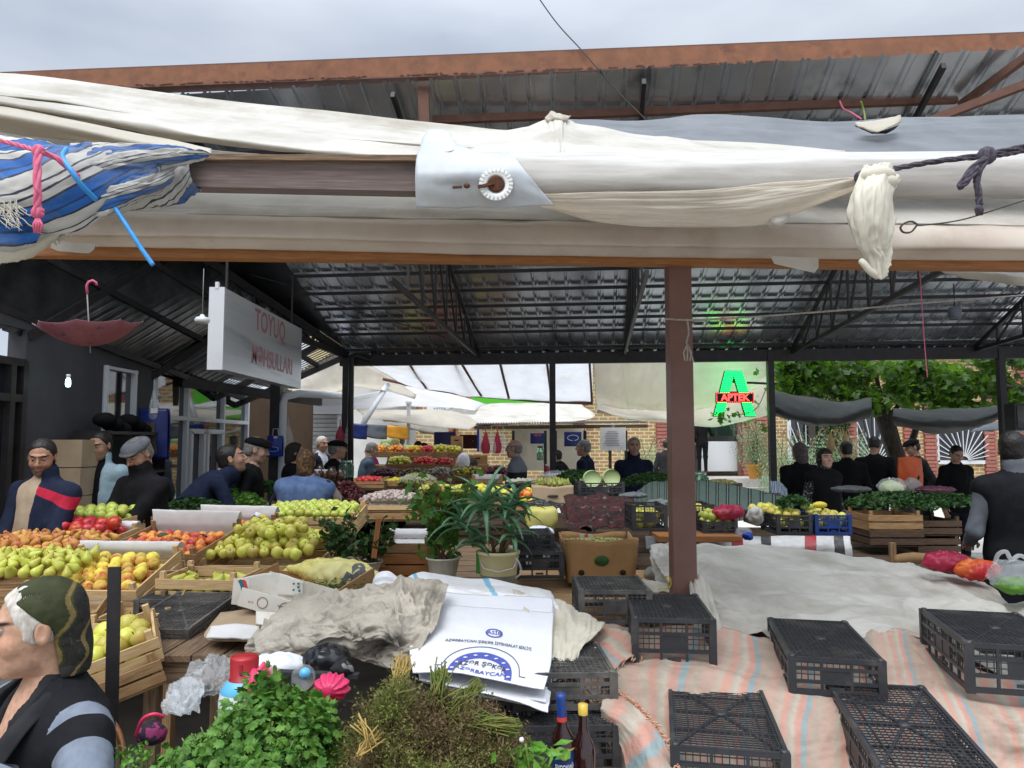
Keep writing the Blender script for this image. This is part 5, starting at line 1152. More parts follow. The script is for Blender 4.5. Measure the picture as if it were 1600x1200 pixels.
sheet('hanging_tarpaulin',[[(930,622,11.9),(985,636,12),(1050,640,12),(1120,630,11.9),(1200,592,11.7)],[(932,645,11.7),(985,652,11.8),(1050,656,11.8),(1120,662,11.6),(1200,640,11.4)],[(934,640,11.3),(985,656,11.4),(1050,662,11.4),(1120,668,11.2),(1200,650,11.1)]],'tarp_cream','lower fold of pale sheet looping under the green pharmacy letter','tarpaulin',nu=24,nv=60,amp=.04,freq=4)
sheet('market_tent',[[(455,628,17),(540,622,18),(640,604,19),(700,614,18.5),(760,632,18)],[(470,634,16),(540,630,16),(640,616,16.5),(700,630,16.3),(745,640,16.2)],[(500,640,15.5),(560,640,15.5),(640,636,15.5),(700,637,15.5),(742,642,15.5)]],'tarp_bright','bright white pointed market tent beyond the shed','tent',nu=20,nv=30,amp=.03)
sheet('parasol_cloth',[[(556,640,15.3),(620,642,15.3),(700,642,15.3),(760,660,15.0)],[(566,648,14.2),(620,648,14.2),(690,650,14.2),(748,664,14.2)],[(566,655,13.6),(610,658,13.6),(672,668,13.6),(734,672,13.6)]],'tarp_cream','beige market parasol with a torn scalloped edge over the fruit stall','parasol',nu=20,nv=40,amp=.04,freq=5)
sheet('parasol_cloth',[[(600,660,16.8),(640,660,16.8),(700,662,16.8),(752,668,16.8)],[(598,656,14.6),(640,658,14.6),(700,664,14.6),(744,670,14.6)]],'cardboard_pale','shaded brownish underside of the beige market parasol','parasol',nu=12,nv=40,amp=.05,freq=6)  # browner cloth colour carries the shade of the parasol's underside
sheet('market_tent',[[(700,640,17.5),(780,632,17.5),(860,630,17),(900,628,17)],[(690,648,15.4),(770,650,15.4),(850,655,15.2),(930,650,15)],[(735,668,14.2),(790,664,14.2),(850,662,14.2),(900,660,14.2)]],'tarp_white','low white canopy behind the corrugated shelter roof','tent',nu=16,nv=30,amp=.06)
sheet('awning_cloth',[[(606,662,18),(660,662,18),(700,668,18)],[(610,664,16.5),(650,674,16.5),(702,686,16.5)]],'tarp_white','white awning slanting down behind the parasol pole','awning',nu=8,nv=20,amp=.04)
o=empty('parasol_pole',(*V3(at(638,700,14))[:2],0),'white parasol pole standing in the far fruit stall','pole');MB().lathe([(.035,0),(.035,2.42)],10).build('tube',MATS['white_enamel'],o);MB().lathe([(.05,2.38),(.06,2.42),(.06,2.46),(.0,2.47)],10).build('top_cap',MATS['white_enamel'],o)
o=MB().box((V3(at(710,690,14.3))[0],14.3,1.0),(.05,.05,2.0)).build('wooden_prop',MATS['wood_mid']);tag(o,'thin wooden prop holding the right corner of the beige parasol','prop')
ap=empty('pharmacy_sign',at(1147,615,10.7),'green LED letter A with a red APTEK strip mounted at the eave','sign');q=V3(ap.location)
LW,LH=.56,.66
def leg(x0,x1,z0,z1,w0,w1,m,y=0,t=.05,mb=None):
 mb=mb or MB();mb.poly([(x0-w0/2,y,z0),(x0+w0/2,y,z0),(x1+w1/2,y,z1),(x1-w1/2,y,z1)],t,nrm=(0,1,0),m=m);return mb
mb=MB();leg(-.23,-.05,-.33,.33,.15,.15,0,mb=mb);leg(.23,.05,-.33,.33,.15,.15,0,mb=mb);mb.box((0,.02,-.02),(.30,.04,.10));mb.box((0,.025,.24),(.16,.045,.17));mb.build('letter_board',MATS['led_board'],ap)
mb=MB()
for i in range(22):
 z=-.31+i*.0295;t=(z+.33)/.66;
 for sx_ in (-1,1):
  xc=sx_*(.23-.18*t)
  for k in range(5): mb.box((xc-.056+k*.028,-.006,z),(.019,.012,.017))
mb.build('green_leds',MATS['led_green'],ap)
mb=MB();mb.box((0,-.02,-.06),(.54,.05,.145));mb.build('red_board',MATS['led_board'],ap)
text('APTEK',.135,(0,-.048,-.062),rotm((pi/2,0,0)),'led_red',ap,bold=.004)
mb=MB()
for k in range(20):
 for z in (-.122,.002): mb.box((-.26+k*.0274,-.047,z),(.013,.006,.010))
for z in (-.1,-.08,-.06,-.04,-.02):
 for x in (-.262,.262): mb.box((x,-.047,z),(.010,.006,.012))
mb.build('red_leds',MATS['led_red'],ap)
mb=MB()
for i in range(16):
 z=-.30+i*.04;t=(z+.33)/.66
 for sx_ in (-1,1): mb.box((sx_*(.23-.18*t),.056,z),(.12,.006,.03))
mb.build('rear_glow',MATS['led_green_glow'],ap)  # unseen emitters added behind the letter to throw green glow on the sheet
MB().bar((.2,.03,.16),(.62,.03,.14),.03).build('bracket',MATS['black_steel'],ap)
def leafcloud(n,pos,size,seed=0,ar=.6,up=.3,shape='leaf'):
 """many small separate leaves; pos(rng,n)->Nx3"""
 r=np.random.RandomState(seed);P=pos(r,n);mb=MB();d=r.randn(n,3);d[:,2]=d[:,2]*.6+up*0;d /= np.linalg.norm(d,axis=1,keepdims=True);t=r.randn(n,3);t -= d*(t*d).sum(1,keepdims=True);t /= np.linalg.norm(t,axis=1,keepdims=True)
 nn=np.cross(d,t);s_=size*r.uniform(.6,1.3,n)[:,None]
 if shape == 'leaf':
  V=np.stack([P-d*s_*.5,P+t*s_*ar*.5+nn*s_*.06,P+d*s_*.55,P-t*s_*ar*.5+nn*s_*.06],1);k=4;F=[(0,1,2,3)]
 elif shape == 'vine':
  ang=np.linspace(-pi/2,1.5*pi,10,endpoint=False);rad=np.array([.15,.42,.34,.52,.38,.6,.38,.52,.34,.42]);V=np.stack([P+(d*np.sin(a)+t*np.cos(a))*s_*r_+nn*s_*.05*((i % 2)) for i,(a,r_) in enumerate(zip(ang,rad))],1);k=10;F=[tuple(range(10))]
 V=V.reshape(-1,3);faces=[tuple(i*k+a for a in f) for i in range(n) for f in F];mb.add(V,faces);return mb
def plant(name,loc,label,cat,nleaf,pos,size,lm,stems,sm='stem_brown',shape='leaf',ar=.6,seed=1,group=None):
 o=empty(name,loc,label,cat,group);mb=leafcloud(nleaf,pos,size,seed,ar,shape=shape);mb.build('foliage',MATS[lm],o)
 if stems:
  mb=MB()
  for s_,r_ in stems: mb.tube(crom(np.array(s_,float),10),r_,6)
  mb.build('stem' if 'tree' not in name and 'vine' not in name else 'trunk',MATS[sm],o)
 return o
def blob(cx,cy,cz,rx,ry,rz,k=9,seed=1):
 """clumpy volume of leaves: clusters inside an ellipsoid"""
 def f(r,n):
  c=r.randn(k,3);c /= np.linalg.norm(c,axis=1,keepdims=True);c *= r.uniform(.35,.95,(k,1));idx=r.randint(0,k,n);p=c[idx]+r.randn(n,3)*.23
  return p*[rx,ry,rz]+[cx,cy,cz]
 return f
def spiky(n,h,rx,seed=1,ln=.5):
 r=np.random.RandomState(seed);mb=MB()
 for i in range(n):
  a=r.uniform(0,2*pi);tilt=r.uniform(.05,.9);b=np.array([r.uniform(-rx,rx),r.uniform(-.3,.3),r.uniform(0,h*.65)]);d=np.array([cos(a)*sin(tilt),sin(a)*sin(tilt),cos(tilt)])
  for k in range(7):
   t=k/6;c=b+d*ln*t*1.2;e=c+np.array([cos(a+k*2.4)*.7,sin(a+k*2.4)*.7,.6])*ln*.22;s_=np.cross(e-c,[0,0,1.]);s_=s_/max(np.linalg.norm(s_),1e-6)*.012*ln/.5;mb.add([c,(c+e)/2+s_,e,(c+e)/2-s_],[(0,1,2,3)])
 return mb
for (x_,y_,Y,h_,rx,lb) in ((1003,745,20,1.9,.5,'pale oleander bush growing behind the man in dark jacket'),(1250,745,19,2.1,.8,'dense oleander bush behind the woman in the headscarf'),(1215,745,22,1.7,.5,'small oleander beside the pharmacy step'),(1180,740,22.5,1.6,.32,'potted oleander beside the pharmacy door'),(1330,740,23,2.2,.6,'oleander in front of the barred window')):
 p=V3(at(x_,y_,Y));o=empty('oleander_bush',(p[0],Y,0.0 if Y != 22.5 else .75),lb,'bush');spiky(330,h_,rx,int(x_),.5).build('foliage',MATS['leaf_oleander'],o)
 mb=MB();r=np.random.RandomState(3)
 for k in range(7): mb.tube([(r.uniform(-.1,.1),0,0),(r.uniform(-rx,rx)*.6,r.uniform(-.2,.2),h_*.6),(r.uniform(-rx,rx),r.uniform(-.2,.2),h_*.95)],.012,5)
 mb.build('stem',MATS['stem_brown'],o)
o=empty('flower_pot',at(1180,748,22.5),'orange flower pot on the pharmacy step','pot');MB().lathe([(.0,0),(.17,0),(.24,.36),(.27,.37),(.27,.43),(.22,.43),(.2,.36),(0,.36)],20).build('pot',MATS['pot_orange'],o)
for (x_,y_,Y,rr_,m,n,lb) in ((1260,575,21,(1.3,1,.7),'leaf_tree',1600,'pale green tree seen left in the gap under the eave'),(1400,565,28,(3.2,1.6,1.5),'leaf_tree',3200,'yellowish tree crown standing behind the brick building'),(1560,570,27,(2.2,1.4,1.1),'leaf_tree',2200,'yellowish tree crown at the right end of the brick building')):
 c=V3(at(x_,y_,Y));plant('garden_tree',(c[0],Y,0),lb,'tree',n,blob(0,0,c[2],*rr_,k=14),.16,m,[([(0,0,0),(.1,0,c[2]*.5),(0,0,c[2])],.09)],'bark',seed=int(x_))
plant('ivy',(V3(at(1300,690,24.6))[0],24.7,0),'green ivy covering the brick wall between the barred windows','climber',1200,lambda r,n: np.stack([r.uniform(-.7,.7,n),r.uniform(-.1,.05,n),r.uniform(.6,3.4,n)],1),.14,'leaf_herb',None)
vp=V3(at(1405,775,11.8));vo=np.array([vp[0],11.8,0.])
def vpt(x,y,Y): return V3(at(x,y,Y))-vo
tr=[([(0.15,0,0),vpt(1408,740,11.8),vpt(1396,700,11.8),vpt(1385,662,11.7),vpt(1372,630,11.6)],.13),([vpt(1420,700,11.9),vpt(1428,680,11.9),vpt(1436,655,11.9)],.05),([vpt(1385,655,11.7),vpt(1340,625,11.6),vpt(1290,600,11.5),vpt(1232,590,11.4)],.035),
  ([vpt(1385,655,11.7),vpt(1420,620,11.6),vpt(1480,600,11.4),vpt(1600,605,11.2)],.04),([vpt(1380,640,11.7),vpt(1372,600,11.6),vpt(1360,560,11.5)],.03)]
def vinepos(r,n):
 pts=[];k=0
 cl=[(1230,575,28,22),(1270,565,30,18),(1250,605,40,16),(1300,600,40,24),(1340,575,34,26),(1350,620,40,16),(1400,590,40,30),(1420,615,45,18),(1470,590,40,16),(1480,620,45,22),(1530,600,40,16),(1550,560,35,14),(1580,620,34,24),(1590,555,30,14),(1500,640,40,10),(1440,570,25,12),(1230,635,20,10),(1322,640,40,9)]
 for i in range(n):
  c=cl[r.randint(len(cl))];x=c[0]+r.randn()*c[2]*.55;y=c[1]+r.randn()*c[3]*.6;y=max(y,549)
  if x < 1215: x=1215+abs(r.randn())*10
  pts.append(vpt(x,y,11.6+r.uniform(-.5,.5)))
 return np.array(pts)
plant('grape_vine',vo,'grape vine with a leaning trunk spreading leaves under the eave on the right','vine',5200,vinepos,.135,'leaf_vine',tr,'bark',shape='vine',seed=3)
plant('vine_shoot',V3(at(1150,660,11.0)),'green vine leaves dangling in front of the pharmacy sign and door','climber',34,lambda r,n: np.array([V3(at(*c))-V3(at(1150,660,11.0)) for c in [(1128+r.randn()*6,650+r.randn()*6,10.6) if i % 3 == 0 else (1160+r.randn()*18,658+r.randn()*14,10.6) if i % 3 == 1 else (1188+r.randn()*10,630+r.randn()*24,10.7) for i in range(n)]]),.09,'leaf_bright',
  [([V3(at(1200,600,10.8))-V3(at(1150,660,11.0)),V3(at(1180,640,10.7))-V3(at(1150,660,11.0)),V3(at(1140,650,10.6))-V3(at(1150,660,11.0))],.006)],shape='vine',seed=9)
sheet('slung_cloth',[[(1208,612,10.9),(1260,622,10.9),(1310,630,10.9),(1362,622,10.9)],[(1208,640,10.5),(1260,655,10.4),(1310,655,10.4),(1362,640,10.5)],[(1210,648,10.9),(1262,662,10.9),(1310,662,10.9),(1358,652,10.9)]],'tarp_dark','dark cloth slung low under the vine on the left side','cloth',nu=20,nv=40,amp=.06,freq=4)
sheet('slung_cloth',[[(1395,640,10.6),(1460,642,10.6),(1520,640,10.5),(1580,632,10.4)],[(1395,655,10.2),(1460,662,10.1),(1520,660,10.1),(1576,645,10.2)],[(1400,664,10.7),(1460,676,10.7),(1520,668,10.7),(1572,648,10.7)]],'tarp_dark','dark cloth slung under the vine on the right side','cloth',nu=20,nv=40,amp=.06,freq=4)
sheet('slung_cloth',[[(1520,672,12.5),(1560,660,12.5),(1640,650,12.5)],[(1516,676,12),(1560,674,12),(1640,680,12)]],'tarp_grey','pale grey cloth edge behind the dark slung cloth at right','cloth',nu=10,nv=20,amp=.03)
for i,(x_,y_) in enumerate(((1298,690),(1322,690))):
 o=empty('hanging_gourd',at(x_,y_,10.6),('long pale gourd hanging just right of the patterned headscarf','long pale gourd hanging further right, behind the dark-haired woman')[i],'gourd','gourds hanging on strings');MB().lathe([(0,-.14),(.05,-.125),(.065,-.07),(.045,0),(.022,.07),(.012,.14),(0,.15)],14).build('fruit',MATS['wood_pale'],o);MB().tube([(0,0,.14),(0,0,.42)],.008,5).build('string',MATS['black_steel'],o)
o=empty('dark_speaker',at(1590,652,9.5),'dark boxy thing hanging at the right edge under the roof','box');MB().box((0,0,0),(.20,.2,.34)).build('case',MATS['black_steel'],o);MB().box((0,-.105,0),(.15,.01,.28)).build('front_grille',MATS['black_plastic_dusty'],o)
o=empty('bulb_lamp',at(1492,488,7.6),'grey round lamp hanging from the roof at right','lamp');MB().lathe([(0,-.065),(.05,-.06),(.062,-.03),(.062,.03),(.05,.05),(.0,.055)],16).build('lamp_shade',MATS['grey_cloth'],o);MB().tube([(0,0,.05),(0,0,.3)],.006,5).build('cord',MATS['black_steel'],o)
# ================================================================== crates, boxes, fruit
CR={};DEEP=[]
def wooden_crate(name,label,px_,py_,Y,yaw=0,tilt=0,L=.58,W=.40,H=.13,wood='wood_pale',liner=None,group=None,slats=2,roll=0,pos=None,cat='crate',backup=0):
 o=empty(name,pos if pos is not None else at(px_,py_,Y),label,cat,group,(tilt,roll,yaw));t=.009;hs=H/slats*.80
 key=(L,W,H,wood,slats,liner,backup)
 if key not in CR:
  b=MB();n=int(W/.075)
  for i in range(n): b.box((0,(i+.5)*W/n,.006),(L,W/n*.86,.008))
  parts=[('base_slats',b.mesh('base_slats',MATS[wood]))]
  for sy in (0,W):
   f=MB()
   for k in range(slats): f.box((0,sy,.012+(k+.5)*H/slats+(backup if sy else 0)*(k == slats-1)),(L+.01,t,hs*(1.0 if sy == 0 else 1)))
   parts.append(('long_side',f.mesh('long_side',MATS[wood])))
  for sx in (-1,1):
   f=MB()
   for k in range(slats): f.box((sx*(L/2-.006),W/2,.012+(k+.5)*H/slats),(t,W-.02,hs))
   parts.append(('short_side',f.mesh('short_side',MATS[wood])))
  for sx in (-1,1):
   for sy in (0,1): f=MB();f.box((sx*(L/2-.022),.018+sy*(W-.036),H/2+.012+.012),(.024,.024,H+.03));parts.append(('corner_post',f.mesh('corner_post',MATS[wood])))
  if liner:
   P=cloth([[(-L/2+.02,.02,H*.95),(0,.02,H*.92),(L/2-.02,.02,H*.95)],[(-L/2+.02,.03,.03),(0,.03,.03),(L/2-.02,.03,.03)],[(-L/2+.02,W-.03,.03),(0,W-.03,.03),(L/2-.02,W-.03,.03)],
      [(-L/2+.02,W-.02,H+.02),(0,W-.02,H+.02),(L/2-.02,W-.02,H+.02)],[(-L/2,W+.01,H+.05+backup),(0,W+.012,H+.05+backup),(L/2,W+.01,H+.05+backup)],[(-L/2,W+.035,H-.0+backup),(0,W+.035,H+backup),(L/2,W+.035,H+backup)]],40,30,amp=.006,freq=5,fine=.001)
   parts.append(('paper_liner',MB().surf(P).mesh('paper_liner',MATS[liner])))
  CR[key]=parts
 for nm,me in CR[key]:
  c=bpy.data.objects.new(nm,me);COL.objects.link(c);c.parent=o
 return o
def fmesh(kind,m,n=14):
 k=('f',kind,m,n)
 if k in CR: return CR[k]
 mb=MB();st=True
 if kind == 'apple': pr=[(0,-.40),(.12,-.455),(.26,-.44),(.40,-.33),(.485,-.14),(.50,.05),(.455,.25),(.34,.40),(.20,.455),(.10,.43),(0,.36)]
 elif kind == 'pear': pr=[(0,-.50),(.14,-.52),(.32,-.46),(.44,-.30),(.46,-.12),(.38,.10),(.27,.30),(.20,.48),(.15,.60),(.08,.66),(0,.66)]
 elif kind == 'peach': pr=[(0,-.48),(.2,-.45),(.38,-.32),(.48,-.10),(.49,.1),(.42,.30),(.26,.42),(.12,.44),(0,.39)];st=False
 elif kind == 'garlic': pr=[(0,-.34),(.3,-.36),(.46,-.2),(.5,0),(.36,.22),(.14,.36),(.08,.6),(.0,.62)];st=False
 elif kind == 'long': pr=[(0,-1),(.25,-.85),(.42,-.4),(.45,0),(.4,.45),(.22,.85),(0,1)];st=False
 else: pr=[(.5*sin(pi*i/8),-.5*cos(pi*i/8)) for i in range(9)];st=False
 mb.lathe(pr,n,wave=(.03,5) if kind in ('apple','garlic') else None)
 if kind == 'peach':
  V=mb.v[0];a=np.arctan2(V[:,1],V[:,0]);mb.v[0]=V*np.stack([1-.07*np.exp(-(a/.22)**2)]*2+[np.ones(len(V))],1)
 ms=[MATS[m]]
 if st: mb.tube([(0,0,pr[-1][1]),(.03,0,pr[-1][1]+.1),(.08,.02,pr[-1][1]+.2)],.025,5,m=1);ms.append(MATS['fruit_stem'])
 CR[k]=mb.mesh(kind,ms);return CR[k]
def fruits(crate,kind,m,dia,label,cat,group,L=.54,W=.36,z0=.03,layers=2,dome=.03,name=None,seed=1,n=14,jit=.12,skip=0.0,x0=0,y0=.02,mats=None,lie=1.2,ymax=1,sm=1):
 r=np.random.RandomState(seed);M_=OM(crate);me=[fmesh(kind,mm,n) for mm in (mats or [m])];cnt=0
 for k in range(layers):
  nx,ny=int((L-dia*.2)/(dia*.97)),int((W-dia*.1)/(dia*.87))
  for j in range(ny):
   off=.5*dia if (j+k) % 2 else 0
   for i in range(nx):
    x=x0-L/2+dia*.55+off+i*dia*.97;y=y0+dia*.5+j*dia*.87
    if x > x0+L/2-dia*.4 or y > y0+W*ymax: continue
    if k < layers-1 and layers > 2: continue
    if k == layers-1 and r.rand() < skip: continue
    u,v=(x-x0)/(L/2),(y-y0-W/2)/(W/2);h=z0+dia*.48+k*dia*.72+dome*(1-u*u*.8)*(1-v*v*.8)
    if cat == 'apple' and k < layers-1:
     DEEP.append((M_ @ Vector((x,y,h)),dia,m));continue
    p=M_ @ Vector((x+r.randn()*dia*jit*.4,y+r.randn()*dia*jit*.4,h+r.randn()*dia*.05))
    o=bpy.data.objects.new(name or cat,me[r.randint(len(me))]);COL.objects.link(o);s_=dia*r.uniform(.84,1.10);o.scale=(s_*r.uniform(.96,1.05),s_,s_*r.uniform(.95,1.04));o.location=p
    o.rotation_euler=(r.uniform(-lie,lie),r.uniform(-lie,lie),r.uniform(0,6.3));tag(o,label,cat,group);cnt += 1
 return cnt
def plain_table(name,x0,x1,y0,y1,z,label,wood='wood_old',legs=True,along='x',th=.03,planks=None,apron=True):
 o=empty(name,((x0+x1)/2,(y0+y1)/2,0),label,'table');w,d=x1-x0,y1-y0;b=MB()
 n=planks or max(2,int((d if along == 'x' else w)/.11))
 for i in range(n):
  if along == 'x': b.box((0,-d/2+(i+.5)*d/n,z-th/2-.002*(i % 2)),(w,d/n*.93,th))
  else: b.box((-w/2+(i+.5)*w/n,0,z-th/2-.002*(i % 2)),(w/n*.93,d,th))
 b.build('tabletop',MATS[wood],o)
 if apron:
  f=MB();f.box((0,-d/2+.03,z-th-.045),(w-.02,.025,.085));f.build('apron',MATS[wood],o)
 for sx in (-1,1):
  for sy in (-1,1): MB().box((sx*(w/2-.06),sy*(d/2-.06),(z-th)/2),(.05,.05,z-th)).build('leg',MATS[wood],o)
 return o
plain_table('fruit_table',-3.35,-1.55,3.55,6.3,.80,'long wooden table carrying the peach, apple and pear crates on the left','wood_mid')
plain_table('fruit_table',-1.5,-.02,3.95,6.4,.84,'wooden table under the yellow apples and the potted plants','wood_old')
plain_table('plank_table',.02,1.0,3.85,4.95,.87,'low plank table under the brown banana box','wood_mid',along='x',planks=3)
pt=plain_table('pallet_table',-1.42,-.86,2.86,3.62,.905,'pallet table of bare weathered slats behind the red bucket','wood_old',along='y',planks=5,th=.022)
plain_table('herb_table',-3.2,-1.0,6.5,8.2,.93,'table under the heap of herbs in front of the bending man','wood_dark')
plain_table('garlic_table',-1.35,.9,6.5,8.2,.93,'table carrying the garlic tray and apple boxes behind the potted plants','wood_dark')
plain_table('middle_table',.9,3.6,5.3,8.0,.80,'dark table under the striped fabric behind the brown post','wood_dark')
plain_table('right_table',2.5,3.5,5.2,6.2,.78,'table under the checked oilcloth at the right','wood_dark')
plain_table('front_table',.35,3.1,1.7,3.3,.52,'low front table hidden under the striped rug and upturned crates','wood_dark')
plain_table('cover_table',.9,3.9,3.25,4.6,.70,'table hidden under the big white cover right of the brown post','wood_dark')
plain_table('herb_bench',-.95,.32,1.35,2.2,.78,'low bench under the parsley and dried herbs','wood_dark')
a=at
c=wooden_crate('wooden_crate','lined pale wooden crate of peaches right behind the headscarf of the seated woman',128,960,3.62,yaw=-.07,tilt=.30,L=.56,W=.44,H=.12,liner='paper_white')
fruits(c,'peach','peach',.068,'yellow and red peach in the lined crate behind the seated woman','peach','peaches in the front crate',L=.52,W=.37,layers=2,dome=.015,seed=3,n=20,ymax=.93)
wooden_crate('wooden_crate','wooden crate lying under the peach crate',150,985,3.6,yaw=-.04,tilt=.12,L=.58,W=.42,H=.11,wood='wood_mid')
wooden_crate('wooden_crate','weathered crate edge slanting down beside the black crates under the peaches',205,1002,3.35,yaw=.2,tilt=.25,L=.34,W=.5,H=.10,wood='wood_mid')
c=wooden_crate('wooden_crate','crate of red nectarines with a white paper flap, middle of the left table',232,898,4.22,yaw=-.20,tilt=.22,L=.60,W=.46,H=.12,liner='paper_white',wood='wood_mid',backup=.05)
fruits(c,'peach','nectarine',.058,'red and orange nectarine in the crate with the nearer white flap','nectarine','nectarines in the nearer flap crate',L=.56,W=.38,layers=2,dome=.01,seed=4,n=14)
c2=wooden_crate('wooden_crate','crate of orange nectarines with a white paper flap next to the yellow apples',312,872,4.85,yaw=-.22,tilt=.2,L=.60,W=.46,H=.12,liner='paper_white',wood='wood_mid',backup=.04)
fruits(c2,'peach','nectarine',.060,'orange nectarine in the crate with the farther white flap','nectarine','nectarines in the farther flap crate',L=.56,W=.38,layers=2,dome=.01,seed=5,n=14)
for cc,nm in ((c,'near'),(c2,'far')):
 for k in range(4):
  p=OM(cc) @ Vector((-.15+.13*k,.12+.06*(k % 2),.165));o=MB().surf(cloth([[(-.03,-.018,0),(0,-.022,.004),(.035,-.004,0)],[(-.03,.0,.006),(0,0,.01),(.04,0,.0)],[(-.03,.018,0),(0,.022,.004),(.035,.004,0)]],6,8,amp=.002)).build('leaf',MATS['leaf_dark'],loc=p,rot=(rnd.uniform(-.4,.4),rnd.uniform(-.4,.4),rnd.uniform(0,6)),solid=.001)
  tag(o,'dark green leaf lying on the nectarines in the %s flap crate' % ('nearer' if nm == 'near' else 'farther'),'leaf','leaves on the nectarines in the %s crate' % nm)
c=wooden_crate('wooden_crate','pale crate of green apples at the back left beside the bearded man',128,848,5.15,yaw=-.05,tilt=.05,L=.46,W=.4,H=.14,liner='paper_white')
fruits(c,'apple','apple_green',.078,'green apple in the pale crate beside the bearded man','apple','green apples beside the bearded man',L=.44,W=.36,layers=2,dome=.05,seed=6,z0=.06)
c=wooden_crate('wooden_crate','crate of red apples between the brown pears and the nectarines',118,866,4.75,yaw=-.05,tilt=.1,L=.44,W=.34,H=.09,liner='paper_white')
fruits(c,'apple','apple_red',.084,'red apple in the crate behind the peaches','apple','red apples behind the peaches',L=.42,W=.32,layers=2,dome=.02,seed=7,n=18,skip=.3)
c=wooden_crate('wooden_crate','crate of green apples in front of the man in the grey cap',206,826,5.9,L=.34,W=.36,H=.12,wood='wood_mid')
fruits(c,'apple','apple_green',.082,'green apple in front of the man in the grey cap','apple','green apples in front of the grey cap',L=.32,W=.34,layers=2,dome=.07,seed=8,z0=.04)
c=wooden_crate('wooden_crate','crate of brown pears at the far left edge',32,918,4.0,yaw=.05,tilt=.2,L=.66,W=.42,H=.1,wood='wood_mid')
fruits(c,'pear','pear_brown',.056,'brownish pear heaped at the left edge behind the green pears','pear','brown pears',L=.7,W=.42,layers=3,dome=.05,seed=9,jit=.4)
c=wooden_crate('wooden_crate','crate of green pears at the far left edge below the brown pears',18,952,3.55,yaw=.05,tilt=.2,L=.56,W=.36,H=.09,wood='wood_mid')
fruits(c,'pear','pear_green',.060,'green pear heaped at the left edge above the headscarf','pear','green pears',L=.58,W=.34,layers=3,dome=.04,seed=10,jit=.4,n=16)
c=wooden_crate('wooden_crate','wide crate heaped with yellow apples behind the pear crate',402,916,4.22,yaw=-.06,tilt=.16,L=.66,W=.46,H=.11)
fruits(c,'apple','apple_yellow',.065,'yellow apple with a pink blush in the wide heaped crate','apple','yellow apples in the wide crate',L=.64,W=.46,layers=3,dome=.05,seed=11,n=16,jit=.3)
fruits(c,'apple','apple_yellow',.066,'yellow apple lying on top of the wide heap','apple','yellow apples topping the wide heap',L=.5,W=.3,layers=1,dome=.0,seed=21,n=16,jit=.5,z0=.235,y0=.10,skip=.35)
c=wooden_crate('wooden_crate','slatted pale crate with pears at the left end of the pallet table',306,946,3.62,yaw=-.12,tilt=.05,L=.40,W=.28,H=.115)
fruits(c,'pear','pear_green',.068,'spotted yellow green pear in the slatted crate above the pallet table','pear','pears in the slatted crate',L=.38,W=.24,layers=2,dome=.0,seed=12,z0=.01,skip=.2)
wooden_crate('wooden_crate','empty-looking worn crate under the slatted pear crate',318,966,3.58,yaw=-.10,L=.46,W=.3,H=.08,wood='wood_old',slats=1)
c=wooden_crate('wooden_crate','crate of green apples with blush behind the yellow heap, beside the jars',480,836,5.45,yaw=.02,tilt=.12,L=.70,W=.46,H=.12)
fruits(c,'apple','apple_green',.066,'green apple with a faint blush in the crate behind the yellow heap','apple','green apples behind the yellow heap',L=.66,W=.42,layers=2,dome=.035,seed=13,z0=.05)
c=wooden_crate('wooden_crate','brown crate of small green apples behind the honey jars',350,838,5.7,yaw=-.15,tilt=.05,L=.46,W=.36,H=.13,wood='wood_mid')
fruits(c,'apple','apple_green',.066,'small green apple in the brown crate behind the jars','apple','green apples behind the jars',L=.42,W=.32,layers=2,dome=.01,seed=14,z0=.03)
for k,(x_,y_,Y,lb) in enumerate(((205,1062,2.75,'small tilted crate of yellow quinces below the peach crate'),(208,1098,2.74,'empty tilted crate under the quince crate'))):
 c=wooden_crate('wooden_crate',lb,x_-18,y_,Y,yaw=.45,tilt=.12,roll=-.30,L=.30,W=.34,H=.09,wood='wood_pale' if k == 0 else 'wood_mid',slats=2)
 if k == 0: fruits(c,'apple','apple_yellow',.078,'yellow quince in the small tilted crate','quince','quinces in the small tilted crate',L=.28,W=.30,layers=2,dome=.0,seed=15,z0=.0,n=16)
wooden_crate('wooden_crate','pale crate peeking out behind the shoulder of the seated woman',190,1010,3.25,yaw=.1,L=.30,W=.30,H=.09)
b=at(172,1230,2.3);t=at(179,886,2.3);o=MB().bar(b,t,.036,.012,up=(0,1,0)).build('steel_bar',MATS['brown_wool']);MATS['black_steel']
o.data.materials[0]=MATS['black_steel'];tag(o,'dark flat steel bar standing upright behind the seated woman','bar')
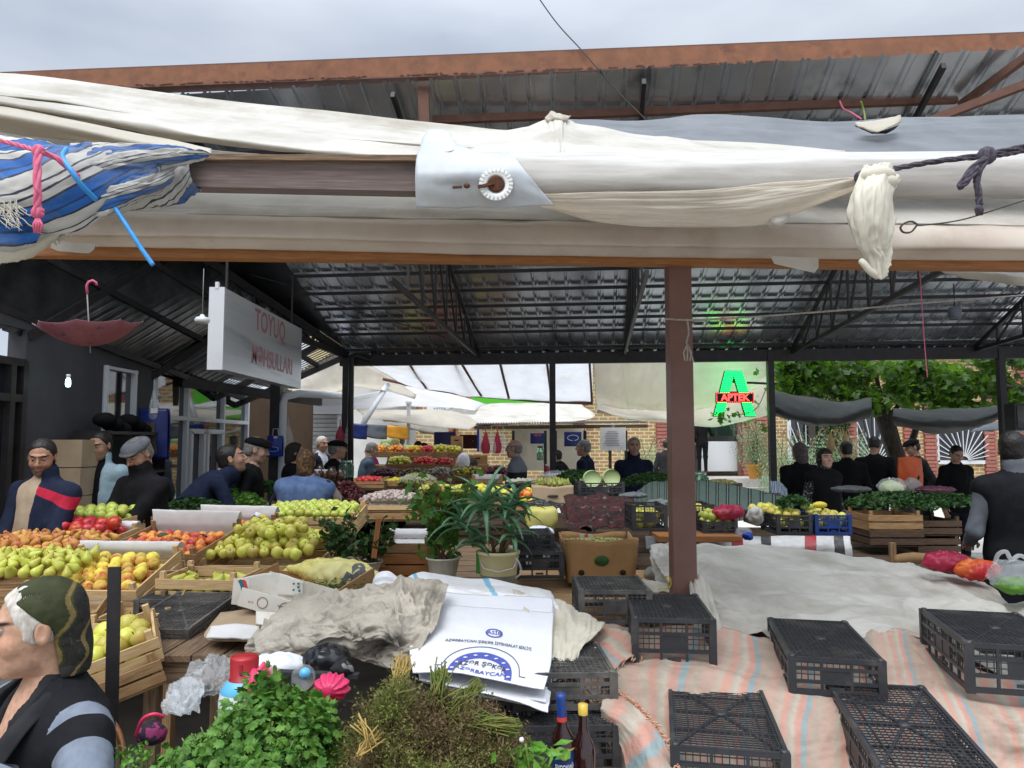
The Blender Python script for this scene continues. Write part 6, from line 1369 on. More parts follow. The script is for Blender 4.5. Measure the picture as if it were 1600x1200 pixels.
def plastic_crate(name,label,loc,yaw=0,W=.30,D=.50,H=.20,m='black_plastic',group=None,tilt=0,roll=0,flip=True,fine=.0165,pos=None,cat='crate'):
 o=empty(name,loc,label,cat,group,(tilt,roll,yaw));key=('p',W,D,H,m,flip,fine)
 if key not in CR:
  ps=[];zt=H-.004 if flip else .004
  b=MB();nx,ny=int(W/fine),int(D/fine)
  for i in range(1,nx): b.box((-W/2+i*W/nx,0,zt),(.0027,D,.003))
  for j in range(1,ny): b.box((0,-D/2+j*D/ny,zt),(W,.0027,.0034))
  zz=zt+(-.004 if flip else .004)
  for s_ in (-1,1): b.bar((-W/2,-D/2*s_,zz),(W/2,D/2*s_,zz),.009,.008)
  for f_ in (-.5,0,.5): b.box((0,D/2*f_,zz),(W,.007,.0075));
  for f_ in (-.33,.33): b.box((W*f_,0,zz),(.006,D,.007))
  b.lathe([(.0,zt+.003),(.02,zt+.003),(.02,zt-.003)],12)
  for y in (-D/2+.006,D/2-.006): b.box((0,y,zt),(W,.012,.008))
  for x in (-W/2+.006,W/2-.006): b.box((x,0,zt),(.012,D,.009))
  ps.append(('base_grid',b.mesh('base_grid',MATS[m])))
  def side(Ln,fr,axis,sg):
   s=MB()
   def bx_(u,z,du,dz,th=.006):
    if axis == 'x': s.box((u,sg*(D/2-.004),z),(du,th,dz))
    else: s.box((sg*(W/2-.004),u,z),(th,du,dz))
   for z in (.012,H-.010,H*.36,H*.70): bx_(0,z,Ln-.012,.011 if z not in (.012,) else .018,.009)
   n=max(3,int(Ln/.085))
   for i in range(n+1): bx_(-Ln/2+.012+i*(Ln-.024)/n,H/2,.009,H-.02,.0085)
   k=int(Ln/.019)
   for i in range(1,k):
    u=-Ln/2+i*Ln/k;bx_(u,H*.85,.003,H*.28,.003);bx_(u,H*.53,.003,H*.32,.003)
   for z in np.arange(H*.40,H*.98,.019): bx_(0,z,Ln-.02,.003,.0034)
   bx_(-Ln*.0,H*.53,Ln*.30,H*.30,.0044)
   if H > .1: bx_(0,H*.20,Ln*.16,.010)
   return s
  for ax,Ln,nm in (('x',W,'short_side'),('y',D,'long_side')):
   for sg in (-1,1): ps.append((nm,side(Ln,0,ax,sg).mesh(nm,MATS[m])))
  for sx in (-1,1):
   for sy in (-1,1):
    cc=MB();cc.box((sx*(W/2-.010),sy*(D/2-.010),H/2),(.026,.026,H));cc.lathe([(.0,H+.005),(.009,H+.005),(.011,H)],8,(sx*(W/2-.012),sy*(D/2-.012),0));ps.append(('corner_post',cc.mesh('corner_post',MATS[m])))
  CR[key]=ps
 for nm,me in CR[key]: c=bpy.data.objects.new(nm,me);COL.objects.link(c);c.parent=o
 return o
def pc(name,label,px_,py_,Y,**k):
 p=at(px_,py_,Y);yw=k.get('yaw',0);D=k.get('D',.5);q=Vector((-sin(yw)*D/2,cos(yw)*D/2,0));return plastic_crate(name,label,p+q,**k)
pc('plastic_crate','tall black plastic crate upside down in front of the brown post',1054,1048,2.80,yaw=-.10,H=.185,D=.46)
pc('plastic_crate','shallow black crate upside down, second from the brown post, tilted on the rug',1309,1090,2.54,yaw=-.21,H=.125,D=.56)
pc('plastic_crate','black crate upside down at the right edge with its long side to the viewer',1606,1090,2.45,yaw=-.24,H=.160,W=.34,D=.52)
pc('plastic_crate','black crate nearest the viewer, left of the other one cut by the picture edge',1142,1270,2.10,yaw=-.19,H=.165,D=.58,W=.31)
pc('plastic_crate','black crate upside down right of the nearest one, mesh base towards the viewer',1472,1290,2.06,yaw=-.16,H=.17,D=.56,W=.31,tilt=.10)
pc('plastic_crate','dusty black crate half hidden behind the tall upturned crate',962,977,3.15,yaw=.0,H=.14,m='black_plastic_dusty',D=.34,W=.30)
pc('plastic_crate','dusty black crate under the white sugar bags at the edge of the rug',884,1112,2.38,yaw=.05,H=.115,m='black_plastic_dusty',D=.36,W=.32)
pc('plastic_crate','black crate standing lowest behind the two bottles',880,1212,2.28,yaw=.05,H=.14,m='black_plastic',D=.42,W=.34)
pc('plastic_crate','black crate under the sugar bags left of the bottles',745,1150,2.42,yaw=.0,H=.14,m='black_plastic_dusty',D=.42,W=.42)
pc('plastic_crate','black crate turned over beside the pallet table below the peaches',238,1012,3.1,yaw=-.05,H=.10,m='black_plastic_dusty',D=.5,W=.30,tilt=.1)
pc('plastic_crate','black crate behind the pallet table under the pear crate',262,972,3.5,yaw=-.05,H=.10,m='black_plastic_dusty',D=.3,W=.32)
pc('plastic_crate','black crate on the plank table between the aloe and the banana box',843,905,4.25,yaw=.03,H=.15,D=.36,W=.27)
pc('plastic_crate','smaller black crate on top of the crate beside the banana box',836,862,4.4,yaw=.05,H=.10,D=.30,W=.22)
CRT=(pc('plastic_crate','black crate holding cabbages behind the pale open carton',940,779,6.6,H=.14,W=.40,D=.36,flip=False),)
k1=pc('plastic_crate','black crate of yellow apples left of the brown post',1016,830,5.0,H=.17,W=.23,D=.34,flip=False)
k2=pc('plastic_crate','black crate of yellow apples right of the brown post',1091,828,5.1,H=.17,W=.22,D=.34,flip=False)
k3=pc('plastic_crate','black crate of green apples under the crimson bag',1126,836,4.9,H=.09,W=.22,D=.30,flip=False)
k4=pc('plastic_crate','black crate of apples beside the blue crate on the oilcloth',1242,836,5.25,H=.14,W=.24,D=.34,flip=False)
k5=pc('plastic_crate','blue plastic crate of apples on the oilcloth',1303,836,5.25,H=.14,W=.25,D=.34,flip=False,m='blue_plastic')
k6=pc('plastic_crate','open black crate of small green fruit on the striped fabric, far side',1132,770,7.2,H=.09,W=.34,D=.36,flip=False)
k7=pc('plastic_crate','empty open black crate leaning behind the green fruit crate',1188,790,6.6,H=.10,W=.36,D=.36,flip=False,tilt=-.05)
k8=pc('plastic_crate','black crate of apples left of the apple crate on the oilcloth',1208,822,5.5,H=.09,W=.24,D=.30,flip=False)
k9=pc('plastic_crate','dark crate under the spread garments by the bald man',822,768,7.6,H=.12,W=.42,D=.3,flip=False)
for cr_,kind,m_,dia,lb,ct,gp,kw in ((k1,'apple','apple_yellow',.07,'yellow apple in the black crate left of the brown post','apple','apples left of the brown post',dict(L=.2,W=.30,layers=2,z0=.0)),
  (k2,'apple','apple_yellow',.07,'yellow apple in the black crate right of the brown post','apple','apples right of the brown post',dict(L=.2,W=.30,layers=2,z0=.02)),
  (k3,'apple','apple_green',.066,'green apple below the crimson bag','apple','apples below the crimson bag',dict(L=.21,W=.28,layers=2,z0=.02)),
  (k4,'apple','apple_yellow',.066,'yellow apple in the black crate on the oilcloth','apple','apples in the black oilcloth crate',dict(L=.22,W=.3,layers=2,z0=.03)),
  (k5,'apple','apple_yellow',.066,'yellow apple in the blue crate','apple','apples in the blue crate',dict(L=.23,W=.3,layers=2,z0=.03)),
  (k8,'apple','apple_yellow',.068,'yellow apple in the low crate left of the oilcloth crates','apple','apples in the low crate',dict(L=.22,W=.28,layers=2,z0=.01)),
  (k6,'ball','fig',.05,'small green fruit in the far open crate','fruit','green fruit in the far crate',dict(L=.32,W=.32,layers=2,z0=.01)),
  (CRT[0],'long','cactus_pear',.03,'stubby green squash behind the cabbages','squash','squashes behind the cabbages',dict(L=.3,W=.12,layers=1,z0=.1,y0=.22))):
 kw.setdefault('y0',-kw['W']/2+.0);fruits(cr_,kind,m_,dia,lb,ct,gp,seed=len(lb),**kw)
for i,(x_,y_) in enumerate(((925,748),(955,746))):
 p=at(x_,y_,6.7);o=empty('cabbage',p,('left of the two cut cabbages in the black crate','right of the two cut cabbages in the black crate')[i],'cabbage','cut cabbages');mb=MB();mb.sphere((0,.04,0),(.080,.075,.075),18,12);mb.build('head',MATS['cabbage'],o)
 mb=MB();mb.lathe([(0,-.0),(.070,-.0),(.074,.012)],20,(0,-.035,0),rotm((-pi/2+pi,0,0)));mb.build('cut_face',MATS['melon'],o)
for i,(dx,dy,dz) in enumerate(((.0,1.6,1.3),(.14,1.2,1.0),(-.16,1.3,.7))):
 pass
o=MB().box(at(1085,838,4.9),(.52,.3,.035)).build('wooden_board',MATS['wood_orange']);tag(o,'orange board under the black apple crates by the brown post','board')
p=at(1298,787,5.4);
for i,(x_,y_,c_) in enumerate(((1281,789,'lemon'),(1262,792,'apple_green'))):
 o=bpy.data.objects.new('squash',fmesh('long',c_));COL.objects.link(o);o.location=at(x_,y_,5.35);o.scale=(.055,.055,.055);o.rotation_euler=(.2,pi/2,.3);tag(o,('yellow squash lying on the apples of the blue crate','green squash lying on the apples beside the blue crate')[i],'squash')
for i,(x_,y_,Y,lb) in enumerate(((1400,830,6.0,'upper wooden crate in front of the herb stall on the right'),(1402,855,6.0,'lower wooden crate in front of the herb stall on the right'),(1470,838,6.2,'dark wooden crate right of the crate pair'),(1468,866,6.2,'dark wooden crate lowest right of the crate pair'))):
 wooden_crate('wooden_crate',lb,x_,y_,Y,L=.42 if i < 2 else .34,W=.4,H=.12,wood='wood_mid' if i == 0 else 'wood_dark')
ch=empty('wooden_chair',(*V3(at(1425,880,4.9))[:2],0),'pale wooden chair back poking up behind the white cover','chair');q=V3(ch.location)
p=V3(at(1394,848,4.9))-q;MB().box((p[0],0,p[2]/2),(.035,.03,p[2])).build('back_post',MATS['wood_mid'],ch);p2=V3(at(1462,868,4.9))-q;MB().box((p2[0],0,p2[2]/2),(.035,.03,p2[2])).build('back_post',MATS['wood_mid'],ch)
P=[];
for i in range(12): x=p[0]+(p2[0]-p[0])*i/11;z=p[2]-.10+.018*sin(pi*i/11);P.append([(x,-.01,z-.05),(x,-.01,z+.02)])
MB().surf(np.array(P)).build('top_rail',MATS['wood_mid'],ch,solid=.02);MB().box(((p+p2)[0]/2,-.2,.45),(.4,.42,.03)).build('seat',MATS['wood_mid'],ch)
for sx in (-.17,.17): MB().box(((p+p2)[0]/2+sx,-.38,.22),(.035,.035,.44)).build('leg',MATS['wood_mid'],ch)
tr_=wooden_crate('vegetable_tray','shallow tray lined with pale paper holding garlic',606,800,6.55,L=.50,W=.40,H=.05,liner='card_white',slats=1,cat='tray')
fruits(tr_,'garlic','garlic',.046,'garlic bulb in the pale tray','garlic','garlic bulbs',L=.52,W=.46,layers=3,dome=.07,seed=31,n=8,jit=.5,z0=.0)
wooden_crate('wooden_crate','crate wrapped with newsprint under the garlic tray',605,815,6.5,L=.54,W=.4,H=.07,liner='pale_newsprint',slats=1,wood='wood_mid')
c=wooden_crate('wooden_crate','small crate of tomatoes in plastic film left of the garlic',575,765,7.3,L=.30,W=.3,H=.07,wood='wood_mid');fruits(c,'ball','tomato',.06,'red tomato left of the garlic','tomato','tomatoes left of the garlic',L=.3,W=.24,layers=2,z0=0,seed=32,n=10)
c=wooden_crate('wooden_crate','box of long yellow green peppers behind the garlic',625,762,7.5,L=.36,W=.26,H=.06,wood='wood_mid');fruits(c,'long','lemon',.032,'long yellow green pepper behind the garlic','pepper','peppers behind the garlic',L=.34,W=.22,layers=2,z0=0.01,seed=33,n=8)
c=wooden_crate('wooden_crate','orange box of mixed apples between the garlic and the geranium',678,800,6.5,L=.30,W=.34,H=.10,wood='wood_orange');fruits(c,'apple','apple_mixed',.07,'mixed red and green apple beside the garlic','apple','mixed apples beside the garlic',L=.30,W=.32,layers=3,dome=.05,seed=34,mats=['apple_mixed','apple_green'])
c=wooden_crate('wooden_crate','crate of lemons and quinces behind the geranium',745,800,6.4,L=.5,W=.3,H=.10,wood='wood_mid');fruits(c,'apple','lemon',.07,'yellow quince behind the geranium','quince','quinces behind the geranium',L=.5,W=.3,layers=3,dome=.03,seed=35,mats=['lemon','apple_green'])
c=wooden_crate('wooden_crate','crate with yellow peppers behind the aloe',820,800,6.3,L=.42,W=.3,H=.08,wood='wood_mid');fruits(c,'apple','apple_yellow',.08,'yellow fruit showing above the aloe leaves','fruit','yellow fruit above the aloe',L=.42,W=.28,layers=2,dome=.03,seed=36,mats=['lemon','apple_yellow','nectarine'])
for k in range(3): wooden_crate('empty_crate',('topmost','middle','lowest')[k]+' of the small empty crates stacked before the far fruit stall',760,757+8*k,8.2,L=.34,W=.28,H=.05,wood='wood_mid',liner='paper_white' if k == 0 else None)
fs=empty('far_fruit_stall',(V3(at(670,745,11))[0],11.6,0),'stepped wooden stand of the far fruit stall','stand');q=V3(fs.location)
for (x0,x1,Y,y_) in ((572,790,10.8,762),(572,760,12.4,728)):
 A,B=V3(at(x0,y_,Y))-q,V3(at(x1,y_,Y))-q;MB().box(((A+B)[0]/2,A[1]+.45,A[2]-.02),(B[0]-A[0],.95,.04)).build('shelf',MATS['wood_mid'],fs);MB().box(((A+B)[0]/2,A[1]+.02,(A[2]-q[2])/2-.03),(B[0]-A[0],.03,A[2]-.04)).build('front_panel',MATS['wood_dark'],fs)
def far(px_,py_,Y,L_,W_,kind,m,dia,lb,fl,cat,**k):
 c=wooden_crate('wooden_crate',lb,px_,py_,Y,L=L_,W=W_,H=.09,wood='wood_mid',tilt=.15);fruits(c,kind,m,dia,fl,cat,fl+' group',L=L_*.96,W=W_*.9,layers=k.get('layers',2),dome=k.get('dome',.06),seed=int(px_),n=8,mats=k.get('mats'),jit=.4,z0=.04)
far(598,755,10.8,.42,.4,'ball','plum',.052,'crate of dark plums on the lower step, left end','dark plum at the left end of the lower step','plum')
far(645,756,10.8,.42,.4,'ball','fig',.055,'crate of green figs on the lower step beside the plums','green fig beside the plums','fig',mats=['fig','plum'])
far(688,754,10.8,.42,.4,'ball','fig',.052,'crate of figs in the middle of the lower step','fig in the middle crate of the lower step','fig',mats=['fig','garlic'])
far(732,752,10.9,.42,.4,'ball','fig',.052,'crate of olives and figs on the lower step, right of the middle','yellowish fig right of the middle of the lower step','fig',mats=['fig','lemon'])
far(775,752,10.9,.36,.4,'ball','plum',.055,'crate of grapes and pomegranates at the right end of the lower step','dark or red fruit at the right end of the lower step','fruit',mats=['plum','tomato','plum'])
far(622,735,11.6,.38,.3,'ball','apple_green',.06,'crate of light green fruit behind the figs','light green fruit behind the figs','fruit',mats=['apple_green','lemon'])
far(662,735,11.6,.36,.3,'ball','tomato',.055,'crate of tomatoes behind the figs','tomato behind the figs','tomato')
far(692,736,11.6,.30,.3,'ball','tomato',.055,'crate of red peppers behind the middle figs','red pepper behind the middle figs','pepper',mats=['tomato','red_plastic'])
far(588,715,12.6,.34,.3,'ball','orange_fruit',.055,'crate of oranges on the upper step, left end','orange at the left end of the upper step','orange')
far(618,715,12.6,.30,.3,'ball','orange_fruit',.055,'crate of small oranges below the melons','orange below the melons','orange',mats=['orange_fruit','nectarine'])
far(647,716,12.6,.30,.3,'ball','lemon',.06,'crate of yellow fruit beside the parasol pole','yellow fruit beside the parasol pole','fruit',mats=['lemon','orange_fruit'])
far(668,716,12.6,.28,.3,'ball','tomato',.06,'crate of pomegranates on the upper step','pomegranate on the upper step','pomegranate')
far(688,716,12.6,.30,.3,'ball','lemon',.07,'crate of bright yellow lemons on the upper step','bright lemon on the upper step','lemon',mats=['lemon','apple_green'])
far(708,716,12.7,.28,.3,'ball','apple_green',.06,'crate of greenish lemons at the right of the upper step','greenish lemon at the right of the upper step','lemon',mats=['lemon','apple_yellow'])
mi=0
for (x_,y_,r_) in ((591,703,14),(602,700,16),(604,692,17),(618,690,12),(621,700,16),(613,706,12),(636,702,14),(596,708,12),(629,708,11),(608,708,12)):
 o=MB().sphere((0,0,0),(r_/2/FPX*12.9*1.15,)*2+(r_/2/FPX*12.9,),14,10).build('melon',MATS['melon'],loc=at(x_,y_,12.9+.1*(mi % 3)));mi += 1;tag(o,'pale green melon piled behind the oranges','melon','melons in the pile')
for i,(x_,y_,Y,s_,lb) in enumerate(((724,722,11.8,(.18,.2,.30),'white filled sack standing right of the lemons'),(735,724,12.2,(.2,.2,.2),'dark bag beside the white sack'),)):
 o=empty('produce_sack',at(x_,y_,Y),lb,'sack');mb=MB();P,Q=mesh_sdf(lambda P: sd_ell(P,(0,0,0),(s_[0]*.6,s_[1]*.5,s_[2]*.5))+.01*ridge(P*14,i),[-.15]*3,[.15]*3,.012);MB().add(P,Q,[[(0,0)]*4]*len(Q),0,True).build('sack_body',MATS['sack_white' if i == 0 else 'brown_wool'],o)
for i,(x_,y_,Y,w_,h_,lb) in enumerate(((747,727,12.6,.22,.17,'upper cardboard box with hand holes by the hanging pink bags'),(748,742,12.5,.24,.18,'lower cardboard box with hand holes by the hanging pink bags'),(714,704,13.4,.14,.26,'tall orange-brown carton behind the lemons'))):
 o=empty('cardboard_box',at(x_,y_,Y),lb,'box');MB().box((0,0,h_/2),(w_*1.4,.3,h_)).build('carton',MATS['cardboard'],o);MB().box((0,-.152,h_*.7),(.08,.006,.02)).build('hand_hole',MATS['black_cloth'],o)
for i,(x_,m_) in enumerate(((759,'pink_plastic'),(768,'clear_bag'),(777,'pink_plastic'),(786,'clear_bag'))): hangbag(x_,692,12.0+.1*i,.14,.34,'magenta_bag' if m_ == 'pink_plastic' else 'clear_bag',('leftmost pink bag hanging from the shelter rail','clear bag between the two pink hanging bags','right-hand pink bag hanging from the shelter rail','clear bag at the right of the pink hanging bags')[i],seed=i+3)
for i,x_ in enumerate((747,751)): o=MB().bar(at(x_,671,12),at(x_,706,12.05),.035,.01).build('ribbon',MATS['blue_bag' if i == 0 else 'white_plastic']);tag(o,('blue strip hanging left of the pink bags','white strip hanging left of the pink bags')[i],'strip')
def jar(name,px_,py_,Y,h,r,m,lb,lid='white_enamel',cat='jar',tilt=0):
 o=empty(name,at(px_,py_,Y),lb,cat,rot=(0,tilt,0));MB().lathe([(0,0),(r*.9,0),(r,.01),(r,h*.7),(r*.7,h*.86),(r*.65,h*.92)],16).build('glass_body',MATS[m],o);MB().lathe([(0,h*1.02),(r*.72,h*1.02),(r*.74,h*.9)],16).build('lid',MATS[lid],o);return o
jar('glass_jar',541,745,8.4,.18,.085,'glass_green','big pale green glass jar beside the man in the black cap','glass_green')
for i,(x_,y_) in enumerate(((500,744),(508,752),(518,748),(524,756),(532,750),(496,752),(514,760))): jar('dark_jar',x_,y_,8.0-.1*(i % 3),.12,.045,'glass_jar',('first','second','third','fourth','fifth','sixth','seventh')[i]+' dark preserve jar counted from the scarf of the denim woman','white_enamel' if i % 2 else 'black_steel')
jar('honey_jar',389,832,5.15,.14,.038,'glass_jar','honey jar tilted against the apples, nearer the nectarines','alu_frame',tilt=.5);jar('honey_jar',398,836,5.05,.14,.040,'glass_jar','brown jar with a pale label tilted against the apples','gold_cap',tilt=.45)
jar('glass_jar',1094,766,7.3,.17,.085,'glass_green','pale green glass jar on the striped fabric by the brown post','glass_green');jar('ketchup_bottle',855,748,9.5,.18,.03,'red_plastic','small red bottle behind the bags of the middle stall','white_enamel','bottle');jar('water_bottle',844,720,10.5,.2,.05,'glass_green','blue-grey plastic bottle behind the bald man','black_steel','bottle')
mb=MB();ms=[]
for p,d,m in DEEP:
 if m not in ms: ms.append(m)
 mb.sphere(p,d*.5,8,6,m=ms.index(m))
tag(mb.build('apples',[MATS[m] for m in ms]),'apples lying deeper in the crates under the top layers','apples',kind='stuff')
# ================================================================== people
def P_(px_,Y,z=0): p=at(px_,690,Y);return (p.x,Y,z)
GH=MATS['grey_hair']
def redpanel(L,c,arm): return np.minimum.reduce([-.03-L[:,0],L[:,1]+.03,L[:,2]-.375-(L[:,0]+.2)*.5,.45+(L[:,0]+.2)*.35-L[:,2]])
person('bearded man in an open navy jacket with a red shoulder over a beige zip sweater',P_(72,5.0),yaw=pi-.15,h=1.69,girth=1.02,headyaw=.45,headpitch=.30,hands=[(-.20,.30,.86),(.12,.30,.84)],top='dark_blue_cloth',skin=(.42,.23,.15),beard=.75,
  res=.012,hres=.0045,open_=('beige_knit',.055,.03,.05),legs='jean_cloth',stripe=(redpanel,'navy_red'))
person('vendor in a pale blue jacket over black standing in front of the dark shelf',P_(160,6.7),yaw=pi-.1,h=1.76,headpitch=.25,hands=[(-.16,.26,1.0),(.14,.26,1.0)],top='pale_blue_cloth',open_=('black_cloth',.06,.0,0),res=.014,hres=.006)
person('older man in a grey flat cap and dark coat looking down at the apples',P_(238,5.7),yaw=pi-.45,h=1.71,lean=.16,girth=1.1,headyaw=.1,headpitch=.55,hands=[(-.02,.42,.95),(.14,.42,.92)],top='dark_cloth',hair='capped',hatmat='grey_wool',hairmat=GH,skin=(.46,.26,.18),res=.012,hres=.0045)
person('man in a navy sweatshirt bending over the herbs with his arm stretched out',P_(270,6.5),yaw=-1.15,h=1.86,lean=.85,headyaw=-.1,headpitch=-.25,hands=[(-.05,.82,.98),(.20,.70,.92)],top='navy_cloth',girth=1.1,res=.013,hres=.005,beard=.3)
person('man in a black knitted cap beside the bending man',P_(384,7.0),yaw=-1.3,h=1.72,lean=.12,headpitch=.2,top='black_cloth',hair='capped',hatmat='black_cloth',hairmat=GH,res=.016,hres=.006,skin=(.40,.25,.18))
person('woman seen from behind in a patterned headscarf and denim vest over a checked shirt',P_(474,6.7),yaw=.05,h=1.60,lean=.05,fem=True,girth=1.18,hands=[(-.36,.42,1.10),(.52,.30,1.0)],top='checked_dark',vest='denim_cloth',hair='scarf',scarfmat='scarf_paisley',res=.012,hres=.005,topname='shirt',side=.04)
person('woman in a dark headscarf standing left of the shutter',P_(459,9.0),yaw=-1.3,h=1.66,fem=True,top='black_cloth',hair='scarf',scarfmat='scarf_black',res=.018,hres=.008)
person('white-haired man in a dark suit and white shirt before the roller shutter',P_(501,12.0),yaw=pi+1.2,h=1.76,headyaw=-.3,top='suit_cloth',open_=('white_shirt',.05,.04,0),hairmat=MATS['white_hair'],res=.018,hres=.008,headpitch=.1)
person('man in a black beret and black coat by the dark jars',P_(517,9.3),yaw=-1.2,h=1.70,lean=.1,top='black_cloth',hair='capped',hatmat='black_cloth',hairmat=GH,res=.018,hres=.008)
person('grey-haired man in a blue-grey jacket at the far fruit stall',P_(566,12.2),yaw=-1.3,h=1.68,lean=.25,headpitch=.3,top='blue_grey_cloth',hairmat=GH,hands=[(-.1,.4,1.0),(.15,.4,1.0)],res=.02,hres=.009)
person('woman in magenta at the far fruit stall',P_(581,13.5),yaw=1.5,h=1.62,fem=True,top='magenta_cloth',hair='bob',res=.02,hres=.010)
person('grey-haired passer-by with his back turned behind the melons',P_(626,15.5),yaw=.1,h=1.80,top='blue_grey_cloth',hairmat=GH,res=.022,hres=.010)
person('dark-haired passer-by behind the parasol pole',P_(655,15.0),yaw=.3,h=1.70,lean=.2,top='black_cloth',res=.022,hres=.010)
person('passer-by in a brown jacket left of the wide navy bag',P_(672,14.8),yaw=.9,h=1.68,lean=.3,top='brown_wool',res=.022,hres=.010)
person('balding man in a grey and dark sweater walking left of the middle post',P_(811,10.0),yaw=1.35,h=1.70,lean=.08,top='grey_cloth',hair='balding',hairmat=GH,res=.016,hres=.007,skin=(.50,.30,.22),
  stripe=(lambda L,c,arm: 1.30-c[:,2],'grey_over_dark'))
person('dark-clothed person leaning with one arm out behind the dark blue bag',P_(893,13.0),yaw=1.3,h=1.60,lean=.5,top='black_cloth',hands=[(-.2,.5,.95),(.15,.5,.9)],res=.02,hres=.009)
person('grey-haired man in a dark blue jacket in front of the shelter',P_(914,11.0),yaw=1.1,h=1.70,headyaw=.2,top='dark_blue_cloth',hairmat=GH,res=.016,hres=.007)
person('tall man in a dark jacket facing the viewer left of the brown post',P_(990,9.8),yaw=pi+.05,h=1.73,headyaw=-.1,top='dark_blue_cloth',hairmat=GH,res=.014,hres=.006,beard=.25,girth=1.05)
person('man in a grey jacket half hidden by the brown post',P_(1041,17.0),yaw=-.4,h=1.72,top='charcoal_cloth',res=.02,hres=.010)
person('man in black seen from behind at the pharmacy counter',P_(1097,24.2,.70),yaw=-.1,h=1.80,top='black_cloth',legs='black_cloth',hands=[(-.2,.1,.95),(.30,.35,1.15)],res=.025,hres=.012)
person('woman from behind in a patterned headscarf and black coat, leftmost on the right',P_(1250,9.2),yaw=.1,h=1.66,fem=True,girth=1.15,top='black_cloth',hair='scarf',scarfmat='scarf_plain',res=.016,hres=.007)
person('dark-haired woman looking at the viewer in a dotted cardigan and black vest',P_(1286,8.6),yaw=pi+.35,h=1.60,headyaw=-.2,fem=True,top='dotted_dark',vest='black_cloth',hair='bob',res=.014,hres=.006,skin=(.55,.33,.25))
person('man in black seen from behind, between dark-haired woman and vine trunk',P_(1322,10.2),yaw=-.2,h=1.68,girth=1.1,top='black_cloth',res=.018,hres=.008)
person('stooping person in black left of the vine trunk',P_(1362,10.8),yaw=-.6,h=1.78,lean=.35,girth=1.15,headpitch=.4,top='black_cloth',res=.018,hres=.008)
person('vendor in a dark cap facing left beside the vine trunk',P_(1440,11.2),yaw=1.5,h=1.72,lean=.2,headpitch=.3,top='charcoal_cloth',hair='capped',hatmat='black_cloth',res=.018,hres=.008)
person('dark-haired vendor behind the herb heap on the right',P_(1492,10.2),yaw=pi,h=1.62,headpitch=.5,top='black_cloth',res=.018,hres=.008)
person('broad man in a dark quilted vest seen from behind near the right edge',P_(1586,4.9),yaw=-.12,h=1.74,girth=1.14,headyaw=-.5,top='lightgrey_cloth',vest='vest_cloth',hair='short',hairmat=MATS['dark_hair'],res=.012,hres=.005,hands=[(-.20,.22,1.02),(.3,.2,.9)],skin=(.40,.24,.17),topname='sweater')
def knitbands(L,c,arm):
 box=lambda t,a,b: np.minimum(t-a,b-t)
 m=np.full(len(c),-1.0)
 for sd_,sh,el,wr in arm:
  d=el-sh;ln=np.linalg.norm(d);t=((c-sh) @ d)/(d @ d);dist=np.linalg.norm(c-sh-np.clip(t,0,1)[:,None]*d,axis=1);d2=wr-el;l2=np.linalg.norm(d2);t2=((c-el) @ d2)/(d2 @ d2);dist2=np.linalg.norm(c-el-np.clip(t2,0,1)[:,None]*d2,axis=1)
  up=dist <= dist2;near=np.minimum(dist,dist2) < .125
  out_=np.abs(L[:,0]) > .165;bands=np.where(up,np.where(out_,np.maximum(box(t,-.40,.0),box(t,.22,.56)),-1)*ln,box(t2,.76,2)*l2);m=np.where(near,np.maximum(m,bands),m)
 pn=np.minimum.reduce([np.abs(L[:,0])-.060,.112-np.abs(L[:,0]),L[:,1]-.02,L[:,2]-.22,.40-L[:,2]]);return np.maximum(m,pn)
wroot=person('elderly seated woman in the lower left corner, olive headscarf, black and grey banded cardigan',(V3(at(64,690,2.06))[0]+.075,2.06,.005),yaw=pi/2+.95,h=1.71,sit=True,fem=True,girth=1.08,lean=.05,headyaw=-.34,headpitch=.06,vneck=.33,shz=.445,whands=[(-1.17,1.72,.955),None],
  hands=[(-.10,.40,.70),(.16,.38,.66)],top='black_knit',topname='cardigan',hair='none',res=.0085,hres=.0034,skin=(.50,.285,.185),open_=('charcoal_cloth',.018,.055,0),stripe=(knitbands,'banded_knit'),legs='black_cloth')
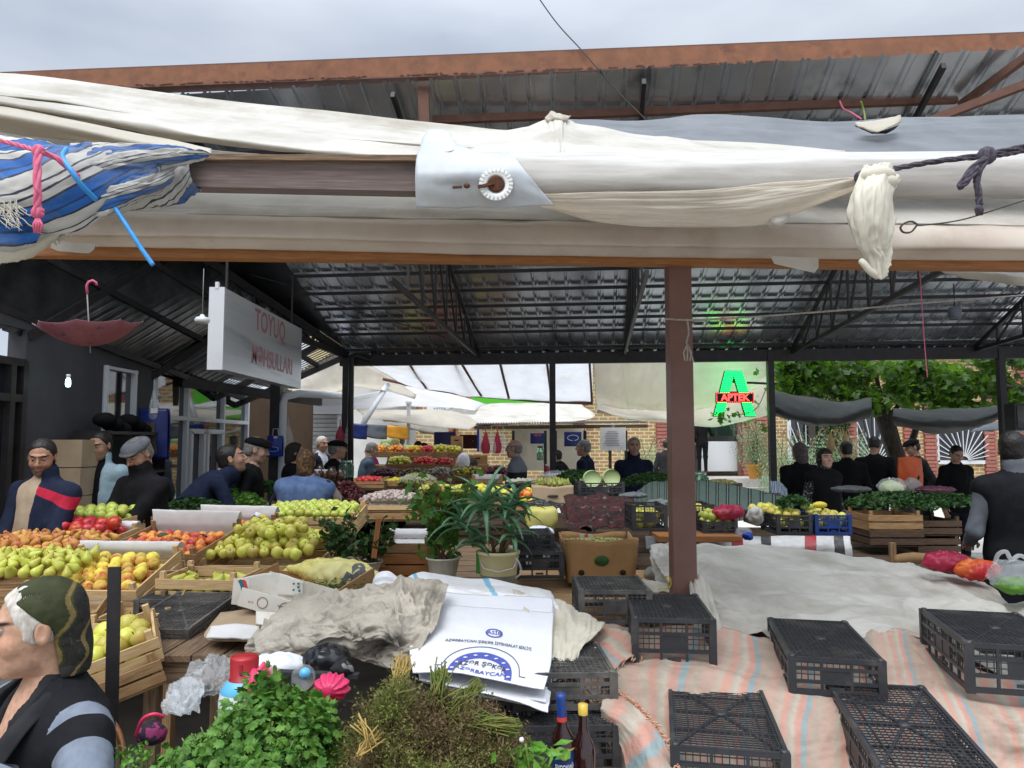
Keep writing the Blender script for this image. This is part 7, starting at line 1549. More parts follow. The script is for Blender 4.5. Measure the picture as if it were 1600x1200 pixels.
def woman_head():
 s=1.71/1.72;pel=np.array([0,0,.52])*s;Rl=rotm((-.05,0,0));neck=pel+Rl @ (np.array([0,-.01,.56])*s);hc=neck+Rl @ (np.array([0,.018,0])*s)+np.array([0,.02,.135])*s
 Rh=np.array((Matrix.Rotation(-.34,3,'Z') @ Matrix.Rotation(-.06,3,'X')));lo,hi=hc-.21,hc+.17
 toL=lambda P: (P-hc) @ Rh/s
 def hair(P):
  L=toL(P);d=smin(sd_ell(L,(0,-.012,.040),(.0815,.1015,.087)),sd_ell(L,(0,.0,.0),(.0785,.060,.06)),.02)+.0022*ridge(L*[90,30,60],3,2)
  return np.maximum(np.maximum(d,L[...,1]-(.052+.35*(L[...,2]-.03))),-(L[...,2]+.028+.0*L[...,1]))*s
 def ear_clear(L): return sd_ell(np.stack([np.abs(L[...,0]),L[...,1],L[...,2]],-1),(.085,-.008,-.008),(.022,.024,.036))
 P,Q=mesh_sdf(lambda P: np.maximum(hair(P),-ear_clear(toL(P))*s),lo,hi,.0034);MB().add(P,Q,[[(0,0)]*4]*len(Q),0,True).build('hair',MATS['white_hair'],wroot)
 def scarf(P):
  L=toL(P);d=smin(sd_ell(L,(0,-.018,.040),(.087,.104,.091)),sd_ell(L,(0,-.060,-.02),(.074,.058,.080)),.03);d=smin(d,sd_ell(L,(0,-.080,-.085),(.070,.048,.085)),.04)
  d=smin(d,sd_ell(L,(.0,-.055,-.125),(.070,.045,.045)),.03)
  d=d+.0035*ridge(L*[16,20,26],9,2)+.001*fbm(L*90,3)
  return np.maximum(np.maximum(d,np.maximum(L[...,1]-(-.030+np.where(L[...,2] > 0,.98,.12)*L[...,2]),-.128-L[...,2])),-d-.006)*s
 P,Q=mesh_sdf(scarf,lo,hi,.0036);b=MB();b.add(P,Q,[[(0,0)]*4]*len(Q),0,True);c=toL(P)[Q].mean(1)
 band=(c[:,1]+.30*c[:,2]+.012*np.sin(c[:,2]*60));mi=np.zeros(len(Q),int);mi[(band < -.048) & (band > -.062)]=1;mi[band <= -.068]=2;mi[(band < -.115) & (band > -.125)]=1;b.mi=[int(x) for x in mi]
 b.build('headscarf',[MATS['scarf_olive'],MATS['scarf_gold'],MATS['scarf_black']],wroot)
 cb=MB()
 for sx_ in (-1,1):
  R0=[pel+Rl @ np.array(p) for p in ((sx_*.070,-.01,.56),(sx_*.080,.07,.52),(sx_*.055,.14,.44),(sx_*.012,.165,.34))];R1=[pel+Rl @ np.array(p) for p in ((sx_*.115,.0,.53),(sx_*.130,.09,.485),(sx_*.115,.155,.40),(sx_*.035,.175,.31))]
  M_=[(a_+b_)/2+np.array([0,.008,.012]) for a_,b_ in zip(R0,R1)];P=cloth([R0,M_,R1],12,24,amp=.003);cb.surf(P)
 cb.build('collar',MATS['charcoal_cloth'],wroot,solid=.004)
 for k in range(3):
  p=pel+Rl @ np.array([-.045,.160-.0*k,.20-.075*k]);MB().lathe([(0,.003),(.009,.003),(.011,0),(.0,-.002)],14,p,rotm((-pi/2,0,.2))).build('button',MATS['alu_frame'],wroot)
woman_head()
chs=empty('seat_chair',(V3(at(185,690,2.3))[0]-.05,2.30,0),'brown rounded chair back behind the elbow of the seated woman','chair',rot=(0,0,0));
P=[]
for i in range(14):
 u=-1+2*i/13;x=.19*u;top=.80-.05*u**4-.02*u*u;P.append([(x,.03*u*u*-1,.52),(x,-.03*u*u,.65),(x,-.03*u*u,top)])
MB().surf(crom(np.array(P,float),10,1)).build('backrest',MATS['chair_brown'],chs,solid=.012)
for sx_ in (-.15,.15): MB().tube([(sx_,.02,0),(sx_,.02,.45),(sx_,.015,.66)],.011,8).build('leg',MATS['black_steel'],chs);MB().tube([(sx_,-.36,0),(sx_,-.34,.44)],.011,8).build('leg',MATS['black_steel'],chs)
MB().box((0,-.17,.455),(.38,.40,.02)).build('seat',MATS['chair_brown'],chs)
chs.location=(V3(at(192,690,2.15))[0]-.10,2.28,.10);chs.rotation_euler=(0,0,-.6)
# ================================================================== foreground and middle: cloths, sacks, boxes, herbs, plants
def P2(C,nu,nv,**k): return cloth(C,nu,nv,**k)
def surf_at(P,u,v,off=0.0):
 nu,nv=P.shape[:2];x,y=np.clip(u,0,1)*(nu-1.001),np.clip(v,0,1)*(nv-1.001);i,j=x.astype(int),y.astype(int);f,g=(x-i)[:,None],(y-j)[:,None]
 N=-normals(P);N=N*np.sign(N[...,2:3].mean())
 def b(A): return A[i,j]*(1-f)*(1-g)+A[i+1,j]*f*(1-g)+A[i,j+1]*(1-f)*g+A[i+1,j+1]*f*g
 return b(P)+b(N)*off
def surf_text(s_,P,u0,v0,size_u,size_v,m,parent,arc=0,off=.0042,name='lettering',bold=0,rotate=0):
 c=bpy.data.curves.new(name,'FONT');c.body=s_;c.size=1;c.align_x='CENTER';c.align_y='CENTER';c.resolution_u=3;c.offset=bold
 o=bpy.data.objects.new('tmp',c);COL.objects.link(o);me=bpy.data.meshes.new_from_object(o.evaluated_get(bpy.context.evaluated_depsgraph_get()));bpy.data.objects.remove(o)
 V=np.array([v.co for v in me.vertices]);x,y=V[:,0].copy(),V[:,1].copy()
 if rotate: x,y=x*cos(rotate)-y*sin(rotate),x*sin(rotate)+y*cos(rotate)
 w=max(abs(x).max(),1e-6);y=y-arc*(x/w)**2
 Q=surf_at(P,u0-y*size_u,v0+x*size_v,off);me.vertices.foreach_set('co',Q.astype(np.float32).ravel());me.materials.clear();me.materials.append(MATS[m]);me.update()
 n=bpy.data.objects.new(name,me);COL.objects.link(n);n.parent=parent;return n
def surf_ring(P,u0,v0,ru,rv,wu,wv,a0=0,a1=2*pi,n=60,off=.0036,mb=None,clip=1.0):
 mb=mb or MB();A=np.linspace(a0,a1,n);R=[]
 for k in (0,.5,1): R.append(surf_at(P,np.minimum(u0-np.sin(A)*(ru-wu*k),clip),v0+np.cos(A)*(rv-wv*k),off))
 mb.surf(np.stack(R));return mb
def cl(name,ctrl,m,label,cat,nu=60,nv=60,thick=.003,group=None,uvs=(1,1),**kw):
 P=cloth(px(ctrl),nu,nv,**kw);o=MB().surf(P,uvs=uvs).build(name,MATS[m],None,solid=thick);tag(o,label,cat,group);return o,P
def fringe_on(P_edge,out,n,ln,mb,r=.0022,seed=1):
 rr=np.random.RandomState(seed);E=crom(np.array(P_edge),n,0)
 for p in E:
  d=out+rr.randn(3)*.35*np.linalg.norm(out);d=d/np.linalg.norm(d)*ln*rr.uniform(.6,1.2);s_=rr.randn(3)*ln*.22
  mb.tube([p,p+d*.5+s_,p+d+s_*.3+[0,0,-ln*.25]],r,4)
RUG=[[(940,976,3.15),(1010,984,3.12),(1120,982,3.12),(1190,998,3.08),(1270,1000,3.05),(1345,992,3.1),(1400,984,3.1),(1450,1002,3.05),(1530,1050,2.8),(1680,1080,2.7)],
  [(914,1002,3.0),(1000,1022,2.9),(1110,1030,2.85),(1200,1040,2.8),(1270,1048,2.8),(1350,1040,2.8),(1410,1030,2.85),(1460,1048,2.75),(1540,1088,2.6),(1680,1110,2.5)],
  [(905,1040,2.75),(990,1052,2.70),(1100,1056,2.68),(1190,1072,2.62),(1270,1092,2.55),(1360,1090,2.55),(1420,1075,2.6),(1480,1085,2.55),(1560,1110,2.45),(1680,1135,2.4)],
  [(925,1090,2.52),(1000,1120,2.50),(1080,1130,2.46),(1180,1132,2.46),(1260,1140,2.44),(1350,1135,2.44),(1430,1130,2.44),(1500,1132,2.42),(1580,1145,2.38),(1680,1165,2.3)],
  [(955,1170,2.36),(1010,1190,2.36),(1090,1200,2.35),(1180,1204,2.34),(1260,1206,2.34),(1350,1206,2.34),(1430,1206,2.34),(1510,1204,2.34),(1590,1206,2.32),(1680,1210,2.28)],
  [(975,1260,2.2),(1020,1280,2.15),(1090,1290,2.12),(1180,1290,2.12),(1260,1290,2.12),(1350,1290,2.12),(1430,1290,2.12),(1510,1290,2.12),(1590,1290,2.12),(1680,1290,2.10)],
  [(985,1400,2.0),(1030,1420,1.88),(1090,1430,1.86),(1180,1430,1.86),(1260,1430,1.86),(1350,1430,1.86),(1430,1430,1.86),(1510,1430,1.86),(1590,1430,1.86),(1680,1430,1.86)]]
rug,PR=cl('striped_rug',RUG,'rug_stripes','faded pink, beige and blue striped rug spread under the upturned black crates','rug',150,210,amp=.026,freq=5,ani=(1.6,2.2),rid=.5,fine=.003,uvs=(1,2.0),thick=.004)
fl1,PF=cl('rug_fold',[[(938,978,3.1),(915,996,3.0),(896,1022,2.85),(884,1040,2.75),(888,1062,2.65),(905,1085,2.55)],[(980,986,3.0),(945,1008,2.85),(925,1030,2.72),(915,1052,2.62),(920,1075,2.52),(935,1095,2.45)],[(1000,1020,2.85),(975,1032,2.75),(955,1050,2.65),(940,1070,2.55),(940,1088,2.48),(950,1102,2.42)]],
   'rug_stripes','rumpled left corner of the striped rug with a reddish fringe','rug',50,80,amp=.014,freq=4,uvs=(.35,.5))
fl2,PG=cl('rug_fold',[[(945,1080,2.44),(975,1092,2.40),(1005,1118,2.32),(1030,1150,2.24),(1048,1185,2.16),(1050,1230,2.08)],[(940,1105,2.36),(965,1118,2.30),(990,1142,2.24),(1010,1172,2.16),(1022,1205,2.1),(1028,1250,2.02)],[(940,1132,2.38),(955,1142,2.32),(970,1165,2.28),(980,1200,2.22),(985,1240,2.16),(988,1290,2.1)]],
   'rug_stripes','folded-back flap of the striped rug hanging towards the bottles','rug',50,90,amp=.008,freq=3,uvs=(.45,.2))
mb=MB();fringe_on(PF[0],np.array([-.02,-.01,-.01]),90,.045,mb,seed=1);fringe_on(PF[:,-1],np.array([0,-.02,-.02]),30,.05,mb,seed=2);fringe_on(PG[0,::-1],np.array([.02,-.01,.01]),110,.022,mb,seed=3);fringe_on([V3(at(x,y,2.66)) for x,y in ((900,1045),(915,1030),(928,1020))],np.array([.0,-.02,.0]),50,.035,mb,seed=4)
fringe_on(PF[-1],np.array([-.01,-.02,-.01]),40,.03,mb,seed=8)
tag(mb.build('rug_tassels',MATS['frayed']),'coral fringe along the left corner and flap of the striped rug','fringe')
cl('white_cover',[[(1018,862,4.4),(1060,852,4.45),(1120,850,4.5),(1200,853,4.5),(1300,866,4.45),(1400,880,4.35),(1440,892,4.25),(1500,906,4.05),(1545,922,3.9),(1575,950,3.7),(1680,925,3.7)],
 [(1022,880,4.1),(1070,872,4.1),(1120,872,4.1),(1200,880,4.1),(1300,892,4.05),(1400,905,4.0),(1450,915,3.95),(1500,928,3.8),(1550,945,3.7),(1590,962,3.6),(1680,945,3.5)],
 [(1040,905,3.75),(1080,905,3.7),(1130,915,3.65),(1210,925,3.6),(1300,930,3.6),(1400,935,3.6),(1450,945,3.5),(1510,955,3.45),(1560,968,3.4),(1600,980,3.3),(1680,975,3.2)],
 [(1062,938,3.45),(1100,945,3.4),(1140,955,3.3),(1210,962,3.3),(1300,968,3.25),(1390,970,3.25),(1450,975,3.2),(1520,985,3.15),(1560,1000,3.1),(1600,1015,3.0),(1680,1010,3.0)],
 [(1085,978,3.2),(1115,985,3.15),(1160,996,3.1),(1215,1004,3.06),(1290,1004,3.04),(1375,994,3.06),(1440,1006,3.02),(1500,1030,2.9),(1560,1060,2.8),(1610,1080,2.7),(1680,1080,2.7)]],
 'cover_white','big soiled white cover spread over the goods right of the brown post','cover',150,220,amp=.055,freq=6,ani=(1.1,1.1),rid=.62,fine=.005,seed=3)
cl('white_cover',[[(1017,862,4.35),(1040,850,4.3),(1060,850,4.25)],[(1020,890,4.1),(1045,885,4.0),(1060,890,3.9)],[(1030,920,3.8),(1048,922,3.7),(1060,925,3.65)]],'cover_white','bunched end of white cover left of the brown post','cover',30,30,amp=.03,freq=4,seed=5)
cl('white_cover',[[(1076,902,3.40),(1090,900,3.38),(1105,910,3.36)],[(1080,945,3.22),(1098,950,3.2),(1120,960,3.18)],[(1085,985,3.1),(1110,990,3.06),(1135,1000,3.06)]],'cover_white','gathered corner of white cover right at the foot of the brown post','cover',36,30,amp=.022,freq=4,ani=(.6,2.2),seed=6)
sk=empty('sugar_sacks',at(755,1000,2.6),'stack of folded white sugar sacks printed in blue','sacks');so=V3(sk.location)
def bag(rows,nm,seed,m='sack_white',amp=.006):
 P=cloth(px(rows),70,80,amp=amp,freq=2.2,seed=seed,rid=.5,fine=.0012)-so;MB().surf(P).build(nm,MATS[m],sk,solid=.004);return P
bag([[(672,925,2.98),(730,929,2.98),(800,931,2.98),(856,934,2.98),(864,942,2.96)],[(655,975,2.72),(730,980,2.72),(800,985,2.72),(856,990,2.72),(862,995,2.7)],[(650,1030,2.5),(730,1040,2.5),(800,1050,2.5),(855,1055,2.48),(861,1060,2.46)],[(660,1066,2.36),(730,1084,2.34),(800,1098,2.32),(850,1104,2.30),(858,1100,2.3)]],'lower_sack',3)
bag([[(668,940,2.94),(800,948,2.94),(866,950,2.94)],[(650,980,2.70),(800,990,2.70),(863,996,2.7)],[(655,1062,2.35),(780,1090,2.30),(856,1114,2.27)]],'lower_sack',4)
bag([[(664,938,2.93),(730,942,2.93),(800,946,2.93),(864,951,2.92)],[(648,980,2.70),(730,984,2.70),(800,989,2.70),(862,994,2.7)],[(644,1048,2.40),(720,1075,2.34),(790,1088,2.32),(853,1098,2.30)]],'lower_sack',6)
PT=bag([[(660,943,2.86),(730,948,2.86),(800,953,2.86),(865,958,2.86)],[(648,976,2.68),(730,980,2.66),(800,986,2.66),(863,992,2.66)],[(640,1012,2.50),(720,1016,2.47),(800,1026,2.47),(861,1036,2.47)],[(645,1052,2.33),(710,1052,2.31),(785,1066,2.30),(850,1078,2.29)]],'printed_sack',5,amp=.004)
mb=surf_ring(PT,.405,.53,.062,.064,.014,.012);mb.build('seal_print',MATS['ink_blue'],sk)
surf_text('ASİB',PT,.405,.53,.065,.050,'ink_blue',sk,bold=.01)
surf_text('AZƏRBAYCAN ŞƏKƏR İSTEHSALAT BİRLİYİ',PT,.545,.52,.052,.0300,'ink_dark',sk,arc=.30,bold=.012)
mb=surf_ring(PT,1.02,.50,.34,.225,.085,.050,0,pi,clip=.985);mb.build('badge_ring',MATS['ink_blue'],sk)
mb=surf_ring(PT,1.02,.50,.42,.285,.008,.006,.25,pi-.25,clip=.985)
for s_,a_ in ((1,.25),(-1,pi-.25)):
 u_,v_=1.02-sin(a_)*.42,.50+cos(a_)*.285;q=surf_at(PT,np.array([u_,u_]),np.array([v_,v_+.05*s_]),.004);mb.bar(q[0],q[1],.0018)
mb.build('badge_outline',MATS['ink_dark'],sk)
mb=MB()
for k in range(9):
 a_=.25+k*(pi-.5)/8;q=surf_at(PT,np.array([1.02-sin(a_)*.2975]),np.array([  .50+cos(a_)*.20]),.0042)[0];mb.sphere(q,(.0075,.0075,.0012),8,4)
mb.build('badge_stars',MATS['sack_white'],sk)
surf_text('AZƏR ŞƏKƏR',PT,.845,.50,.085,.050,'ink_dark',sk,arc=.55,bold=.015)
surf_text('AZƏRBAYCAN',PT,.958,.50,.062,.052,'ink_blue',sk,arc=-.5,bold=.015)
cl('crumpled_cloth',[[(470,938,3.02),(520,934,3.0),(570,926,3.0),(620,912,2.98),(660,912,2.9),(700,920,2.9)],[(440,962,2.88),(500,955,2.80),(560,948,2.72),(615,940,2.72),(655,945,2.7),(690,950,2.7)],
 [(405,990,2.78),(460,985,2.68),(520,978,2.60),(590,972,2.58),(640,975,2.6),(680,985,2.6)],[(394,1015,2.74),(450,1005,2.62),(510,995,2.55),(575,1005,2.55),(625,1008,2.52),(660,1015,2.5)],[(410,1030,2.76),(450,1032,2.66),(505,1010,2.60),(560,1025,2.58),(610,1045,2.5),(650,1050,2.46)]],
 'cloth_soiled','dirty grey-beige cloth crumpled in a heap left of the sugar sacks','cloth',190,210,amp=.046,freq=5.5,seed=12,rid=.85,fine=.006,ani=(1.2,1.3))
cl('crumpled_cloth',[[(560,960,2.62),(590,950,2.60),(620,958,2.60)],[(550,985,2.52),(585,975,2.48),(625,985,2.5)],[(560,1005,2.5),(590,1000,2.46),(620,1008,2.5)]],'cloth_soiled','tight brownish whorl in the crumpled cloth heap','cloth',50,50,amp=.03,freq=4,seed=14,rid=.9)
cl('crumpled_cloth',[[(398,1000,2.70),(430,975,2.72),(470,962,2.72),(500,960,2.7)],[(402,1018,2.62),(440,1000,2.60),(480,985,2.58),(520,975,2.58)],[(420,1034,2.62),(460,1026,2.58),(500,1004,2.54),(540,992,2.52)]],'cloth_soiled','stained left end of the crumpled cloth drooping over the pallet table','cloth',60,70,amp=.018,freq=4,seed=16,rid=.8)
cl('cream_cloth',[[(800,922,3.1),(870,940,3.1),(905,958,3.1),(945,976,3.05)],[(820,960,2.85),(870,975,2.82),(905,985,2.8),(935,990,2.8)],[(850,1010,2.62),(872,1015,2.6),(895,1018,2.6),(912,1012,2.62)],[(855,1045,2.5),(870,1050,2.5),(882,1048,2.5),(894,1035,2.55)]],'cloth_cream','cream cloth showing between the sugar sacks and the striped rug','cloth',70,60,amp=.022,freq=4,seed=17,ani=(.7,1.6))
cl('striped_sack',[[(622,912,3.40),(660,897,3.5),(730,905,3.5),(800,912,3.4),(860,928,3.3)],[(625,926,3.12),(670,915,3.1),(740,922,3.08),(810,928,3.05),(870,945,3.0)],[(640,940,2.95),(690,935,2.95),(750,938,2.95),(815,945,2.95),(880,962,2.95)]],'striped_sack','white woven sack with light blue stripes lying behind the sugar sacks','sack',50,90,amp=.022,freq=4,seed=18,uvs=(1,1.2))
def sdfthing(name,loc,label,cat,fn,lo,hi,m,h=.008,part=None,group=None,rot=(0,0,0)):
 P,Q=mesh_sdf(fn,lo,hi,h);o=MB().add(P,Q,[[(0,0)]*4]*len(Q),0,True).build(name,MATS[m],None,loc,rot);tag(o,label,cat,group);return o
sdfthing('tied_sack_end',at(602,918,3.25),'gathered end of the striped sack tied with yellow string','sack',lambda P: smin(sd_ell(P,(0,0,0),(.055,.05,.065)),sd_cap(P,(.02,0,0),(.09,0,-.01),.03,.05),.03)+.006*np.sin(np.arctan2(P[...,2],P[...,1])*11)+.004*fbm(P*30,1),(-.08,-.08,-.09),(.14,.08,.09),'sack_white',.006)
rope('string',[(622,902,3.2),(614,915,3.15),(618,930,3.15),(606,942,3.12),(596,948,3.1)],.004,'lemon','yellow string tied round the gathered sack end','string')
rope('string',[(1045,918,3.42),(1042,908,3.42),(1040,900,3.42),(1048,905,3.4),(1046,918,3.4),(1030,920,3.42)],.003,'lemon','yellow string loop at the foot of the brown post','string')
yb=sdfthing('yellow_bag',at(518,897,3.72),'yellow plastic bag with big dark letters lying on the cardboard box','bag',lambda P: smin(sd_ell(P,(.06,0,0),(.20,.10,.088)),sd_cap(P,(-.10,0,.01),(-.21,0,.0),.05,.03),.06)+.016*ridge(P*[13,16,16]+.6*vnoise(P*8,3)[...,None],5,3)+.004*fbm(P*34,2),(-.28,-.14,-.12),(.30,.14,.12),'yellow_bag',.0075,rot=(0,.10,-.12))
sdfthing('apple_bag',at(460,900,3.85),'clear knotted bag of yellow apples at the left end of the yellow bag','bag',lambda P: sd_ell(P,(0,0,0),(.075,.06,.05))+.008*ridge(P*12,5),(-.1,-.1,-.1),(.1,.1,.1),'yellow_sack',.007)
from mathutils.bvhtree import BVHTree
def project_text(s_,size,px_,py_,Y,rot,m,target,bold=0,name='lettering',sx=1):
 me0=target.data;T=OM(target);bvh=BVHTree.FromPolygons([T @ v.co for v in me0.vertices],[tuple(p.vertices) for p in me0.polygons])
 c=bpy.data.curves.new(name,'FONT');c.body=s_;c.size=size;c.align_x='CENTER';c.align_y='CENTER';c.resolution_u=3;c.offset=bold
 o=bpy.data.objects.new('tmp',c);COL.objects.link(o);me=bpy.data.meshes.new_from_object(o.evaluated_get(bpy.context.evaluated_depsgraph_get()));bpy.data.objects.remove(o);o0=at(px_,py_,Y);d=(o0-Vector((0,0,CAMZ))).normalized();X=Vector((1,0,0));Z=X.cross(d).normalized();Ti=T.inverted()
 import bmesh
 bm=bmesh.new();bm.from_mesh(me);bmesh.ops.subdivide_edges(bm,edges=[e for e in bm.edges if e.calc_length() > size*.15],cuts=2);bm.to_mesh(me);bm.free()
 for v in me.vertices:
  x,y=v.co.x*sx*cos(rot)-v.co.y*sin(rot),v.co.x*sx*sin(rot)+v.co.y*cos(rot);w=o0+X*x+Z*y-d*.5;h=bvh.ray_cast(w,d)
  v.co=Ti @ ((h[0]-d*.003) if h[0] is not None else (w+d*.5))
 me.materials.clear();me.materials.append(MATS[m]);n=bpy.data.objects.new(name,me);COL.objects.link(n);n.parent=target;return n
project_text('a',.17,562,890,3.7,.15,'grey_wool',yb,bold=.006);project_text('n',.13,546,905,3.7,-.5,'grey_wool',yb,bold=.006)
bx_=empty('open_carton',at(450,948,3.40),'open brown carton with a heap of dark dried herb behind the soiled cloth','box',rot=(.12,.0,-.28));
for nm,c_,s_ in (('base',(0,.16,.005),(.52,.34,.006)),('back_wall',(0.0,.33,.03),(.52,.006,.05)),('side_wall',(-.26,.16,.05),(.006,.34,.09)),('side_wall',(.26,.16,.05),(.006,.34,.09)),('front_wall',(0,-.01,.03),(.52,.006,.05))): MB().box(c_,s_).build(nm,MATS['cardboard'],bx_)
hb_=leafcloud(1200,lambda r,n: r.randn(n,3)*[.10,.06,.022]+[.02,.12,.03],.016,5,ar=.35);hb_.build('dried_leaves',MATS['leaf_dark'],None,at(495,942,3.35));
tag(bpy.context.scene.objects[-1] if False else [o for o in COL.objects if o.name.startswith('dried_leaves')][0],'small heap of dark dried leaves in the open carton','herbs',kind='stuff')
pb=empty('printed_box',at(432,962,3.12),'white cardboard strip box with red and teal print in front of the open carton','box',rot=(0,.24,-.10));MB().box((0,0,.035),(.34,.006,.075)).build('front_wall',MATS['card_white'],pb);MB().box((0,.10,.0),(.34,.2,.005)).build('base',MATS['card_white'],pb);MB().box((0,.2,.06),(.30,.006,.10)).build('back_wall',MATS['card_white'],pb)
PB=np.array([[(-.165+.33*j/20,-.0045,.070-.07*i/4) for j in range(21)] for i in range(5)])
for t_,v_,sz,m_ in (('agrolit',.14,.10,'red_ink'),('PREMIUM',.54,.09,'ink_dark'),('quality fruits',.56,.07,'red_ink')): surf_text(t_,PB,.62 if t_ != 'PREMIUM' else .42,v_,.30*sz*10*.6,.030*sz*10,m_,pb,off=.0)
mb=MB()
for (x_,r_) in ((-.07,.022),(.03,.026),(.11,.026)):
 for k in range(16): a0,a1=2*pi*k/16,2*pi*(k+1)/16;mb.bar((x_+r_*cos(a0),-.0048,.036+r_*sin(a0)),(x_+r_*cos(a1),-.0048,.036+r_*sin(a1)),.0022)
mb.build('fruit_outlines',MATS['brown_ink'],pb)
pn_=empty('carton_end',at(376,925,3.15),'white carton end with a teal and red curved stripe and small heart mark','box',rot=(0,.08,-.1));MB().box((0,0,0),(.068,.006,.105)).build('panel',MATS['card_white'],pn_)
for m_,r0,r1 in (('teal_ink',.075,.092),('red_ink',.092,.104)):
 A=np.linspace(-.5,.75,12);P=np.stack([np.stack([-.070+r*np.cos(A),np.full(12,-.0045),-.006+r*np.sin(A)],1) for r in (r0,r1)]);P[...,0]=np.clip(P[...,0],-.034,.034);P[...,2]=np.clip(P[...,2],-.052,.052);MB().surf(P).build('curved_stripe',MATS[m_],pn_)
MB().box((.042,-.005,.005),(.014,.004,.014),rotm((0,.78,0))).build('heart_mark',MATS['red_ink'],pb);
wb_=empty('grey_carton_flap',at(425,915,3.30),'greyish white carton flap with dots above the printed box','box');MB().surf(cloth([[(-.15,.0,.03),(0,.03,.05),(.14,-.02,.02)],[(-.14,.0,-.06),(0,.03,-.05),(.14,-.02,-.04)]],10,16,amp=.003)).build('flap',MATS['card_white'],wb_,solid=.004)
mb=MB()
for (x_,z_) in ((.10,.012),(.12,-.002),(.12,.012),(.10,-.014),(.125,-.018)): mb.box((x_,-.022,z_),(.008,.004,.008))
mb.build('dots',MATS['teal_ink'],wb_)
for i,(rows,m_,lb) in enumerate((([[(345,958,3.25),(400,955,3.2),(470,975,3.1)],[(320,990,3.0),(400,988,2.98),(440,992,2.95)],[(325,1000,2.95),(400,1002,2.9),(420,1002,2.9)]],'cardboard_pale','torn flat cardboard lying on the pallet table'),
 ([[(400,955,3.1),(450,962,3.05),(500,978,3.0)],[(400,975,3.0),(440,985,2.95),(480,995,2.9)]],'card_white','white polystyrene sheet under the printed box'),
 ([[(330,980,2.98),(370,976,2.98),(405,980,2.96)],[(322,998,2.9),(370,998,2.88),(402,1000,2.88)]],'paper_white','curled pale paper on top of the torn cardboard'))):
 cl('cardboard_sheet',rows,m_,lb,'cardboard',14,20,thick=.007,amp=.006,freq=3,seed=40+i)
for i in range(3): wooden_crate('wooden_crate',('topmost','middle','lowest')[i]+' slatted crate with white paper between the seedlings and the fluted pot',632,868+18*i,4.45-.02*i,L=.30,W=.36,H=.065,wood='wood_orange' if i else 'wood_mid',liner='paper_white',slats=1)
def carton(name,label,px_,py_,Y,w_,d_,h_,m,yaw=0,holes=(),flare=.0):
 o=empty(name,at(px_,py_,Y),label,'box',rot=(0,0,yaw));t=.006
 def wall(a,b,nm,hl=()):
  a,b=np.array(a),np.array(b);mb=MB();n=(b-a)/np.linalg.norm(b-a);out=np.array([n[1],-n[0]]);P=[]
  for i in range(13):
   s_=i/12;base=a+(b-a)*s_;P.append([(base[0]*(.93 if flare else 1),base[1]*(.95 if flare else 1),0),(*(base+out*.004*sin(6*s_)),h_*.5),(*(base+out*flare*.3),h_*(1-.03*sin(s_*pi))+.006*sin(9*s_))])
  mb.surf(crom(np.array(P,float),9,1));mb.build(nm,MATS[m],o,solid=t)
 wall((-w_/2,0),(w_/2,0),'front_wall');wall((w_/2,0),(w_/2,d_),'side_wall');wall((w_/2,d_),(-w_/2,d_),'back_wall');wall((-w_/2,d_),(-w_/2,0),'side_wall');MB().box((0,d_/2,.004),(w_*.93,d_*.93,t)).build('base',MATS[m],o)
 for hx,hz,r0,r1,mm in holes: MB().lathe([(0,.002),(1,.002),(1.05,-.001)],18,(hx,-.008-.004,hz),rotm((pi/2,0,0)) @ np.diag([r0,r1,1.])).build('hole',MATS[mm],o)
 return o
c=carton('banana_box','brown cardboard banana box full of grapes, with round holes, in the middle',940,911,4.32,.40,.34,.245,'cardboard',yaw=.02,holes=((0,.125,.040,.028,'leaf_dark'),(-.115,.06,.017,.015,'soil'),(.12,.06,.017,.015,'soil')),flare=.04)
MB().surf(cloth([[(-.19,.02,.17),(0,.02,.18),(.19,.02,.17)],[(-.19,.17,.19),(0,.17,.2),(.19,.17,.19)],[(-.19,.33,.18),(0,.33,.19),(.19,.33,.18)]],30,30,amp=.01,freq=9)).build('grape_bed',MATS['leaf_dark'],c)
fruits(c,'ball','grape_green',.022,'small green grape at the top of the banana box','grape','grapes in the banana box',L=.36,W=.30,layers=1,dome=.02,z0=.19,seed=51,n=8,jit=.6,y0=.02,mats=['grape_green','fig'])
MB().box((-.05,.3,.215),(.075,.006,.045)).build('back_label',MATS['paper_white'],c);MB().box((-.05,.296,.215),(.02,.006,.045)).build('red_label_strip',MATS['red_ink'],c)
c=carton('pale_carton','pale brown open carton of prickly pears behind the banana box',864,791,6.3,.34,.30,.17,'cardboard_pale',holes=((.0,.085,.045,.012,'brown_wool'),))
fruits(c,'pear','cactus_pear',.05,'green and yellow prickly pear in the pale carton','prickly pear','prickly pears in the pale carton',L=.32,W=.26,layers=1,z0=.15,seed=52,n=8,lie=.5)
cl('printed_towel',[[(815,785,6.2),(850,782,6.2),(885,788,6.2)],[(810,792,5.9),(850,792,5.9),(872,795,5.9)]],'dotted_dark','grey patterned towel lying under the pale carton','towel',14,24,amp=.02)
sdfthing('yellow_sack',at(846,810,5.6),'pale yellow sack standing behind the small black crate','sack',lambda P: sd_box(P,(0,0,0),(.115,.09,.09),r=.05)+.014*ridge(P*9,6,2),(-.16,-.14,-.14),(.16,.14,.14),'yellow_sack',.01)
sdfthing('white_bundle',at(842,832,5.2),'white cloth bundle between the yellow sack and the black crates','bundle',lambda P: sd_ell(P,(0,0,0),(.11,.08,.05))+.010*ridge(P*12,7,2),(-.15,-.12,-.1),(.15,.12,.1),'sack_white',.009)
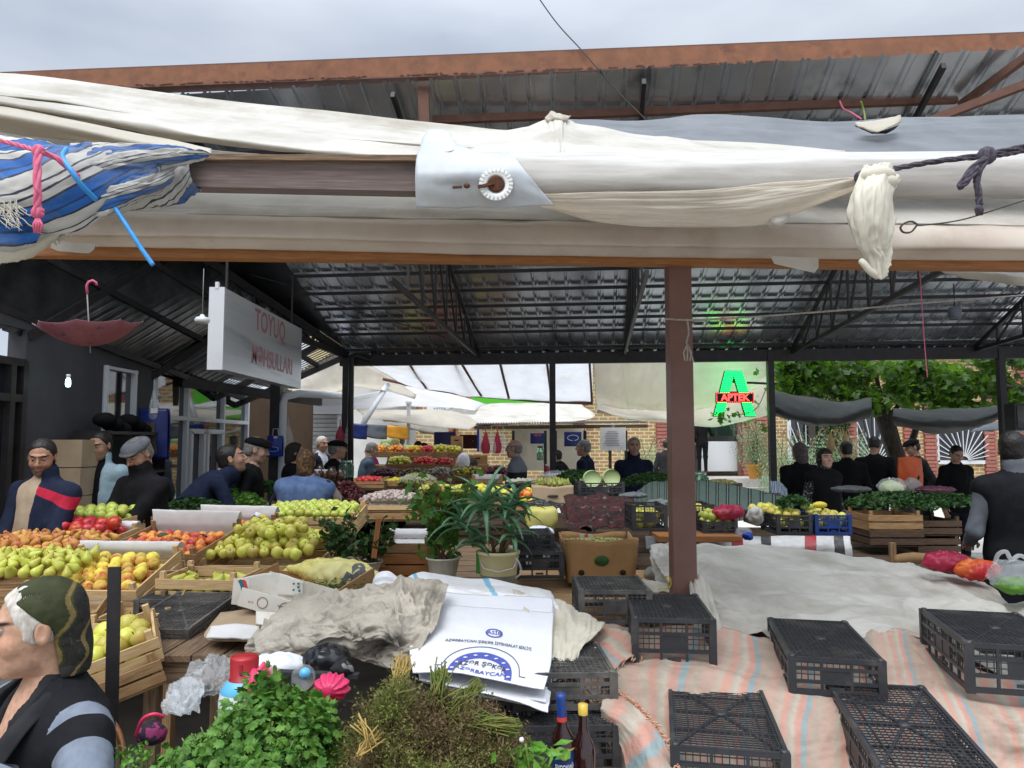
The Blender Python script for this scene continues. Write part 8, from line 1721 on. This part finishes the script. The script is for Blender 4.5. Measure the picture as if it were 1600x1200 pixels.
cl('patterned_carpet',[[(880,778,6.1),(920,776,6.1),(955,776,6.1),(990,780,6.1)],[(885,795,5.7),(920,798,5.6),(955,800,5.6),(988,800,5.7)],[(890,822,5.4),(920,828,5.3),(955,828,5.3),(985,828,5.4)]],'carpet_red','dark red patterned carpet heaped behind the banana box','carpet',50,60,amp=.06,freq=4,seed=20)
cl('patterned_carpet',[[(872,792,5.9),(900,790,5.9),(925,800,5.7)],[(880,810,5.6),(905,806,5.6),(930,815,5.4)],[(886,830,5.3),(910,826,5.3),(935,830,5.2)]],'carpet_red','dark floral fabric draped beside the patterned carpet','fabric',30,30,amp=.04,seed=21)
cl('striped_fabric',[[(990,775,6.6),(1020,756,6.9),(1060,752,7.0),(1110,754,7.0),(1170,765,6.8),(1240,785,6.4)],[(992,795,6.2),(1020,778,6.4),(1060,775,6.5),(1110,780,6.4),(1170,790,6.2),(1240,800,6.0)],[(995,812,5.9),(1020,805,6),(1060,808,6),(1110,812,5.9),(1170,815,5.8),(1240,818,5.7)]],'green_stripe_fabric','dark green striped fabric draped over the heap behind the brown post','fabric',40,90,amp=.05,freq=4,seed=22,uvs=(1,1.8))
MATS['green_stripe_fabric'].node_tree
cl('striped_fabric',[[(1202,752,7.6),(1220,755,7.6),(1230,765,7.5)],[(1206,785,7.4),(1222,788,7.4),(1232,790,7.3)]],'blue_stripe_fabric','blue-grey striped cloth hanging left of the woman in the headscarf','fabric',16,20,amp=.03)
cl('oilcloth',[[(1092,838,5.12),(1150,838,5.12),(1210,838,5.12),(1270,838,5.12),(1328,838,5.12)],[(1092,852,5.05),(1150,853,5.03),(1210,853,5.05),(1270,855,5.03),(1330,855,5.05)],[(1092,880,5.05),(1150,882,5.03),(1210,884,5.05),(1270,890,5.03),(1336,905,5.05)]],'check_oilcloth','white, red and black checked oilcloth hanging from the right-hand table','tablecloth',30,80,amp=.012,freq=5,seed=23,uvs=(1,1.3))
for rows,lb in (([[(1008,838,4.9),(1030,838,4.9),(1050,836,4.9)],[(1010,858,4.85),(1030,860,4.85),(1052,862,4.85)]],'pale plastic sheet edge left of the brown post'),): cl('plastic_sheet',rows,'tarp_grey',lb,'sheet',12,16,amp=.01)
def blobbag(name,px_,py_,Y,r3,m,lb,fr=9,am=.012,rad=0,seed=1,cat='bag',h=.008,knot=None):
 def f(P):
  d=sd_ell(P,(0,0,0),r3)
  if knot: d=smin(d,sd_cap(P,(knot[0]*.6,knot[1]*.6,knot[2]*.6),knot,.02,.012),.03)
  if rad: d=d+rad*np.sin(np.arctan2(P[...,2],P[...,0])*13+2*fbm(P*10,3))*np.clip(np.hypot(P[...,0],P[...,2])/max(r3),0,1)
  return d+am*ridge(P*fr*2.2+.6*vnoise(P*fr,seed)[...,None],seed,3)
 m_=max(am*1.5+rad,.02)+(.03 if knot else 0);lo=-np.array(r3)-m_;hi=np.array(r3)+m_
 if knot: lo=np.minimum(lo,np.array(knot)-.03);hi=np.maximum(hi,np.array(knot)+.03)
 return sdfthing(name,at(px_,py_,Y),lb,cat,f,lo,hi,m,h)
blobbag('crimson_bag',1137,801,4.95,(.115,.08,.055),'magenta_bag','crimson plastic bag on the green apples right of the brown post',am=.016,fr=12)
blobbag('white_bag',1180,806,5.1,(.06,.06,.07),'cover_white','crumpled whitish bag right of the crimson bag',am=.014,fr=12,seed=3)
blobbag('blue_bag',1162,832,4.85,(.06,.04,.04),'clear_bag','clear and blue plastic film below the crimson bag',am=.014,fr=14,seed=4)
blobbag('blue_film',1168,838,4.8,(.045,.03,.03),'blue_bag','strip of blue plastic hanging over the oilcloth',am=.014,fr=14,seed=5)
blobbag('grey_bag',1028,788,5.4,(.10,.06,.045),'grey_bag','greyish transparent bag lying on the left crate by the brown post',am=.014,fr=12,seed=6)
blobbag('cloth_ring',990,774,6.2,(.12,.08,.03),'tarp_grey','grey-green rolled cloth on the carpet below the man in the dark jacket',am=.014,fr=12,seed=7,cat='cloth')
blobbag('stone',1021,898,4.1,(.055,.05,.045),'stone','grey stone weighing down the cover left of the brown post',am=.006,fr=14,cat='stone')
blobbag('garment_heap',822,752,7.6,(.22,.12,.035),'cloth_cream','pale garments heaped on a crate by the balding man',am=.02,fr=12,seed=8,cat='clothes');blobbag('bag_heap',873,742,8.4,(.22,.12,.05),'clear_bag','heap of clear plastic bags in front of the middle post',am=.02,fr=14,seed=9);blobbag('bag_heap',873,744,8.5,(.20,.10,.04),'sack_white','white goods inside the clear bags before the middle post',am=.02,fr=14,seed=19)
blobbag('grape_bag',653,748,7.4,(.19,.12,.05),'clear_bag','clear bag spread over the grapes behind the garlic',am=.014,fr=12,seed=10)
gp=empty('grape_heap',at(653,756,7.5),'heap of pale green grapes behind the garlic','grapes');mb=MB();rr=np.random.RandomState(8)
for k in range(240): a_,r_=rr.uniform(0,6.28),sqrt(rr.rand());mb.sphere((.2*r_*cos(a_),.13*r_*sin(a_),.10*(1-r_*r_)+rr.uniform(-.01,.01)),.016,6,5)
gp2=mb.build('grapes',MATS['grape_green'],gp)
blobbag('purple_bag',1478,878,3.95,(.125,.09,.055),'magenta_bag','dark crimson bag on the white cover, left of the orange bag',am=.016,fr=10,rad=.004,seed=11)
blobbag('pepper_bag',1527,890,3.85,(.120,.08,.058),'red_net','red bag full of orange peppers on the white cover',am=.016,fr=11,seed=12) if 'red_net' in MATS else None
blobbag('green_bag',1592,915,3.6,(.11,.08,.045),'leaf_bright','green vegetables in a clear bag at the right edge',am=.014,fr=16,seed=13,cat='vegetables')
blobbag('clear_bag',1582,900,3.62,(.12,.10,.085),'clear_bag','clear plastic bag with knotted handles at the right edge',am=.020,fr=8,seed=14,h=.009)
rope('twisted_loops',[(1555,880,3.6),(1560,866,3.58),(1572,862,3.56),(1580,874,3.55),(1592,868,3.55),(1604,872,3.55)],.010,'plastic_film','twisted white handles of the clear bag at the right edge','bag handle')
jg=empty('drink_jug',at(381,1075,2.05),'blue and white jug with a dark red lid behind the parsley','jug');MB().lathe([(0,-.10),(.062,-.10),(.064,-.03),(.058,.0),(.046,.018)],24).build('jug_body',MATS['white_plastic'],jg);MB().lathe([(.058,-.016),(.060,-.002),(.046,.018),(.040,.024)],24).build('collar',MATS['cyan_plastic'],jg)
MB().lathe([(.040,.020),(.040,.026),(.036,.028),(.037,.078),(.034,.084),(0,.085)],24).build('lid',MATS['red_plastic'],jg);MB().box((.004,-.036,.058),(.007,.006,.026)).build('spout',MATS['red_plastic'],jg)
blobbag('pink_bag',400,1072,1.98,(.035,.04,.034),'pink_plastic','bright pink plastic bag beside the jug with the red lid',am=.006,fr=16,rad=.002,h=.004,knot=(.02,0,.05));blobbag('pink_film',420,1062,2.0,(.034,.03,.038),'pink_film','pale pink translucent bag tip beside the bright pink bag',am=.008,fr=18,seed=3,h=.004)
blobbag('pink_bag',518,1074,2.0,(.047,.045,.034),'pink_plastic','round bright pink bag between the parsley and the dried herbs',am=.004,fr=16,rad=.0045,h=.0035)
cl('clear_bag',[[(305,1042,2.4),(335,1030,2.4),(362,1036,2.38)],[(290,1062,2.3),(328,1054,2.25),(366,1052,2.3)],[(282,1088,2.25),(325,1090,2.2),(364,1080,2.25)]],'plastic_film','clear crumpled bag left of the jug with the red lid','bag',60,60,amp=.03,freq=4,seed=61,rid=.9,fine=.004,thick=0)
cl('clear_bag',[[(268,1080,2.25),(295,1068,2.25),(320,1072,2.2)],[(262,1098,2.15),(292,1092,2.1),(318,1094,2.1)],[(258,1118,2.1),(288,1120,2.05),(310,1110,2.05)]],'plastic_film','whitish crumpled bag at the left end of the parsley','bag',60,60,amp=.028,freq=4,seed=62,rid=.9,fine=.004)
blobbag('white_bag',432,1038,2.45,(.10,.07,.035),'sack_white','white plastic bag under the soiled cloth',am=.010,fr=12,seed=23);blobbag('black_bag',512,1030,2.42,(.075,.07,.055),'black_bag','shiny black plastic bag below the soiled cloth',am=.012,fr=10,seed=24,h=.006)
blobbag('checked_cloth',535,1045,2.3,(.035,.04,.03),'dotted_dark','black and white patterned cloth at the edge of the black bag',am=.012,fr=16,seed=25,cat='cloth',h=.006)
wb_=empty('water_bottle',at(474,1058,2.2),'clear plastic bottle with a blue cap lying behind the parsley','bottle',rot=(1.2,0,.3));MB().lathe([(0,-.1),(.032,-.1),(.034,0),(.030,.05),(.014,.085),(.013,.1)],18).build('bottle_body',MATS['clear_bag'],wb_);MB().lathe([(.014,.098),(.015,.118),(0,.119)],16).build('cap',MATS['cyan_plastic'],wb_)
o=MB().bar(at(392,1049,2.3),at(560,1056,2.3),.03,.012).build('tray_rim',MATS['black_plastic']);tag(o,'black tray rim behind the jug and the pink bags','tray')
blobbag('floral_bag',236,1146,2.15,(.045,.04,.035),'fabric_floral','dark cloth bag with pink flowers behind the chair back',am=.010,fr=14,seed=26,h=.006);rope('bag_strap',[(212,1150,2.1),(222,1125,2.08),(240,1116,2.08),(256,1120,2.1)],.005,'pink_plastic','pink strap of the floral bag','strap')
def bottle(px_,py_,Y,h,r,lb,capm,label=True,tilt=0):
 o=empty('glass_bottle',at(px_,py_,Y),lb,'bottle',rot=(0,tilt,0));MB().lathe([(0,0),(r*.95,0),(r,.01),(r,h*.56),(r*.86,h*.63),(r*.45,h*.72),(r*.38,h*.80),(r*.37,h*.94)],28).build('bottle_body',MATS['glass_bottle'],o)
 MB().lathe([(r*.40,h*(.90 if not label else .955)),(r*.41,h*1.0),(0,h*1.003)],20).build('cap',MATS[capm],o)
 if label:
  MB().lathe([(r*1.012,h*.16),(r*1.012,h*.54)],28).build('label',MATS['juice_label'],o);MB().lathe([(r*.42,h*.76),(r*.40,h*.955)],20).build('neck_sleeve',MATS['label_blue'],o);MB().lathe([(r*1.016,h*.53),(r*1.016,h*.545)],28).build('label_edge',MATS['gold_cap'],o)
  MB().lathe([(r*.425,h*.76),(r*.43,h*.80)],20).build('sleeve_band',MATS['red_ink'],o);MB().lathe([(r*1.016,h*.16),(r*1.016,h*.20)],28).build('label_base',MATS['pink_plastic'],o)
  A=np.linspace(-pi*.5-1.1,-pi*.5+1.1,31);PL=np.array([[(r*1.02*cos(a_),r*1.02*sin(a_),h*.52-h*.34*i/8) for a_ in A] for i in range(9)])
  def lt(s_,u_,su,sv):
   c_=surf_text(s_,PL,u_,.50,su,sv,'label_white',o,off=0,bold=.02);return c_
  lt('РУССКИЙ',.40,.20,.155);lt('ЧЕРНАМЕНТ',.60,.18,.125)
  mb=MB();mb.lathe([(0,.001),(.010,.001),(.011,0)],14,(0,-r*1.03,h*.49),rotm((pi/2,0,0)));mb.build('emblem',MATS['gold_cap'],o)
 return o
bottle(884,1262,2.0,.285,.031,'dark red bottle with a blue label and white lettering beside the striped rug','label_blue',tilt=-.04);bottle(912,1266,2.0,.265,.031,'plain dark bottle with a gold cap beside the blue-labelled bottle','gold_cap',label=False)
def parsley_leaf():
 pts=[]
 def lobe(cx,cy,ang,s):
  out=[]
  for a_,r_ in ((-2.0,.35),(-1.15,.75),(-.8,.62),(-.45,.98),(-.2,.8),(0,1.12),(.2,.8),(.45,.98),(.8,.62),(1.15,.75),(2.0,.35)): out.append((cx+s*r_*cos(ang+a_),cy+s*r_*sin(ang+a_)))
  return out
 L1=lobe(-.34,.02,2.6,.34);L2=lobe(0,.42,pi/2,.42);L3=lobe(.34,.02,.55,.34)
 return [L1,L2,L3]
def herb_heap(name,c,rx,ry,rz,n,size,m,label,seed=1,cat='herbs',stems=60,kind=None,stemm='stem_green'):
 r=np.random.RandomState(seed);mb=MB();lobes=parsley_leaf();V,F=[],[];k=0
 for i in range(n):
  a_=r.uniform(0,2*pi);rr=sqrt(r.uniform(0,1));p=np.array([rx*rr*cos(a_),ry*rr*sin(a_),0]);cl_=.4*vnoise(np.array([p[0]*12,p[1]*12,seed*1.0]),seed);p[2]=rz*(1-rr**2.2)+rz*cl_+r.uniform(-.06,.02)
  N=np.array([p[0]/rx*1.0,p[1]/ry*1.0,.9])+r.randn(3)*.6;N /= np.linalg.norm(N);u_=r.randn(3);u_ -= N*(u_ @ N);u_ /= np.linalg.norm(u_);w=np.cross(N,u_);s_=size*r.uniform(.6,1.25);cup=r.uniform(-.1,.5)
  for lb in lobes:
   b=k;m0=np.mean(lb,axis=0);V.append(p+s_*(m0[0]*u_+m0[1]*w));k += 1
   for q in lb: V.append(p+s_*(q[0]*u_+q[1]*w-cup*(q[0]**2+q[1]**2)*N));k += 1
   for j in range(len(lb)): F.append((b,b+1+j,b+1+(j+1) % len(lb)))
 mb.add(V,F);o=empty(name,c,label,cat)
 mb.build('leaves',MATS[m],o);sb=MB()
 for i in range(stems):
  a_=r.uniform(0,2*pi);rr=r.uniform(.2,1);p=np.array([rx*rr*cos(a_),ry*rr*sin(a_),rz*(1-rr**2.2)]);sb.tube([p*[.5,.5,.2],p*.8,p+[0,0,.01]],.0016,4)
 if stems: sb.build('stalks',MATS[stemm],o)
 return o
pc_=at(385,1200,1.80);o=herb_heap('parsley_heap',(pc_.x,1.80,.815),.285,.22,.25,1750,.047,'leaf_parsley','big heap of fresh green parsley in the lower foreground',3)
herb_heap('parsley_sprigs',at(205,1195,1.95),.06,.05,.03,60,.026,'leaf_bright','few yellowing parsley sprigs beside the chair back',5,stems=6)
def dill(name,c,rx,ry,rz,n,label,seed=2):
 r=np.random.RandomState(seed);o=empty(name,c,label,'herbs');sets={'dill_brown': MB(),'dill_green': MB()}
 for i in range(n):
  a_=r.uniform(0,2*pi);rr=sqrt(r.rand());p=np.array([rx*rr*cos(a_),ry*rr*sin(a_),0]);cl_=.45*vnoise(np.array([p[0]*11,p[1]*11,3.0]),seed)+.2*vnoise(np.array([p[0]*26,p[1]*26,5.0]),seed);p[2]=rz*(1-rr**2.4)+rz*cl_+r.uniform(-.05,.02)
  key='dill_green' if vnoise(np.array([p[0]*7,p[1]*7,9.0]),4)+r.randn()*.35 > .36 else 'dill_brown';mb=sets[key];d0=np.array([p[0]/rx*.7,p[1]/ry*.7,.8])+r.randn(3)*.6;d0 /= np.linalg.norm(d0);V,F=[],[];ln=r.uniform(.025,.06)
  for j in range(r.randint(6,11)):
   d=d0+r.randn(3)*.55;d /= np.linalg.norm(d);s_=np.cross(d,r.randn(3));s_ /= np.linalg.norm(s_);w=.0009+.0006*r.rand();e_=p+d*ln*r.uniform(.5,1.1);b=len(V);V += [p-s_*w,p+s_*w,e_];F.append((b,b+1,b+2))
   for q in range(2): t_=e_+r.randn(3)*.004;b=len(V);V += [t_+r.randn(3)*.0026 for _ in range(3)];F.append((b,b+1,b+2))
  mb.add(V,F)
 for k_,mb in sets.items(): mb.build('feathery_leaves' if k_ == 'dill_green' else 'seed_heads',MATS[k_],o)
 return o
dc=at(672,1190,1.82);do=dill('dried_herb_heap',(dc.x+.01,1.82,.85),.235,.21,.22,3600,'big heap of brownish green dried dill in the lower middle')
def stalks(px0,py0,Y0,px1,py1,Y1,n,sp0,sp1,m,label,r=.0017,seed=1,tie=True):
 rr=np.random.RandomState(seed);a_,b_=V3(at(px0,py0,Y0)),V3(at(px1,py1,Y1));mb=MB()
 for i in range(n): p,q=a_+rr.randn(3)*sp0,b_+rr.randn(3)*sp1;mb.tube([p,(p+q)/2+rr.randn(3)*(sp0+sp1)*.3,q],r,4)
 if tie: c=a_*.5+b_*.5;mb.tube([c+.9*(sp0+sp1)*np.array([0,cos(t),sin(t)]) for t in np.linspace(0,6.3,12)],.0014,4)
 o=mb.build('stalk_bundle',MATS[m]);return tag(o,label,'stalks')
stalks(632,1034,1.95,618,1082,1.86,70,.012,.008,'straw','straw-coloured stalk ends at the top of the dried dill',seed=1);stalks(690,1048,1.95,680,1095,1.88,50,.014,.012,'dill_green','upright green stalk ends in front of the sugar sacks',seed=2)
stalks(745,1072,1.9,708,1110,1.84,50,.009,.018,'dill_green','tied green stalks leaning right below the sugar sacks',seed=3);stalks(800,1138,1.78,735,1128,1.80,90,.012,.014,'dill_green','thick bundle of greenish stalks pointing right out of the dried dill',seed=4)
stalks(588,1150,1.68,560,1180,1.62,14,.010,.003,'straw','pale rubber-banded stalks lying on the dried dill',seed=5);stalks(560,1128,1.66,580,1160,1.64,10,.008,.008,'straw','a few curled straw stalks at the left of the dried dill',seed=6,tie=False)
pp=at(828,1205,1.75);plant('pepper_plant',pp,'young light green pepper plant at the bottom left of the bottles','plant',46,lambda r,n: r.randn(n,3)*[.035,.03,.016]+[0,0,.03],.04,'leaf_bright',[([(0,0,-.2),(0,0,-.02),(-.01,0,.06)],.003),([(0,0,-.05),(.02,0,.0),(.04,0,.03)],.002)],'stem_green',seed=4,ar=.5)
mb=MB();mb.sphere(at(815,1156,1.75),.006,8,6);o=mb.build('small_flower',MATS['white_plastic']);tag(o,'tiny white flower on the pepper plant','flower')
def pot(px_,py_,Y,r0,r1,h,m,lb,flute=0,rim=True):
 o=empty('plant_pot',at(px_,py_,Y),lb,'pot');MB().lathe([(0,0),(r0,0),(r0*1.01,.005),(r1*.98,h*.9),(r1*1.05,h*.92),(r1*1.05,h),(r1*.97,h),(r1*.93,h*.88)],48,wave=(flute,16) if flute else None).build('pot_wall',MATS[m],o);MB().lathe([(0,h*.88),(r1*.94,h*.88)],20).build('earth',MATS['soil'],o);return o
pot(692,908,4.30,.066,.092,.135,'pot_white','fluted off-white pot holding the geranium',flute=.022);b_=pot(779,918,4.18,.092,.112,.20,'pot_cream','cream bucket holding the aloe')
MB().tube([(-.11,0,.17),(-.08,-.10,.12),(0,-.13,.105),(.08,-.10,.12),(.11,0,.17)],.003,6).build('bucket_handle',MATS['alu_frame'],b_);MB().lathe([(.099,.03),(.1005,.075)],40).build('lower_band',MATS['stone'],b_);rope('twisted_film',[(806,872,4.08),(812,882,4.06),(814,895,4.06),(806,903,4.08)],.006,'plastic_film','twisted plastic film tied to the aloe bucket','plastic')
pot(532,893,4.35,.07,.095,.07,'pot_white','low white bowl under the seedlings');pot(574,893,4.3,.06,.085,.06,'pot_white','second low white bowl with a rim under the seedlings')
def leafy(name,loc,label,stems,nleaf,size,m,seed,spread=.05,ar=1.0,shape='vine'):
 r=np.random.RandomState(seed);ST=[crom(np.array(s_,float),12) for s_ in stems]
 def f(r2,n): return np.array([ST[r2.randint(len(ST))][r2.randint(4,12)]+r2.randn(3)*spread for _ in range(n)])
 return plant(name,loc,label,'plant',nleaf,f,size,m,[(s_,.0035) for s_ in stems],'stem_brown',shape=shape,seed=seed,ar=ar)
r=np.random.RandomState(5)
leafy('geranium',at(692,880,4.32),'leafy geranium with round green leaves and bare stems in the fluted pot',[[(r.uniform(-.03,.03),r.uniform(-.03,.03),0),(r.uniform(-.06,.06),r.uniform(-.05,.05),.16),(r.uniform(-.18,.16),r.uniform(-.1,.1),r.uniform(.28,.48))] for _ in range(14)],360,.062,'leaf_geranium',5,.045)
leafy('seedlings',at(528,885,4.36),'dark leafy seedlings left of the wooden stick',[[(r.uniform(-.05,.05),r.uniform(-.03,.03),0),(r.uniform(-.07,.07),r.uniform(-.03,.03),.12),(r.uniform(-.10,.10),r.uniform(-.05,.05),r.uniform(.18,.31))] for _ in range(12)],420,.042,'leaf_dark',6,.025,ar=.6,shape='leaf')
leafy('seedlings',at(578,885,4.30),'feathery light green seedlings around the wooden stick',[[(r.uniform(-.05,.05),r.uniform(-.03,.03),0),(r.uniform(-.09,.09),r.uniform(-.03,.03),.10),(r.uniform(-.13,.14),r.uniform(-.05,.05),r.uniform(.10,.27))] for _ in range(12)],240,.042,'leaf_herb',7,.03,ar=.5)
o=MB().bar(at(584,872,4.22),at(592,810,4.22),.030,.008,up=(0,1,0)).build('wooden_stick',MATS['wood_orange']);tag(o,'flat orange wooden stick standing among the seedlings','stick')
o=MB().box(at(748,878,4.35),(.03,.02,.13)).build('green_label',MATS['green_plastic']);tag(o,'bright green plastic piece between the geranium and the aloe','plastic piece')
al=empty('aloe_plant',at(779,866,4.18),'large aloe with long drooping toothed leaves in the cream bucket','plant');ao=V3(al.location);rr=np.random.RandomState(12)
def aloe_leaf(mb,base,d,ln,w,droop):
 n=12;Pp=[];p=np.array(base,float);d=np.array(d,float);d /= np.linalg.norm(d);pts=[p.copy()]
 for i in range(n): d=d+np.array([0,0,-droop/n]);d /= np.linalg.norm(d);p=p+d*ln/n;pts.append(p.copy())
 C=np.array(pts);T=np.gradient(C,axis=0);T /= np.linalg.norm(T,axis=1,keepdims=True);side=np.cross(T,[0,0,1.]);side /= np.maximum(np.linalg.norm(side,axis=1,keepdims=True),1e-6);up=np.cross(side,T);t=np.linspace(0,1,n+1);W_=w*(1-t**1.6)*.5+.0012
 rows=[C+side*(W_*a)[:,None]+up*(W_*b)[:,None] for a,b in ((1,.35),(.5,.0),(0,-.12),(-.5,0),(-1,.35),(-.5,-.35),(0,-.5),(.5,-.35),(1,.35))];mb.surf(np.stack(rows))
 for i in range(1,n):
  for s_ in (-1,1): q=C[i]+side[i]*s_*W_[i]+up[i]*W_[i]*.35;mb.add([q-T[i]*.003,q+T[i]*.003,q+side[i]*s_*.006+T[i]*.003],[(0,1,2)])
for hx,hy,bz_,n_,L_ in ((757,785,.0,17,.30),(790,795,.05,15,.27),(722,812,.0,13,.24),(806,775,.1,12,.22),(738,838,-.05,10,.18),(800,830,-.05,10,.2)):
 c_=V3(at(hx,hy,4.18+bz_))-ao;mb=MB();
 for k in range(n_):
  a_=2.4*k+rr.rand();el=.15+1.0*(k/n_);aloe_leaf(mb,c_+[0,0,-.05+.06*k/n_],(cos(a_)*cos(el),sin(a_)*cos(el),sin(el)),L_*rr.uniform(.75,1.1),.030,1.7-.7*k/n_)
 mb.build('leaf_rosette',MATS['leaf_aloe'],al);MB().tube([(c_*[.25,.25,0]),c_*[.7,.7,.5],c_-[0,0,.03]],.010,8).build('stem',MATS['stem_brown'],al)
for nm,c_,R_,n,m,lb,sd_ in (('herb_heap',at(300,806,6.3),(.36,.30,.12),2600,'leaf_herb','dark green herbs heaped in front of the bending man',11),('herb_heap',at(365,798,6.8),(.32,.30,.17),2400,'leaf_parsley','brighter herbs heaped right of the bending man',12),('herb_heap',at(540,790,7.0),(.22,.2,.20),1500,'plum','purple basil heaped right of the woman in the denim vest',13),
        ('herb_heap',at(1400,790,6.4),(.42,.28,.09),2000,'leaf_herb','long green herbs heaped on the right-hand stall',14),('herb_heap',at(900,752,8.2),(.26,.2,.10),900,'leaf_dark','green leaves behind the cut cabbages',15),('herb_heap',at(1020,756,8.5),(.4,.2,.10),900,'leaf_dark','green vegetables beside the man in the dark jacket',16),
        ('herb_heap',at(1240,790,5.4),(.12,.1,.05),240,'leaf_dark','green leaves on the apple crate on the oilcloth',17),('herb_heap',at(410,770,7.4),(.2,.2,.10),700,'leaf_herb','green herbs by the raised hand of the woman in the denim vest',18),('herb_heap',at(1480,786,6.6),(.35,.25,.06),1100,'leaf_herb','low row of herbs in front of the seated vendor',19)):
 o=empty(nm,c_,lb,'herbs');b=leafcloud(n,lambda r,n,R_=R_: (lambda q,rr: np.stack([R_[0]*rr*np.cos(q),R_[1]*rr*np.sin(q),R_[2]*(1-rr**2)+r.uniform(-.02,.03,n)],1))(r.uniform(0,6.3,n),np.sqrt(r.rand(n))),.05,sd_,ar=.45);b.build('leaves',MATS[m],o)
for x_,y_,Y,r3,m,lb,sd_ in ((1393,760,7.2,(.14,.1,.09),'clear_bag','clear bag of greens on the right-hand herb stall',1),(1393,762,7.3,(.12,.09,.075),'cabbage','pale leafy head inside the clear bag on the herb stall',2),(1425,758,7.3,(.08,.08,.08),'grey_bag','greyish bag beside the orange bag',3),(1462,765,7.2,(.2,.1,.04),'plum','dark red vegetables in front of the seated vendor',4),(1330,764,8.0,(.22,.12,.04),'tarp_grey','grey bags on the stall beside the woman in the black vest',5)):
 blobbag('stall_bundle',x_,y_,Y,r3,m,lb,am=.014,fr=12,seed=sd_,cat='goods',h=.012)
ob=empty('orange_bag',at(1421,738,8.2),'orange bag with a dark fruit picture beside the vine trunk','bag');MB().surf(cloth([[(-.12,0,.16),(0,-.04,.17),(.12,0,.15)],[(-.13,0,-.02),(0,-.06,0),(.13,0,0)],[(-.12,0,-.18),(0,-.04,-.18),(.13,0,-.2)]],16,16,amp=.012)).build('front',MATS['orange_bag'],ob,solid=.03);MB().sphere((.03,-.055,-.05),(.05,.008,.045),14,8).build('picture_print',MATS['black_cloth'],ob)
cl('brown_cloth',[[(935,912,3.85),(980,905,3.9),(1050,912,3.8)],[(925,922,3.65),(985,922,3.6),(1050,926,3.55)]],'cloth_soiled','thin brownish cloth lying in front of the banana box','cloth',20,40,amp=.018,seed=30)
